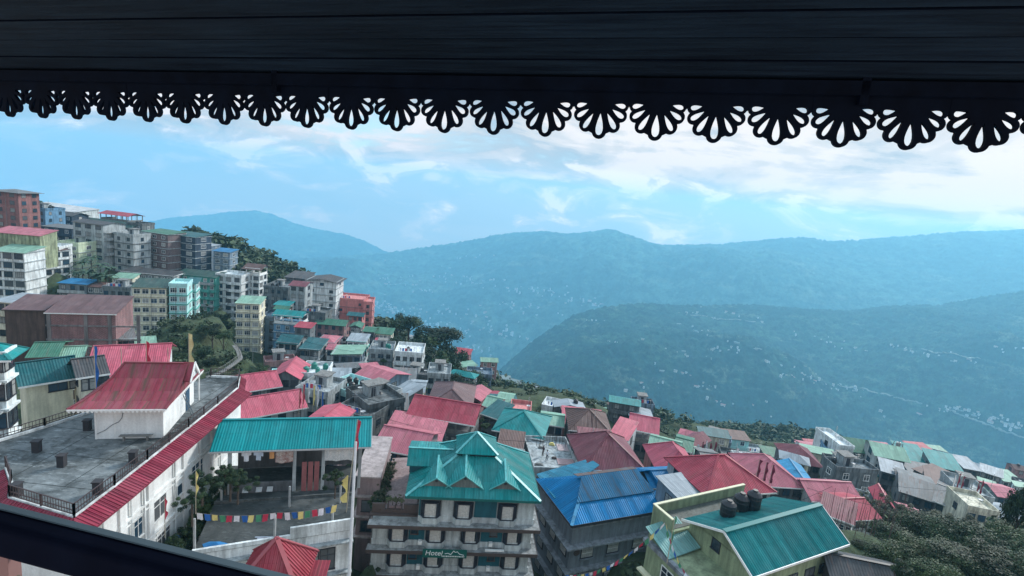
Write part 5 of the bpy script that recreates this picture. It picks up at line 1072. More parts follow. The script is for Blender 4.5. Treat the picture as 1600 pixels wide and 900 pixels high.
cy = [o for o in bpy.data.objects if o.get('label', '').startswith('cream yellow building')][0]; _n = len([1])
for x, z_, w_, h_ in ((2.6, 9.9, 1.5, .8), (4.4, 9.9, 1.5, .8), (6.4, 9.9, 1.5, .8), (8.4, 9.9, 1.5, .8), (3.6, 3.6, 3.6, 1.4)): window(cy, x, 0, z_, w_, h_, 0, 'd', True)
MB().box((.2, -.7, 6.0), (9.6, -.003, 6.2)).box((5.5, -1.1, 7.6), (9.8, -.003, 7.8)).build('ledge', BRN, cy)
# ================================================================== TERRAIN (near slope as one sheet)
XT = [(-9, 46, -54), (-11, 42, -52), (-6, 44, -54), (-10.5, 48, -54), (8, 50, -54), (8, 56, -54), (-18, 25, -41), (0, 30, -50), (20, 28, -52), (40, 33, -50), (-50, 28, -34), (60, 45, -52), (-8, 15, -38), (-30, 12, -30), (10, 8, -40), (70, 60, -50), (90, 70, -56), (-60, 45, -33), (-80, 60, -33)]
XT += [tuple(atY(x, y, Y)) for x, y, Y in ((300, 560, 120), (350, 560, 118), (290, 500, 145), (330, 500, 155), (330, 470, 172), (400, 590, 118), (250, 560, 105), (150, 430, 182), (150, 405, 200), (640, 590, 150), (690, 600, 150), (720, 620, 150), (760, 640, 130), (860, 660, 128), (700, 600, 230), (640, 565, 240), (740, 630, 200),
      (1440, 850, 62), (1500, 860, 60), (1560, 860, 62), (1400, 880, 48), (1600, 860, 60), (1480, 900, 45), (1560, 930, 42), (1350, 860, 56), (1600, 800, 95), (1380, 830, 66), (1650, 850, 70),
      (360, 410, 420), (410, 425, 420), (440, 440, 430), (480, 460, 440), (500, 500, 440), (545, 525, 460), (590, 550, 480), (650, 585, 500), (700, 605, 480), (760, 622, 460), (820, 634, 440), (870, 652, 410), (930, 672, 380), (1000, 700, 330), (1100, 735, 290), (1200, 775, 270), (1300, 800, 260), (1500, 830, 260), (1600, 850, 260), (1700, 850, 260), (1800, 870, 200),
      (560, 535, 330), (600, 570, 330), (680, 610, 320), (740, 632, 300), (800, 650, 280), (880, 676, 230), (960, 700, 200), (600, 560, 270), (660, 600, 260), (1050, 722, 190), (1150, 755, 180), (1250, 775, 190), (1600, 830, 220))]
for px in range(-200, 1900, 100):
    yb = np.interp(px, [-200, 300, 440, 600, 800, 1000, 1200, 1700], [330, 430, 500, 620, 690, 780, 850, 900]); P = atY(px, yb, 640); XT.append((P[0], P[1], P[2] - 60)); P = atY(px, yb, 900); XT.append((P[0], P[1], P[2] - 260))
for px, py, Y in ((-150, 330, 330), (0, 345, 300), (120, 365, 300), (220, 392, 300), (320, 420, 300), (-300, 330, 260)): XT.append(tuple(atY(px, py, Y)))
PT = np.array(BASES + XT, float)
PLR = np.log(np.hypot(PT[:, 0], PT[:, 1]) + 8); PAZ = np.arctan2(PT[:, 0], PT[:, 1])
def terr_many(X, Y):
    out = np.zeros(len(X))
    for a in range(0, len(X), 4000):
        x = X[a:a + 4000, None]; y = Y[a:a + 4000, None]; r = np.hypot(x, y)
        d2 = (np.log(r + 8) - PLR[None, :]) ** 2 + (np.arctan2(x, y) - PAZ[None, :]) ** 2
        w = 1 / (d2 + .0005) ** 3; out[a:a + 4000] = (w * PT[None, :, 2]).sum(1) / w.sum(1)
    return out
def terr(x, y): return float(terr_many(np.array([x]), np.array([y]))[0])
def near_terrain():
    na, nr = 230, 210; az = np.radians(np.linspace(-66, 66, na)); rr = 6 * (950 / 6) ** np.linspace(0, 1, nr)
    A_, R_ = np.meshgrid(az, rr); X = (R_ * np.sin(A_)).ravel(); Y = (R_ * np.cos(A_)).ravel(); Z = terr_many(X, Y); R2 = R_.ravel()
    Z = Z + np.array([noise.fractal(Vector((x * .02, y * .02, 0)), 1, 2, 5) for x, y in zip(X, Y)]) * np.clip(R2 * .012, .2, 6)
    me = bpy.data.meshes.new('hillside'); i = np.arange(nr * na).reshape(nr, na); F = np.stack([i[:-1, :-1], i[:-1, 1:], i[1:, 1:], i[1:, :-1]], -1).reshape(-1, 4)
    me.from_pydata(np.stack([X, Y, Z], 1).tolist(), [], F.tolist())
    t = NT('hillside_ground'); v = t.coord('Object'); n = t.noise(v, .05, 8, .7); n2 = t.noise(v, .6, 6, .7); n3 = t.noise(v, .012, 3)
    c = t.ramp(n, [(.3, (.022, .04, .018)), (.5, (.045, .07, .03)), (.62, (.06, .075, .035)), (.75, (.045, .055, .035))]); c = t.mix(1., c, t.ramp(n2, [(.3, G(.5)), (.7, G(1.3))]), 'MULTIPLY')
    t.link(c, t.b.inputs['Base Color']); t.b.inputs['Roughness'].default_value = 1; t.bump(n2, 1, .6)
    me.materials.append(t.m); o = bpy.data.objects.new('hillside', me); COL.objects.link(o); smooth(o); o['kind'] = 'structure'
near_terrain()

# ================================================================== FAR HILLS
HM = {}
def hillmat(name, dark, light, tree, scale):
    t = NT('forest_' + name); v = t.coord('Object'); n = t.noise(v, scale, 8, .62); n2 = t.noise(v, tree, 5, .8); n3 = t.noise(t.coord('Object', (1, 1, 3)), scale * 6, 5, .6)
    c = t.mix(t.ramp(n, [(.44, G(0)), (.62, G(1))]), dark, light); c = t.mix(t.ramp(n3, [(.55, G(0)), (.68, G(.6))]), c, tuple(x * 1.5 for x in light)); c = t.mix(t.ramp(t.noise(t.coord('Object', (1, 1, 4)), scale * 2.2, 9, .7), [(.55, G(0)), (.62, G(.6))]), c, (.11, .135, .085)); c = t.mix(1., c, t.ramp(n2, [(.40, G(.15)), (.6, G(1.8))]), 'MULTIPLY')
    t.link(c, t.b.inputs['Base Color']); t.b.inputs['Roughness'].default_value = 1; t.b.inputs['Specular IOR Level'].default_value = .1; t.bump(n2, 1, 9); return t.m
def hill(name, ridge, foot, Yr, Yf, amp, tree, mat, cols=500, rows=170, fr=.0012, seed=0, conv=1.0):
    rx, ry = zip(*ridge); fx, fy = zip(*foot); px = np.linspace(rx[0], rx[-1], cols); V = []
    ty = np.concatenate([np.linspace(0, 1, rows), 1 + np.linspace(.04, .5, 8)]); g = np.interp
    for c, x in enumerate(px):
        yr_, yf_ = Yr(x) if callable(Yr) else Yr, Yf(x) if callable(Yf) else Yf
        R = atY(x, g(x, rx, ry), yr_); Fp = atY(x, g(x, fx, fy), yf_)
        for t in ty:
            if t <= 1:
                P = Fp + (R - Fp) * t; P = P + np.array([0, 0, 1.]) * (conv * math.sin(math.pi * t)) ; env = math.sin(math.pi * min(1, t * 1.0)) ** .7
            else:
                P = R + (R - Fp) * (t - 1); P = P - np.array([0, 0, (P[2] * 0 + (t - 1) * abs(R[1] - Fp[1]) * .55 + (t - 1) * (R[2] - Fp[2]))]); env = 0.
            a = noise.hetero_terrain(Vector((P[0] * fr, P[1] * fr, seed)), .9, 2.1, 6, .7) - .7
            z = P[2] + amp * a * env + tree * (random.random() - .5 + .8 * noise.noise(Vector((P[0], P[1], seed)) * .04)) * (1 if t < 1.05 else 0)
            V.append((P[0], P[1], z))
    n = len(ty); me = bpy.data.meshes.new(name); i = np.arange(cols * n).reshape(cols, n); F = np.stack([i[:-1, :-1], i[1:, :-1], i[1:, 1:], i[:-1, 1:]], -1).reshape(-1, 4)
    me.from_pydata(V, [], F.tolist()); me.materials.append(mat); o = bpy.data.objects.new(name, me); COL.objects.link(o); smooth(o); o['kind'] = 'structure'
    A_ = np.array(V).reshape(cols, n, 3)[:, :rows].reshape(-1, 3); d = A_ @ cF; return A_, 800 + FPX * (A_ @ cR) / d, 450 - FPX * (A_ @ cU) / d
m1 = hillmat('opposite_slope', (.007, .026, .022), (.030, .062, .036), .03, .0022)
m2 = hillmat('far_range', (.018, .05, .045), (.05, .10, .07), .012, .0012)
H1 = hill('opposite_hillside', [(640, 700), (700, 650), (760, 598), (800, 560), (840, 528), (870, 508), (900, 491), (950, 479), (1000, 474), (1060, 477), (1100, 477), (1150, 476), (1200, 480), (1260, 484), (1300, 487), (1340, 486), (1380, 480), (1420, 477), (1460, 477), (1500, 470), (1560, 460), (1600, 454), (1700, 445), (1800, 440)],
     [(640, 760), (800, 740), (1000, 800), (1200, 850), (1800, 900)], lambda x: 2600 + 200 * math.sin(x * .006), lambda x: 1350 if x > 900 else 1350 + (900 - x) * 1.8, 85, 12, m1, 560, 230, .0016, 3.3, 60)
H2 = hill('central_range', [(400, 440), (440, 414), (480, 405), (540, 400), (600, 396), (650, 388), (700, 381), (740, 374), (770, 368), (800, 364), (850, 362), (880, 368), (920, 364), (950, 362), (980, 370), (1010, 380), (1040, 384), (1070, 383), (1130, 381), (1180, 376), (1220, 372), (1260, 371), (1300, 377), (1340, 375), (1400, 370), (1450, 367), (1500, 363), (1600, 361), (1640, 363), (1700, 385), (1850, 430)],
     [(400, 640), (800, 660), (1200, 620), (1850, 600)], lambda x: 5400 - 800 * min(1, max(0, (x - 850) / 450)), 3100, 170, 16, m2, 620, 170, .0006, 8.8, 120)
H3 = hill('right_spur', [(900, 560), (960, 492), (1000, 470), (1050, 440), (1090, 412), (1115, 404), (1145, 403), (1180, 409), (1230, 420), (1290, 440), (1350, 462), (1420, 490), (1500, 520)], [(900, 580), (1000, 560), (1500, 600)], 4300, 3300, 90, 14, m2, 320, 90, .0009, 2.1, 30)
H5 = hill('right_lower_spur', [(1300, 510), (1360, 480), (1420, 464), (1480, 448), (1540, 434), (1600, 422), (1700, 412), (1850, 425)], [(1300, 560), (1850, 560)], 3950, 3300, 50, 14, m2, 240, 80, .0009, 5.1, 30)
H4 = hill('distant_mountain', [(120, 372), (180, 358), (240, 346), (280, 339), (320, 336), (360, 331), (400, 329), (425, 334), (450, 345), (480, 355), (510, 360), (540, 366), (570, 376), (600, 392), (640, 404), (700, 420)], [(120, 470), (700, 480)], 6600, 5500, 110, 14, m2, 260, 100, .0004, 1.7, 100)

# pale roads cut into the opposite hillside
def hill_road(pts, w):
    A_, X_, Y_ = H1; q = MB(); P = []
    xs, ys = zip(*pts)
    for x in np.linspace(xs[0], xs[-1], int((xs[-1] - xs[0]) / 4)):
        y = np.interp(x, xs, ys) + 1.2 * math.sin(x * .13); j = int(np.argmin((X_ - x) ** 2 + (Y_ - y) ** 2)); P.append(Vector(A_[j]) + Vector((0, 0, 4)))
    for a, b in zip(P, P[1:]): q.bar(a, b, w, 3)
    o = q.build('hill_road', plain('road_cut', (.22, .24, .22), .9)); o['kind'] = 'structure'
hill_road([(1310, 603), (1350, 610), (1400, 622), (1440, 632)], 9); hill_road([(1420, 546), (1470, 552), (1530, 562)], 7); hill_road([(1480, 642), (1540, 664), (1610, 690)], 9); hill_road([(1060, 490), (1130, 500), (1180, 503)], 7); hill_road([(1180, 545), (1220, 556), (1270, 580)], 7)
# small houses scattered on the far slopes: each one an object
fw = plain('far_white_wall', (.60, .62, .62), .8); fc = plain('far_cream_wall', (.55, .52, .46), .8); fg = plain('far_grey_roof', (.22, .24, .25), .6); fr_ = plain('far_rose_roof', (.42, .2, .2), .6); ft = plain('far_pale_roof', (.26, .34, .34), .5)
FH = []
for i, (w, d, hh, rf, ma, mb_) in enumerate(((11, 9, 9, 1, fw, ft), (16, 10, 7, 1, fc, fg), (9, 9, 12, 0, fw, fg), (24, 9, 6, 1, fc, fr_), (13, 10, 15, 0, fw, ft), (34, 8, 5, 1, fg, ft))):
    b = MB(); b.box((-w / 2, -d / 2, -6), (w / 2, d / 2, hh))
    if rf: b.face([(-w / 2 - 1, -d / 2 - 1, hh - .3), (w / 2 + 1, -d / 2 - 1, hh - .3), (w / 2 + 1, 0, hh + 2.5), (-w / 2 - 1, 0, hh + 2.5)], 1); b.face([(w / 2 + 1, d / 2 + 1, hh - .3), (-w / 2 - 1, d / 2 + 1, hh - .3), (-w / 2 - 1, 0, hh + 2.5), (w / 2 + 1, 0, hh + 2.5)], 1)
    else: b.box((-w / 2 - .3, -d / 2 - .3, hh + .01), (w / 2 + .3, d / 2 + .3, hh + .8), 1)
    for k in range(0, int(hh) - 2, 3):
        for x in np.arange(-w / 2 + 1.8, w / 2 - 1, 3.4): b.box((x - .7, -d / 2 - .05, k + 1), (x + .7, -d / 2 - .01, k + 2.4), 2)
    FH.append(b.mesh('far_house', [ma, mb_, GL]))
BULK = []
def scatter(H, clusters, label, group, smin=.8, smax=1.3):
    A_, X_, Y_ = H; n = 0
    for cx, cy, sx, sy, k in clusters:
        tilt = ru(.02, .3)
        for _ in range(k):
            x = random.gauss(cx, sx); y = random.gauss(cy, sy * .45) + (x - cx) * tilt; j = int(np.argmin((X_ - x) ** 2 + (Y_ - y) ** 2))
            if abs(X_[j] - x) > 8 or abs(Y_[j] - y) > 8: continue
            P = A_[j]; kd = random.choices(range(6), [4, 3, 3, 1.3, 2, .8])[0]; s = ru(smin, smax)
            M_ = Matrix.Translation(P) @ Matrix.Rotation(ru(-.5, .5) + math.atan2(-P[0], P[1]), 4, 'Z') @ Matrix.Scale(s, 4)
            if group: o = inst('far_house', FH[kd], None); o.matrix_world = M_; tag(o, label, 'house', group)
            else: BULK.append((FH[kd], M_))
            n += 1
    return n
scatter(H1, [(1095, 492, 16, 4, 8), (1150, 492, 25, 4, 10), (1100, 520, 30, 8, 12), (1135, 545, 22, 9, 12), (1075, 555, 25, 6, 7), (1195, 565, 16, 5, 5), (1240, 588, 22, 8, 8), (1290, 600, 28, 8, 12), (1340, 610, 30, 6, 10), (1270, 530, 30, 8, 8), (1320, 545, 20, 4, 6), (1425, 548, 35, 5, 16), (1480, 560, 25, 6, 8), (1500, 640, 20, 10, 18), (1550, 655, 25, 9, 20), (1585, 668, 18, 6, 12), (1050, 578, 20, 5, 6), (980, 535, 20, 5, 5), (930, 500, 20, 5, 4), (1105, 605, 20, 6, 8), (1580, 545, 25, 8, 8), (1170, 640, 60, 20, 8), (990, 600, 40, 20, 6), (1400, 640, 40, 14, 5)],
        'small pale house on the hazy green hillside across the valley', 'houses scattered on the opposite hillside', .28, .66)
scatter(H2, [(720, 400, 30, 8, 10), (700, 430, 40, 12, 26), (650, 450, 30, 12, 22), (760, 445, 30, 10, 16), (850, 455, 25, 8, 18), (810, 480, 40, 10, 20), (720, 490, 40, 12, 26), (640, 490, 35, 12, 26), (900, 470, 25, 8, 14), (600, 482, 18, 8, 40), (650, 505, 28, 9, 60), (700, 520, 25, 10, 40), (740, 545, 20, 8, 20), (930, 478, 20, 8, 10), (600, 440, 30, 12, 10), (780, 520, 40, 10, 14)],
        None, None, .6, 1.25)
scatter(H3, [(1060, 448, 25, 5, 4)], None, None, 1, 1.6)
bm_ = MB()
for me_, M_ in BULK:
    i0 = len(bm_.v); bm_.v += [tuple(M_ @ v.co) for v in me_.vertices]
    for p in me_.polygons: bm_.f.append(tuple(i0 + k for k in p.vertices)); bm_.m.append({fw.name: 0, fc.name: 1, fg.name: 2, fr_.name: 3, ft.name: 4}.get(me_.materials[p.material_index].name, 5)); bm_.uv.append(None)
tag(bm_.build('distant_villages', [fw, fc, fg, fr_, ft, GL]), kind='stuff')
# houses of the town spur dropping into the valley, several hundred metres away
TGRP = 0
for cx, cy, sx, sy, k, Y0, Y1 in ((770, 612, 20, 8, 12, 0, 0), (830, 632, 25, 6, 8, 0, 0), (930, 662, 30, 6, 9, 0, 0), (1000, 690, 25, 5, 6, 0, 0), (600, 545, 20, 10, 10, 0, 0), (700, 600, 20, 8, 8, 0, 0)):
    for _ in range(k * 30):
        if k <= 0: break
        x = random.gauss(cx, sx); Y = ru(260, 640); v = atY(x, cy, Y); P = (float(v[0]), float(v[1]), terr(v[0], v[1])); q = proj(P)
        if abs(q[1] - cy) > sy * 1.3: continue
        k -= 1; o = inst('far_house', FH[random.choice((0, 1, 2, 4, 0, 1))], None, P, ru(-.5, .5) - .3, ru(.45, .75)); tag(o, 'small pale house on the dark spur dropping into the valley', 'house', 'houses on the spur below the town')
P = atY(766, 622, 240); o = inst('far_house', FH[2], None, (P[0], P[1], terr(P[0], P[1])), .2, .4); tag(o, 'single little tower house with red roof among the trees above the teal roofs', 'house')
# ================================================================== TREES
def leafm(name, a, b):
    t = NT('leaf_' + name); oi = t.add('ShaderNodeObjectInfo'); n = t.noise(t.coord('Object'), 1.6, 4, .6); n2 = t.noise(t.coord('Object'), 9, 2)
    c = t.mix(t.ramp(n, [(.38, G(0)), (.64, G(1))]), a, b); c = t.mix(1., c, t.ramp(n2, [(.3, G(.6)), (.7, G(1.3))]), 'MULTIPLY')
    c = t.mix(1., c, t.ramp(oi.outputs['Random'], [(0, G(.7)), (1, G(1.25))]), 'MULTIPLY')
    t.link(c, t.b.inputs['Base Color']); t.b.inputs['Roughness'].default_value = .6; t.b.inputs['Specular IOR Level'].default_value = .2; return t.m
LF = dict(dark=leafm('dark', (.007, .024, .014), (.045, .08, .032)), mid=leafm('mid', (.015, .04, .018), (.085, .13, .05)), pale=leafm('pale', (.07, .10, .045), (.15, .17, .09)), grey=leafm('grey', (.06, .075, .045), (.12, .125, .085)))
BARK = plain('bark', (.085, .065, .05), .95, nz=.5, scale=8)
def crown_mesh(kind, n, s, seed):
    r = random.Random(seed); B = []
    if kind == 'broad':
        B = [(0, 0, .15, .5)] + [(.62 * math.cos(a) * k, .62 * math.sin(a) * k, r.uniform(-.25, .45), r.uniform(.26, .42)) for a, k in [(i * 2.4, r.uniform(.45, 1.15)) for i in range(13)]]
    if kind == 'tall':
        B = [(r.uniform(-.3, .3) * (1.2 - abs(z)), r.uniform(-.3, .3) * (1.2 - abs(z)), z, .42 * (1.25 - abs(z) * .6)) for z in np.linspace(-.75, .75, 9)] + [(r.uniform(-.55, .55), r.uniform(-.55, .55), r.uniform(-.5, .4), .26) for _ in range(6)]
    if kind == 'loose':
        B = [(r.gauss(0, .42), r.gauss(0, .42), r.gauss(0, .4), r.uniform(.14, .26)) for _ in range(22)]
    v = []; f = []; W_ = sum(b[3] ** 2 for b in B)
    for b in B:
        for _ in range(int(n * b[3] ** 2 / W_)):
            d = Vector((r.gauss(0, 1), r.gauss(0, 1), r.gauss(0, 1) + .25)).normalized(); rr = b[3] * r.uniform(.55, 1.12) * (1 + .22 * noise.noise(d * 3 + Vector(b[:3]) * 5))
            c = Vector(b[:3]) + d * rr; nn = (d + Vector((r.gauss(0, .55), r.gauss(0, .55), r.gauss(0, .55) + .35))).normalized(); a = nn.orthogonal().normalized(); a = Matrix.Rotation(r.uniform(0, 6.28), 3, nn) @ a; bb = nn.cross(a); q = s * r.uniform(.6, 1.3); i = len(v)
            v += [tuple(c + a * q), tuple(c + bb * q * .55), tuple(c - a * q), tuple(c - bb * q * .55)]; f.append((i, i + 1, i + 2, i + 3))
    return v, f
_cr = {}
def crown(kind, lod, leaf):
    k = (kind, lod, leaf)
    if k not in _cr:
        n, s = {0: (11000, .032), 1: (3600, .058), 2: (1300, .10)}[lod]; v, f = crown_mesh(kind, n, s, hash(kind) % 97 if False else len(kind) * 7 + lod); me = bpy.data.meshes.new('crown'); me.from_pydata(v, [], f); me.materials.append(LF[leaf]); _cr[k] = me
    return _cr[k]
def tree_at(P, zt, r, kind, leaf, label, group=None, lod=1, name='tree', rzk=.85, cat='tree'):
    H = max(1.2, zt - P[2]); rz = min(r * rzk * (1.5 if kind == 'tall' else 1), H * .56)
    if name == 'shrub': r *= 1.35; rz = H * .62
    o = empty(name, P, ru(0, 6.28), label, cat, group)
    inst('crown', crown(kind, lod, leaf), o, (0, 0, H - rz * .95), 0, (r, r, rz)); t = MB(); cz = H - rz; tr = max(.06, min(.5, r * .07))
    t.tube((0, 0, -1.5), (0, 0, cz * .6), tr, tr * .75, 7); t.tube((0, 0, cz * .6), (r * .08, 0, cz + rz * .3), tr * .75, tr * .3, 6)
    for i in range(6): a = i * 1.05 + ru(-.3, .3); t.tube((0, 0, cz * ru(.5, .8)), (math.cos(a) * r * .6, math.sin(a) * r * .6, cz + rz * ru(-.1, .5)), tr * .45, tr * .12, 5)
    t.build('trunk', BARK, o); return o
def tree(px, py, Y, rpx, kind='broad', leaf='mid', label='', group=None, lod=None, rzk=.85, hmax=30, cat='tree', name='tree'):
    T_ = atY(px, py, Y); z = terr(T_[0], T_[1]); r = rpx * Y / 800
    if T_[2] - z < r * .8: z = T_[2] - r * 1.5
    if T_[2] - z > hmax: z = T_[2] - hmax
    return tree_at((float(T_[0]), float(T_[1]), float(z)), float(T_[2]), r, kind, leaf, label, group, lod if lod is not None else (0 if Y < 75 else 1 if Y < 170 else 2), name, rzk, cat)
tree(641, 487, 205, 25, 'broad', 'dark', 'tall tree with narrow rounded crown, left one of the two standing above the terraces', lod=1)
tree(690, 505, 185, 37, 'broad', 'dark', 'big umbrella-crowned tree, right one of the two standing above the terraces', lod=1, rzk=.6)
for x, y, Y, r in ((735, 585, 165, 22), (748, 598, 150, 22), (718, 572, 175, 24), (664, 545, 165, 18), (690, 555, 160, 17), (712, 568, 158, 18), (730, 580, 150, 18), (702, 585, 140, 16), (725, 600, 135, 18), (745, 598, 150, 14), (622, 500, 200, 12), (655, 520, 200, 12), (760, 605, 160, 12), (740, 618, 125, 12), (618, 530, 170, 9), (672, 525, 180, 16), (700, 540, 175, 18), (722, 556, 172, 16)):
    tree(x, y - 6, Y, r * 1.35, random.choice(('broad', 'tall')), random.choice(('dark', 'mid', 'dark')), 'dark leafy tree in the clump on the slope below the two tall trees', 'trees on the slope below the two tall trees')
for x, y, Y, r in ((280, 525, 120, 16), (300, 500, 145, 18), (322, 485, 158, 20), (345, 488, 165, 16), (332, 505, 140, 18), (300, 530, 122, 16), (318, 540, 116, 15), (350, 515, 140, 14), (290, 548, 108, 14), (340, 585, 103, 14), (370, 580, 103, 14), (396, 575, 108, 14), (315, 478, 176, 14), (358, 498, 172, 12), (270, 548, 112, 13), (250, 560, 106, 12), (412, 570, 112, 10), (380, 590, 98, 12), (305, 565, 108, 12), (328, 558, 112, 13), (272, 500, 150, 10)):
    tree(x, y, Y, r, random.choice(('broad', 'broad', 'loose')), random.choice(('dark', 'mid', 'mid')), 'dense green tree on the wooded slope right of the pale cyan block', 'trees on the wooded slope by the cyan block', hmax=12)
for x, y, Y, r in ((20, 315, 245, 8), (58, 310, 240, 8), (75, 318, 240, 7), (200, 400, 205, 8), (210, 410, 198, 7)):
    tree(x, y, Y, r, 'broad', 'dark', 'small dark tree between roofs on the hilltop', 'trees on the hilltop')
# banana palms
PAL = plain('palm_leaf', (.03, .075, .035), .5, nz=.4, scale=2)
for i, (x, y, Y) in enumerate(((128, 400, 178), (142, 392, 182), (156, 402, 176), (170, 408, 174), (138, 412, 172), (152, 418, 168), (122, 414, 172), (165, 420, 168))):
    T_ = atY(x, y, Y); z = terr(T_[0], T_[1]); z = max(z, T_[2] - 9); H = T_[2] - z; o = empty('banana_palm', (T_[0], T_[1], z), ru(0, 6), 'banana-like palm with broad drooping leaves below the white terraced block', 'palm', 'palms below the white terraced block'); MB().tube((0, 0, -2), (0, 0, H * .7), .25, .15, 6).build('trunk', BARK, o)
    L_ = MB()
    for k in range(12):
        a = k * .55; el = ru(.3, 1.2); ln = ru(3, 4.6); w = .55; p = Vector((0, 0, H * .7)); pr = None
        for q in range(6):
            t = q / 5; c = p + Vector((math.cos(a), math.sin(a), 0)) * ln * t * math.cos(el * .6) + Vector((0, 0, ln * (math.sin(el) * t - .75 * t * t))); s = Vector((-math.sin(a), math.cos(a), 0)) * w * math.sin(math.pi * min(1, t * .85 + .15)); cur = (c - s - Vector((0, 0, .12)), c, c + s - Vector((0, 0, .12)))
            if pr: L_.face([pr[0], pr[1], cur[1], cur[0]]); L_.face([pr[1], pr[2], cur[2], cur[1]])
            pr = cur
    L_.build('leaves', PAL, o)
# lower right thicket
for x, y, Y, r, k, lf in ((1362, 772, 88, 20, 'loose', 'grey'), (1392, 786, 80, 26, 'loose', 'grey'), (1425, 792, 72, 30, 'loose', 'grey'), (1380, 812, 68, 26, 'loose', 'grey'), (1470, 800, 70, 34, 'loose', 'grey'), (1530, 806, 72, 30, 'loose', 'grey'), (1585, 815, 72, 32, 'loose', 'pale')):
    tree(x, y, Y, r, k, lf, 'pale grey-green feathery tree at the top of the lower right thicket', 'pale feathery trees in the lower right thicket')
for x, y, Y, r, k, lf in ((1410, 830, 60, 36, 'broad', 'dark'), (1455, 808, 62, 42, 'broad', 'dark'), (1500, 815, 58, 44, 'broad', 'dark'), (1545, 830, 56, 46, 'broad', 'dark'), (1592, 835, 56, 44, 'broad', 'mid'), (1365, 850, 58, 28, 'broad', 'dark'), (1395, 862, 50, 34, 'broad', 'dark'), (1440, 858, 48, 44, 'broad', 'mid'), (1500, 862, 46, 46, 'broad', 'dark'), (1560, 868, 45, 50, 'broad', 'dark'), (1610, 870, 45, 46, 'broad', 'dark'), (1335, 868, 56, 20, 'broad', 'dark'), (1470, 885, 42, 40, 'broad', 'mid'), (1425, 890, 42, 34, 'loose', 'dark')):
    tree(x, y - 14, Y, r * 1.1, k, lf, 'dark green leafy tree in the lower right thicket', 'dark trees in the lower right thicket', hmax=14)
for x, y, Y, r in ((1288, 812, 70, 14), (1300, 822, 66, 14), (1320, 838, 60, 14), (1346, 845, 56, 14), (1310, 752, 118, 10), (1335, 750, 115, 10), (1356, 748, 120, 9), (1420, 742, 128, 9), (1500, 756, 130, 10), (1520, 748, 142, 9), (1560, 762, 140, 10), (1290, 742, 126, 9), (1405, 745, 124, 8), (1180, 742, 112, 8), (1140, 736, 115, 8), (1575, 790, 112, 10), (1545, 752, 150, 9), (1480, 744, 140, 8)):
    tree(x, y, Y, r, 'broad', random.choice(('dark', 'mid')), 'small round green tree between roofs of the lower right town', 'small trees in the lower right town', hmax=9)
for x, y, Y, r in ((758, 660, 92, 8), (752, 652, 96, 7), (612, 628, 98, 9), (628, 625, 100, 8), (645, 600, 115, 9), (655, 618, 105, 9), (598, 640, 92, 7), (630, 608, 112, 9), (660, 600, 122, 8), (650, 640, 96, 7), (820, 648, 112, 9), (806, 642, 120, 8), (868, 655, 110, 7), (555, 520, 175, 7), (600, 560, 150, 6), (452, 655, 74, 10), (720, 615, 118, 9), (940, 665, 118, 7), (1066, 700, 112, 6), (1120, 722, 105, 7), (700, 610, 122, 10)):
    tree(x, y, Y, r, random.choice(('broad', 'loose')), random.choice(('mid', 'mid', 'pale')), 'small green tree squeezed between roofs in the middle of the town', 'small trees between the roofs', hmax=7)
# dark tree trunk mass at the right frame edge
tree(1612, 742, 60, 26, 'broad', 'dark', 'tall dark tree cut off by the right edge of the view', lod=1, hmax=16, rzk=3)
# climbing hedge along the white hotel wall
for i in range(13):
    y = 33.3 + i * .95; x = -24.3 + .12 * math.sin(i * 2) - .12 * i * .3; zb = -30.9 + i * .06
    tree_at((x, y, zb - .6), zb + ru(1.0, 2.2), ru(.7, 1.15), 'loose', random.choice(('dark', 'mid')), 'bushy climbing shrub in the narrow strip along the white hotel wall', 'shrubs along the white hotel wall', 0, 'shrub', .9, 'shrub')
for i, (px, py, Y) in enumerate(((372, 745, 42), (525, 738, 44.5), (300, 775, 38), (352, 730, 42), (316, 745, 40), (360, 740, 42.5))):
    p = atY(px, py, Y); tree_at((float(p[0]), float(p[1]), float(p[2]) - 1.0), float(p[2]) + .3, ru(.6, 1.0), 'loose', 'dark', 'potted dark shrub around the edge of the concrete yard', 'shrubs around the yard', 0, 'shrub', .9, 'shrub')
# terrace hedge planters by the hotel
tr, zt = HOTEL_HEDGE; Mt = Matrix.Translation(tr.location) @ Matrix.Rotation(tr.rotation_euler.z, 4, 'Z')
for i in range(12): q = Mt @ Vector((.25 + (i % 2) * .15, .7 + i * .75, zt)); tree_at(tuple(q), q.z + ru(.8, 1.4), ru(.45, .7), 'loose', random.choice(('dark', 'mid', 'grey')), 'leafy planter shrub along the left edge of the mauve roof terrace', 'planter shrubs on the mauve terrace', 1, 'shrub', 1, 'shrub')
for i in range(4): q = Mt @ Vector((1.5 + i * .45, .35, zt + .4)); tree_at(tuple(q), q.z + .7, .38, 'loose', 'pale', 'small yellow-green flowering plant at the front rail of the mauve terrace', 'flowering plants on the mauve terrace', 1, 'potted_plant', 1, 'plant')


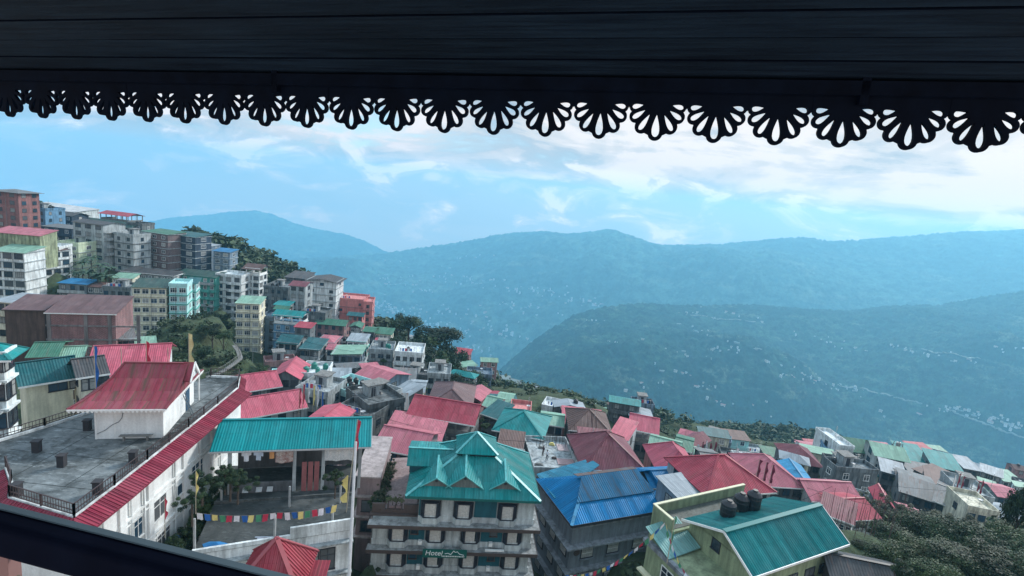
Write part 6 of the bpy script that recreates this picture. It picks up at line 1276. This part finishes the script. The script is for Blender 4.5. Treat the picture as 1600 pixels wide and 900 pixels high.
# ================================================================== FILLER: small houses packed between the named ones
OCC = [(b[0], b[1]) for b in BASES]
def filler(x0, x1, yt, yb, Y0, Y1, n, area, hmax=3, gap=6.5):
    k = 0; roofs = [('rose', 'pink'), ('mint', 'pale green'), ('grey', 'grey'), ('teal', 'teal'), ('brown', 'brown'), ('red', 'red'), ('steel', 'steel'), ('dteal', 'dark teal'), ('flat', 'flat'), ('flat', 'flat')]; walls = ['grey', 'lgrey', 'white', 'concrete', 'cream', 'dgrey', 'bluegrey', 'dpink', 'cyan']
    for _ in range(n * 60):
        if k >= n: break
        px = ru(x0, x1); Y = ru(Y0, Y1); v = atY(px, (yt + yb) / 2, Y); z = terr(v[0], v[1]); pe = proj((v[0], v[1], z))
        f = (px - x0) / (x1 - x0); lim_t = yt if not callable(yt) else yt(px)
        if not (lim_t < pe[1] < yb): continue
        if min((v[0] - a) ** 2 + (v[1] - b) ** 2 for a, b in OCC) < gap * gap: continue
        fl = random.choice(range(1, hmax + 1)); fh = 2.7; top = (v[0], v[1], z + fl * fh); q = proj(top); w = ru(5.5, 9); rc, rn = random.choice(roofs)
        kind = ('flat',) if rc == 'flat' else (random.choice(('gx', 'gy', 'sf', 'sf', 'sl', 'hip')), rc, ru(.8, 1.8), .4)
        yaw = ru(-25, 25) + math.degrees(math.atan2(-v[0], v[1])) * .5
        house(f'small {rn} roofed house packed among others on the {area}', q[0], q[1], q[0] + w * 800 / Y, Y, ru(5, 8), fl, yaw, wallc=random.choice(walls), roof=kind, win=(2, 1, 1), ws=random.choice('dwg'), dirt=.7, group=f'{rn} roofed filler houses on the {area}', near=False, extra=6, fh=fh, wid=w, tanks=random.choice((0, 0, 1)), balc=random.choice(('', '', 'f')))
        for a, b in ((0, 0), (w, 0), (0, 5), (w, 5)): OCC.append((v[0] + a, v[1] + b))
        k += 1
filler(560, 770, 580, 660, 112, 190, 30, 'slope below the two tall trees', 3)
filler(760, 1000, 652, 705, 95, 200, 34, 'crest above the turquoise hotel', 2, 5.3)
filler(980, 1200, 705, 765, 90, 190, 30, 'crest above the pink hipped roofs', 2, 5.3)
filler(1180, 1600, 715, 815, 88, 210, 80, 'right-hand lower town', 3, 5.2)
filler(395, 560, 575, 650, 84, 125, 16, 'slope behind the pink roofs', 3, 5.5)
filler(20, 200, 385, 440, 165, 235, 10, 'steep hillside at the left', 4, 6.5)
# roof clutter: dishes and small antennas standing on roofs
DISH = MB(); DISH.lathe((0, 0, .9), [(.05, 0), (.3, .07), (.45, .18), (.42, .17), (.28, .09)], 12); DISH.tube((0, 0, 0), (0, 0, .95), .04, n=5); DM = DISH.mesh('satellite_dish', plain('dish_grey', (.45, .47, .48), .5))
ANT = MB().tube((0, 0, 0), (0, 0, 3.2), .035, n=5)
for q in (2.2, 2.6, 3.0): ANT.bar((-.5, 0, q), (.5, 0, q), .03, .03)
AM = ANT.mesh('antenna', STEEL)
for i, (r_, Wd, D, H, lab) in enumerate([q_ for q_ in ROOFTOPS[:60] if 'construction' not in q_[4]]):
    M_ = Matrix.Translation(r_.location) @ Matrix.Rotation(r_.rotation_euler.z, 4, 'Z')
    for k in range(2):
        o = inst(('satellite_dish', 'antenna')[k], (DM, AM)[k], None); o.matrix_world = M_ @ Matrix.Translation((Wd * ru(.1, .9), D * ru(.1, .9), H)) @ Matrix.Rotation(ru(0, 6), 4, 'Z'); tag(o, ('grey satellite dish on a short post on a flat roof of the town', 'thin comb-shaped antenna on a flat roof of the town')[k], ('dish', 'antenna')[k], ('satellite dishes on flat roofs', 'antennas on flat roofs')[k])
# overhead wires strung between roofs
WM = plain('black_wire', (.02, .02, .025), .8)
for i, (a, b, Y0_, Y1_) in enumerate((((560, 640), (830, 690), 84, 80), ((1160, 720), (1420, 800), 92, 74), ((700, 640), (1000, 690), 96, 90), ((1240, 735), (1580, 770), 100, 112), ((430, 520), (640, 560), 138, 135), ((140, 470), (420, 500), 130, 140), ((890, 900), (1300, 760), 58, 66))):
    A_ = Vector(atY(*a, Y0_)); B_ = Vector(atY(*b, Y1_)); q = MB(); P_ = [A_ + (B_ - A_) * (t / 16) - Vector((0, 0, 4 * 1.2 * (t / 16) * (1 - t / 16))) for t in range(17)]
    for u_, v_ in zip(P_, P_[1:]): q.tube(u_, v_, .028, n=4, cap=False)
    tag(q.build('overhead_wire', WM), 'thin black overhead wire sagging between roofs', 'wire', 'overhead wires above the roofs')

# ---- uncountable vegetation
def clumps(name, n, region, smin, smax, leaf, seed, avoid=True, lift=.4):
    r = random.Random(seed); c = 0; X = []; 
    protos = []
    for k in range(4): v, f = crown_mesh('broad', 70, .26, 50 + k); protos.append((np.array(v), np.array(f)))
    pts = [(r.uniform(*region[0]), r.uniform(*region[1])) for _ in range(n)]
    P = np.array([atY(0, 0, 1)] * 0 + [[ray(px, 600)[0] / 1.0, 0, 0] for px, _ in pts]) if False else None
    xs, ys = [], []
    for px, Y in pts: v = atY(px, 560, Y); xs.append(v[0]); ys.append(v[1])
    zs = terr_many(np.array(xs), np.array(ys)); V = []; F = []; o = 0
    for x, y, z in zip(xs, ys, zs):
        if avoid and any((x - b[0]) ** 2 + (y - b[1]) ** 2 < 16 for b in BASES): continue
        v, f = protos[r.randrange(4)]; s = r.uniform(smin, smax); a = r.uniform(0, 6.28); ca, sa = math.cos(a), math.sin(a)
        w = v * s; V.append(np.stack([w[:, 0] * ca - w[:, 1] * sa + x, w[:, 0] * sa + w[:, 1] * ca + y, w[:, 2] * .9 + z + s * lift], 1)); F.append(f + o); o += len(v)
    V = np.concatenate(V); F = np.concatenate(F); me = bpy.data.meshes.new(name); me.from_pydata(V.tolist(), [], F.tolist()); me.materials.append(leaf); ob = bpy.data.objects.new(name, me); COL.objects.link(ob); ob['kind'] = 'stuff'; return ob
def forestm():
    t = NT('forest_leaf'); n = t.noise(t.coord('Object'), .05, 5, .7); n2 = t.noise(t.coord('Object'), .5, 3)
    c = t.mix(t.ramp(n, [(.4, G(0)), (.62, G(1))]), (.022, .045, .02), (.06, .09, .038)); c = t.mix(1., c, t.ramp(n2, [(.35, G(.5)), (.65, G(1.5))]), 'MULTIPLY'); t.link(c, t.b.inputs['Base Color']); t.b.inputs['Roughness'].default_value = .8; return t.m
FM = forestm()
clumps('woodland', 5200, ((300, 1350), (225, 620)), 3.5, 6.5, FM, 3, False)
clumps('scrub', 2600, ((230, 1650), (58, 225)), .9, 2.2, FM, 5, True, .2)

# ================================================================== POLES, FLAGS, MASTS, TOWERS, PEOPLE
for i in range(26):
    x = 1292 + i * 4.2 + ru(-3, 3); Y = ru(58, 68); t = atY(x + ru(-2, 4), ru(748, 790), Y); b = atY(x, ru(840, 860), Y); o = pole_flag((b[0], b[1], b[2]), float(t[2] - b[2]), 'tall bare brown pole in the thin cluster in front of the pink roofs', None, r=.035, pm=plain('brown_pole', (.13, .08, .075), .8), lean=(ru(-.3, .3), 0)); o['group'] = 'tall bare poles in front of the pink roofs'
for i, x in enumerate((1187, 1198, 1208)):
    t = atY(x, 718 + i * 4, 80); pole_flag((t[0], t[1], t[2] - 4.5), 4.5, ('dark red flag on a pole, leftmost of three in front of the broad rose roof', 'dark red flag on a pole, middle of three in front of the broad rose roof', 'dark red flag on a pole, rightmost of three in front of the broad rose roof')[i], plain('dark_red_flag', (.2, .02, .05), .9), .5, .3, .04)
for i, (x, y, c) in enumerate(((474, 600, 4), (482, 598, 0), (490, 602, 2), (496, 604, 0), (503, 612, 1), (468, 606, 4))):
    t = atY(x, y, 84); pole_flag((t[0], t[1], t[2] - 4.6), 4.6, 'tall narrow prayer flag on a pole in the row beside the mossy courtyard', FLC[c], .35, .25, .04)['group'] = 'prayer flags beside the mossy courtyard'
for i, (x, y, c) in enumerate(((1098, 690, 4), (1104, 688, 0), (1110, 692, 4), (1118, 690, 4), (1152, 700, 0), (1166, 706, 0), (1172, 708, 4), (1090, 694, 0), (1493, 742, 0), (1500, 740, 4), (1506, 744, 4), (1530, 752, 4), (1536, 750, 4))):
    t = atY(x, y, 106); pole_flag((t[0], t[1], t[2] - 6), 6, 'weathered prayer flag on a pole at the edge of the valley', plain('dark_red_flag', (.2, .02, .05), .9) if c == 4 else FLC[0], .45, .4, .05)['group'] = 'prayer flags along the valley edge'
for x, y0, y1, Y in ((927, 640, 668, 95), (945, 640, 664, 110), (922, 652, 672, 96), (1067, 690, 720, 100), (925, 665, 690, 82), (300, 570, 600, 62), (800, 628, 650, 108), (838, 640, 660, 104), (1150, 700, 740, 100), (1540, 735, 790, 108), (1225, 700, 730, 120), (395, 500, 560, 150), (770, 640, 655, 110), (612, 640, 668, 88)):
    t = atY(x, y0, Y); b = atY(x, y1, Y); pole_flag((b[0], b[1], b[2] - 3), float(t[2] - b[2]) + 3, 'thin utility pole standing up from the roofs', None, r=.06, pm=plain('pole_grey', (.4, .42, .42), .6))['group'] = 'thin poles among the roofs'
# stilts are part of the block; curving steps and rail on the wooded slope
st = MB(); pth = [(322, 590), (338, 585), (352, 578), (366, 568), (376, 560), (372, 548), (366, 540)]; pv = None
for x, y in pth:
    p = atY(x, y, 100 + (590 - y) * .3); z = terr(p[0], p[1]); q = Vector((p[0], p[1], max(z + .3, p[2])))
    if pv is not None:
        st.bar(pv, q, .9, .2)
        for k in range(5): w = pv + (q - pv) * (k / 5); st.bar(w + Vector((0, 0, .1)), w + Vector((.01, 0, 1.1)), .06, .06)
        st.bar(pv + Vector((0, -.6, 1.1)), q + Vector((0, -.6, 1.1)), .06, .06)
    pv = q
tag(st.build('footpath', CONC, None), 'curving concrete steps with handrail climbing the wooded slope', 'steps')
# phone mast cluster at the valley edge
T_ = atY(1398, 716, 150); mo = empty('phone_mast', tuple(T_ - np.array([0, 0, 3])), 0, 'cluster of phone mast antennas rising above the pale mint hall', 'mast'); q = MB()
for s in ((-1.2, -1.2), (1.2, -1.2), (1.2, 1.2), (-1.2, 1.2)): q.bar((s[0], s[1], 0), (s[0] * .6, s[1] * .6, 8), .16, .16)
for k in range(8):
    a = 1.2 - .06 * k; z0 = k; q.bar((-a, -a, z0), (a, -a, z0 + 1), .08, .08); q.bar((a, -a, z0), (a, a, z0 + 1), .08, .08); q.bar((-a, a, z0), (-a, -a, z0 + 1), .08, .08); q.bar((-a, -a, z0), (a, -a, z0), .08, .08)
q.build('lattice', CONC, mo)
for i in range(11): x = ru(-2.6, 2.6); y = ru(-1, 1); zz = ru(3, 7); MB().tube((x, y, zz - 2), (x, y, zz + 1.5), .06, n=5).box((x - .18, y - .1, zz - .7), (x + .18, y + .1, zz + 1.3)).build('antenna', WHT if i % 3 else STEEL, mo)
# laundry and clutter on flat roofs
for i, (r_, Wd, D, H, lab) in enumerate(ROOFTOPS):
    R_ = Matrix.Translation(r_.location) @ Matrix.Rotation(r_.rotation_euler.z, 4, 'Z')
    if Wd < 4 or 'construction' in lab: continue
    if i % 2 == 0:
        q = R_ @ Vector((Wd * .3, D * .5, H)); e = empty('stair_head', tuple(q), r_.rotation_euler.z, 'stair head box on the roof of the ' + ' '.join(lab.replace(',', '').split()[:7]), 'stair head', 'stair head boxes on flat roofs'); MB().box((0, 0, 0), (2.2, 2.4, 2.1)).build('wall', W('lgrey', .6), e); MB().box((-.3, -.3, 2.1), (2.6, 2.7, 2.25)).build('roof_slab', CONC, e); MB().box((.6, -.04, 0), (1.4, -.003, 1.8)).build('door', DARKF, e)
    if i % 3 == 0:
        c = MB(); x0 = Wd * .15
        for k in range(5): c.box((x0 + k * .75, .6, .75), (x0 + k * .75 + .5, .63, 1.6), k % 3)
        c.bar((x0 - .3, .61, 1.62), (x0 + 4, .61, 1.62), .03, .03, 0); c.bar((x0 - .3, .61, 0), (x0 - .3, .61, 1.65), .05, .05, 0); c.bar((x0 + 4, .61, 0), (x0 + 4, .61, 1.65), .05, .05, 0)
        o = c.build('laundry_line', [FLC[0], FLC[1], FLC[4]], None); o.matrix_world = R_ @ Matrix.Translation((0, 0, H)); tag(o, 'washing line on the roof of the ' + ' '.join(lab.replace(',', '').split()[:8]), 'laundry', 'washing lines on flat roofs')
# people on the construction slab
def person(loc, rz, shirt, trousers, label):
    S = {'hip': (0, 0, .92), 'belly': (0, 0, 1.1), 'chest': (0, .02, 1.32), 'neck': (0, .02, 1.48), 'head': (0, .0, 1.62), 'top': (0, 0, 1.72), 'hl': (-.09, 0, .88), 'kl': (-.11, -.03, .48), 'al': (-.11, .03, .08), 'tl': (-.12, -.13, .04), 'hr': (.09, 0, .88), 'kr': (.13, -.12, .5), 'ar': (.14, -.02, .08), 'tr': (.15, -.17, .04),
         'sl': (-.17, .02, 1.40), 'el': (-.25, .03, 1.14), 'wl': (-.24, -.12, .93), 'fl': (-.23, -.18, .86), 'sr': (.17, .02, 1.40), 'er': (.26, .0, 1.15), 'wr': (.22, -.18, 1.02), 'fr': (.2, -.24, .97)}
    E_ = [('hip', 'belly'), ('belly', 'chest'), ('chest', 'neck'), ('neck', 'head'), ('head', 'top'), ('hip', 'hl'), ('hl', 'kl'), ('kl', 'al'), ('al', 'tl'), ('hip', 'hr'), ('hr', 'kr'), ('kr', 'ar'), ('ar', 'tr'), ('chest', 'sl'), ('sl', 'el'), ('el', 'wl'), ('wl', 'fl'), ('chest', 'sr'), ('sr', 'er'), ('er', 'wr'), ('wr', 'fr')]
    Rr = dict(hip=.13, belly=.12, chest=.15, neck=.055, head=.095, top=.07, hl=.095, kl=.06, al=.045, tl=.04, hr=.095, kr=.06, ar=.045, tr=.04, sl=.07, el=.045, wl=.033, fl=.035, sr=.07, er=.045, wr=.033, fr=.035)
    K = list(S); me = bpy.data.meshes.new('p'); me.from_pydata([S[k] for k in K], [(K.index(a), K.index(b)) for a, b in E_], []); o = bpy.data.objects.new('p', me); COL.objects.link(o); m = o.modifiers.new('s', 'SKIN'); o.modifiers.new('u', 'SUBSURF').levels = 1
    for i, k in enumerate(K): o.data.skin_vertices[0].data[i].radius = (Rr[k], Rr[k]); o.data.skin_vertices[0].data[i].use_root = (k == 'hip')
    bpy.context.view_layer.update(); nm = bpy.data.meshes.new_from_object(o.evaluated_get(bpy.context.evaluated_depsgraph_get())); bpy.data.objects.remove(o)
    nm.materials.clear(); [nm.materials.append(x) for x in (plain('skin', (.25, .13, .09), .6), plain(shirt[0], shirt[1], .9), plain(trousers[0], trousers[1], .9))]
    for p in nm.polygons:
        z = p.center.z; x = abs(p.center.x); p.material_index = 2 if z < .95 and x < .2 else (1 if z < 1.47 and (z > 1.12 or x < .2) else 0); p.use_smooth = True
    b = bpy.data.objects.new('person', nm); COL.objects.link(b); b.location = loc; b.rotation_euler.z = rz; tag(b, label, 'person', 'workers on the construction slab')
    hm = MB(); hm.lathe((0, .015, 1.60), [(.101, 0), (.103, .06), (.085, .12), (.04, .145)], 12); smooth(hm.build('hair', plain('black_hair', (.01, .01, .01), .6), b))
P1 = atY(855, 722, 79); zs = float(atY(834, 738, 76)[2] + .15 + .0)
p = atz(854, 719, zs); person(tuple(p), .6, ('white_shirt', (.7, .72, .75)), ('dark_trousers', (.02, .025, .05)), 'person in white shirt and dark trousers standing on the construction slab')
p = atz(848, 712, zs); person(tuple(p), -.9, ('dark_shirt', (.05, .04, .05)), ('brown_trousers', (.06, .045, .04)), 'person in dark clothes standing behind the one in white on the construction slab')
# building-site clutter: rebar grid, bags, sheets
def site():
    c = atz(870, 705, zs); ya = .06
    for i in range(14):
        p = atz(838 + i * 5, ru(690, 700), zs); tag(MB().tube((0, 0, 0), (ru(-.05, .05), 0, ru(1.0, 1.9)), .04, n=5).build('rebar_post', BRN, None, tuple(p)), 'brown upright reinforcing post along the back of the construction slab', 'post', 'posts on the construction slab')
    for i, (x, y, w, d, hh, m, lab) in enumerate(((862, 695, .9, .5, .4, FLC[2], 'heap of yellow sacks on the construction slab'), (846, 700, 1.0, .6, .3, CONC, 'grey rubble heap left of the yellow sacks'), (842, 726, 1.3, .6, .25, CONC, 'flat stack of formwork at the left of the slab'), (866, 716, .8, .6, .25, BRN, 'stack of bricks beside the two people'), (885, 700, 3.0, 2.2, .06, plain('pinkish_mesh', (.45, .36, .36), .9), 'pinkish wire mesh sheet lying on the slab'), (884, 722, 2.6, 1.8, .08, plain('pinkish_screed', (.40, .28, .28), .9), 'pink-brown screeded patch at the right of the slab'))):
        p = atz(x, y, zs); q = MB()
        for k in range(5 if hh > .1 else 1): s = 1 - k * .12; q.box((-w * s / 2 + ru(-.05, .05), -d * s / 2, k * hh / 5 if hh > .1 else .004), (w * s / 2, d * s / 2, (k + 1) * hh / 5 - .003 if hh > .1 else hh))
        tag(q.build('site_material', m, None, tuple(p), .1), lab, 'building material')
site()
# clutter on the brick mill: concrete columns and bands
mill = [o for o in bpy.data.objects if o.get('label', '').startswith('long brick building')][0]
q = MB()
for x in (.3, 6, 9.8, 14.5): q.box((x - .3, -.12, -8), (x + .3, -.003, 10.3))
for zz in (2.4, 5.1, 7.8): q.box((-.2, -.16, zz), (14.9, -.004, zz + .3))
q.build('concrete_frame', wall('concrete_frame', (.24, .22, .22), .5), mill)

HTOP = max(float(H[0][:, 2].max()) for H in (H1, H2, H3, H4, H5)) + 25; print('HTOP', HTOP, [float(H[0][:, 2].max()) for H in (H1, H2, H3, H4, H5)])
hz = MB().box((-8500, -60, -1900), (8500, 7400, HTOP)).build('haze', [], None); hz['kind'] = 'stuff'; hz.data.materials.clear()
hm = bpy.data.materials.new('haze_air'); hm.use_nodes = True; nt = hm.node_tree; nt.nodes.remove(nt.nodes['Principled BSDF']); v = nt.nodes.new('ShaderNodeVolumePrincipled'); v.inputs['Color'].default_value = (.30, .74, 1.0, 1); v.inputs['Density'].default_value = HZ; v.inputs['Anisotropy'].default_value = .3
nt.links.new(v.outputs[0], nt.nodes['Material Output'].inputs['Volume']); hz.data.materials.append(hm)
w = bpy.data.worlds.new('World'); SC.world = w; w.use_nodes = True; nt = w.node_tree; N = nt.nodes; LK = nt.links; N.clear()
def nd(t, **k):
    x = N.new(t)
    for a, b in k.items(): setattr(x, a, b)
    return x
def mth(op, a, b=None, c=None):
    x = nd('ShaderNodeMath', operation=op)
    for i, q in enumerate((a, b, c)):
        if q is None: continue
        if isinstance(q, (int, float)): x.inputs[i].default_value = q
        else: LK.new(q, x.inputs[i])
    return x.outputs[0]
def wr(fac, stops):
    r = nd('ShaderNodeValToRGB'); e = r.color_ramp.elements; r.color_ramp.interpolation = 'EASE'
    e[0].position, e[0].color = stops[0][0], lin(stops[0][1]); e[1].position, e[1].color = stops[-1][0], lin(stops[-1][1])
    for p, c in stops[1:-1]: e.new(p).color = lin(c)
    LK.new(fac, r.inputs[0]); return r.outputs[0]
def wmix(f, a, b):
    x = nd('ShaderNodeMix', data_type='RGBA')
    for q, i in ((f, 0), (a, 6), (b, 7)):
        if isinstance(q, (int, float)): x.inputs[i].default_value = q
        elif isinstance(q, tuple): x.inputs[i].default_value = lin(q)
        else: LK.new(q, x.inputs[i])
    return x.outputs[2]
def wnoise(vec, s, d=8, r=.6, dist=0):
    x = nd('ShaderNodeTexNoise'); x.inputs['Scale'].default_value = s; x.inputs['Detail'].default_value = d; x.inputs['Roughness'].default_value = r; x.inputs['Distortion'].default_value = dist; LK.new(vec, x.inputs['Vector']); return x.outputs[0]
def cmb(x, y, z=0.):
    c = nd('ShaderNodeCombineXYZ')
    for i, q in enumerate((x, y, z)):
        if isinstance(q, (int, float)): c.inputs[i].default_value = q
        else: LK.new(q, c.inputs[i])
    return c.outputs[0]
tc = nd('ShaderNodeTexCoord'); sp = nd('ShaderNodeSeparateXYZ'); LK.new(tc.outputs['Generated'], sp.inputs[0]); X, Y, Z = sp.outputs
az = mth('ARCTAN2', X, Y); el = Z
inv = mth('DIVIDE', 1., mth('ADD', mth('MAXIMUM', el, -.1), .28))
lay = cmb(mth('MULTIPLY', mth('ADD', az, mth('MULTIPLY', el, -.9)), mth('MULTIPLY', inv, .75)), mth('MULTIPLY', inv, 1.9), 0)
low = cmb(mth('MULTIPLY', az, 1.), mth('MULTIPLY', el, 2.2), 3.1)
streak = cmb(mth('MULTIPLY', mth('ADD', az, mth('MULTIPLY', el, 1.2)), 1.), mth('MULTIPLY', mth('ADD', el, mth('MULTIPLY', az, -.04)), 5.2), .7)
n1 = wnoise(lay, 1.3, 9, .62, .3); n2 = wnoise(low, 8.0, 10, .58, .5); n3 = wnoise(streak, 3.3, 10, .6, .55); n4 = wnoise(low, 3.2, 4, .5)
azn = mth('MULTIPLY_ADD', az, .55, .5)          # 0 left .. 1 right
# cirrus / stratus brightness
hi = mth('ADD', mth('MULTIPLY', n3, .62), mth('MULTIPLY', wnoise(low, 4.6, 9, .6, .8), .45)); hi = mth('ADD', hi, mth('MULTIPLY', mth('SUBTRACT', azn, .14), .09))
gap = wnoise(cmb(az, mth('MULTIPLY', el, 1.6), 7.7), 2.6, 3, .5)
# a clear patch high on the left of centre
d1 = mth('POWER', mth('DIVIDE', mth('ADD', az, .335), .17), 2.); d2 = mth('POWER', mth('DIVIDE', mth('SUBTRACT', el, .10), .035), 2.); hole = mth('DIVIDE', 1., mth('ADD', 1., mth('ADD', d1, d2)))
cov = mth('SUBTRACT', mth('ADD', hi, .16), mth('MULTIPLY', hole, .26))
shade = wr(hi, [(.43, (.36, .43, .53)), (.49, (.56, .61, .68)), (.535, (.88, .84, .82)), (.60, (1.25, 1.12, 1.05))])
# cumulus towers near the horizon
top = mth('ADD', mth('MULTIPLY', n4, .34), mth('MULTIPLY', n2, .22)); c_mask = wr(mth('SUBTRACT', mth('SUBTRACT', top, .205), el), [(0., G(0)), (.03, G(1))])
c_col = wr(mth('ADD', n2, mth('MULTIPLY', mth('SUBTRACT', el, .08), .8)), [(.42, (.42, .52, .62)), (.5, (.72, .74, .76)), (.56, (1.4, 1.3, 1.25))])
sky = nd('ShaderNodeTexSky', sky_type='NISHITA'); sky.sun_disc = False; sky.sun_elevation = math.radians(34); sky.sun_rotation = math.radians(42); sky.altitude = 1600; sky.air_density = 1.2; sky.dust_density = 2.0
cm = wmix(mth('MULTIPLY', c_mask, .9), shade, c_col)
# bright glow where the sun stands behind the clouds, upper right
g1 = mth('POWER', mth('DIVIDE', mth('SUBTRACT', az, .55), .50), 2.); g2 = mth('POWER', mth('DIVIDE', mth('SUBTRACT', el, .19), .17), 2.); glow = mth('DIVIDE', .25, mth('ADD', 1., mth('ADD', g1, g2)))
cm = wmix(glow, cm, (.85, .74, .68))
cm = wmix(wr(el, [(.24, G(0)), (.5, G(1))]), cm, (.88, 1.20, 1.52))
lo = nd('ShaderNodeVectorMath', operation='SCALE'); LK.new(cm, lo.inputs[0]); LK.new(wr(mth('MULTIPLY_ADD', el, 2.5, .5), [(.30, G(1.0)), (.45, G(.92)), (.75, G(.62)), (1., G(.60))]), lo.inputs['Scale']); cm = lo.outputs[0]
cm = wmix(1., cm, cm); mm = nd('ShaderNodeMix', data_type='RGBA', blend_type='MULTIPLY'); mm.inputs[0].default_value = 1; LK.new(cm, mm.inputs[6]); LK.new(wr(mth('MULTIPLY_ADD', el, 2.5, .5), [(.45, (1.0, .72, .60)), (.60, (1.0, .79, .70)), (.85, (1, .92, .88))]), mm.inputs[7]); cm = mm.outputs[2]
bg1 = nd('ShaderNodeBackground'); LK.new(sky.outputs[0], bg1.inputs[0]); bg1.inputs[1].default_value = .1
bg2 = nd('ShaderNodeBackground'); LK.new(cm, bg2.inputs[0]); bg2.inputs[1].default_value = CLOUD
mx = nd('ShaderNodeMixShader'); LK.new(wr(cov, [(.46, G(0)), (.60, G(.94))]), mx.inputs[0]); LK.new(bg1.outputs[0], mx.inputs[1]); LK.new(bg2.outputs[0], mx.inputs[2])
out = nd('ShaderNodeOutputWorld'); LK.new(mx.outputs[0], out.inputs[0])
sl = bpy.data.lights.new('sun', 'SUN'); sl.energy = SUN; sl.angle = math.radians(9); sl.color = (1, .97, .93); so = bpy.data.objects.new('sun', sl); COL.objects.link(so); a = math.radians(42); e = math.radians(34); dv = Vector((math.sin(a) * math.cos(e), math.cos(a) * math.cos(e), math.sin(e))); so.rotation_euler = dv.to_track_quat('Z', 'Y').to_euler()
cd = bpy.data.cameras.new('camera'); cam = bpy.data.objects.new('camera', cd); COL.objects.link(cam); cd.sensor_width = 36; cd.lens = 18; cd.clip_start = .05; cd.clip_end = 60000
cam.matrix_world = Matrix([[cR[0], cU[0], -cF[0], 0], [cR[1], cU[1], -cF[1], 0], [cR[2], cU[2], -cF[2], 0], [0, 0, 0, 1]]); SC.camera = cam
SC.render.engine = 'CYCLES'; SC.cycles.volume_bounces = 3; SC.cycles.max_bounces = 6; SC.cycles.diffuse_bounces = 3
SC.view_settings.view_transform = 'Standard'; SC.view_settings.look = 'None'; SC.view_settings.exposure = EXPO; SC.view_settings.gamma = 1
SC.render.resolution_x = 1024; SC.render.resolution_y = 576
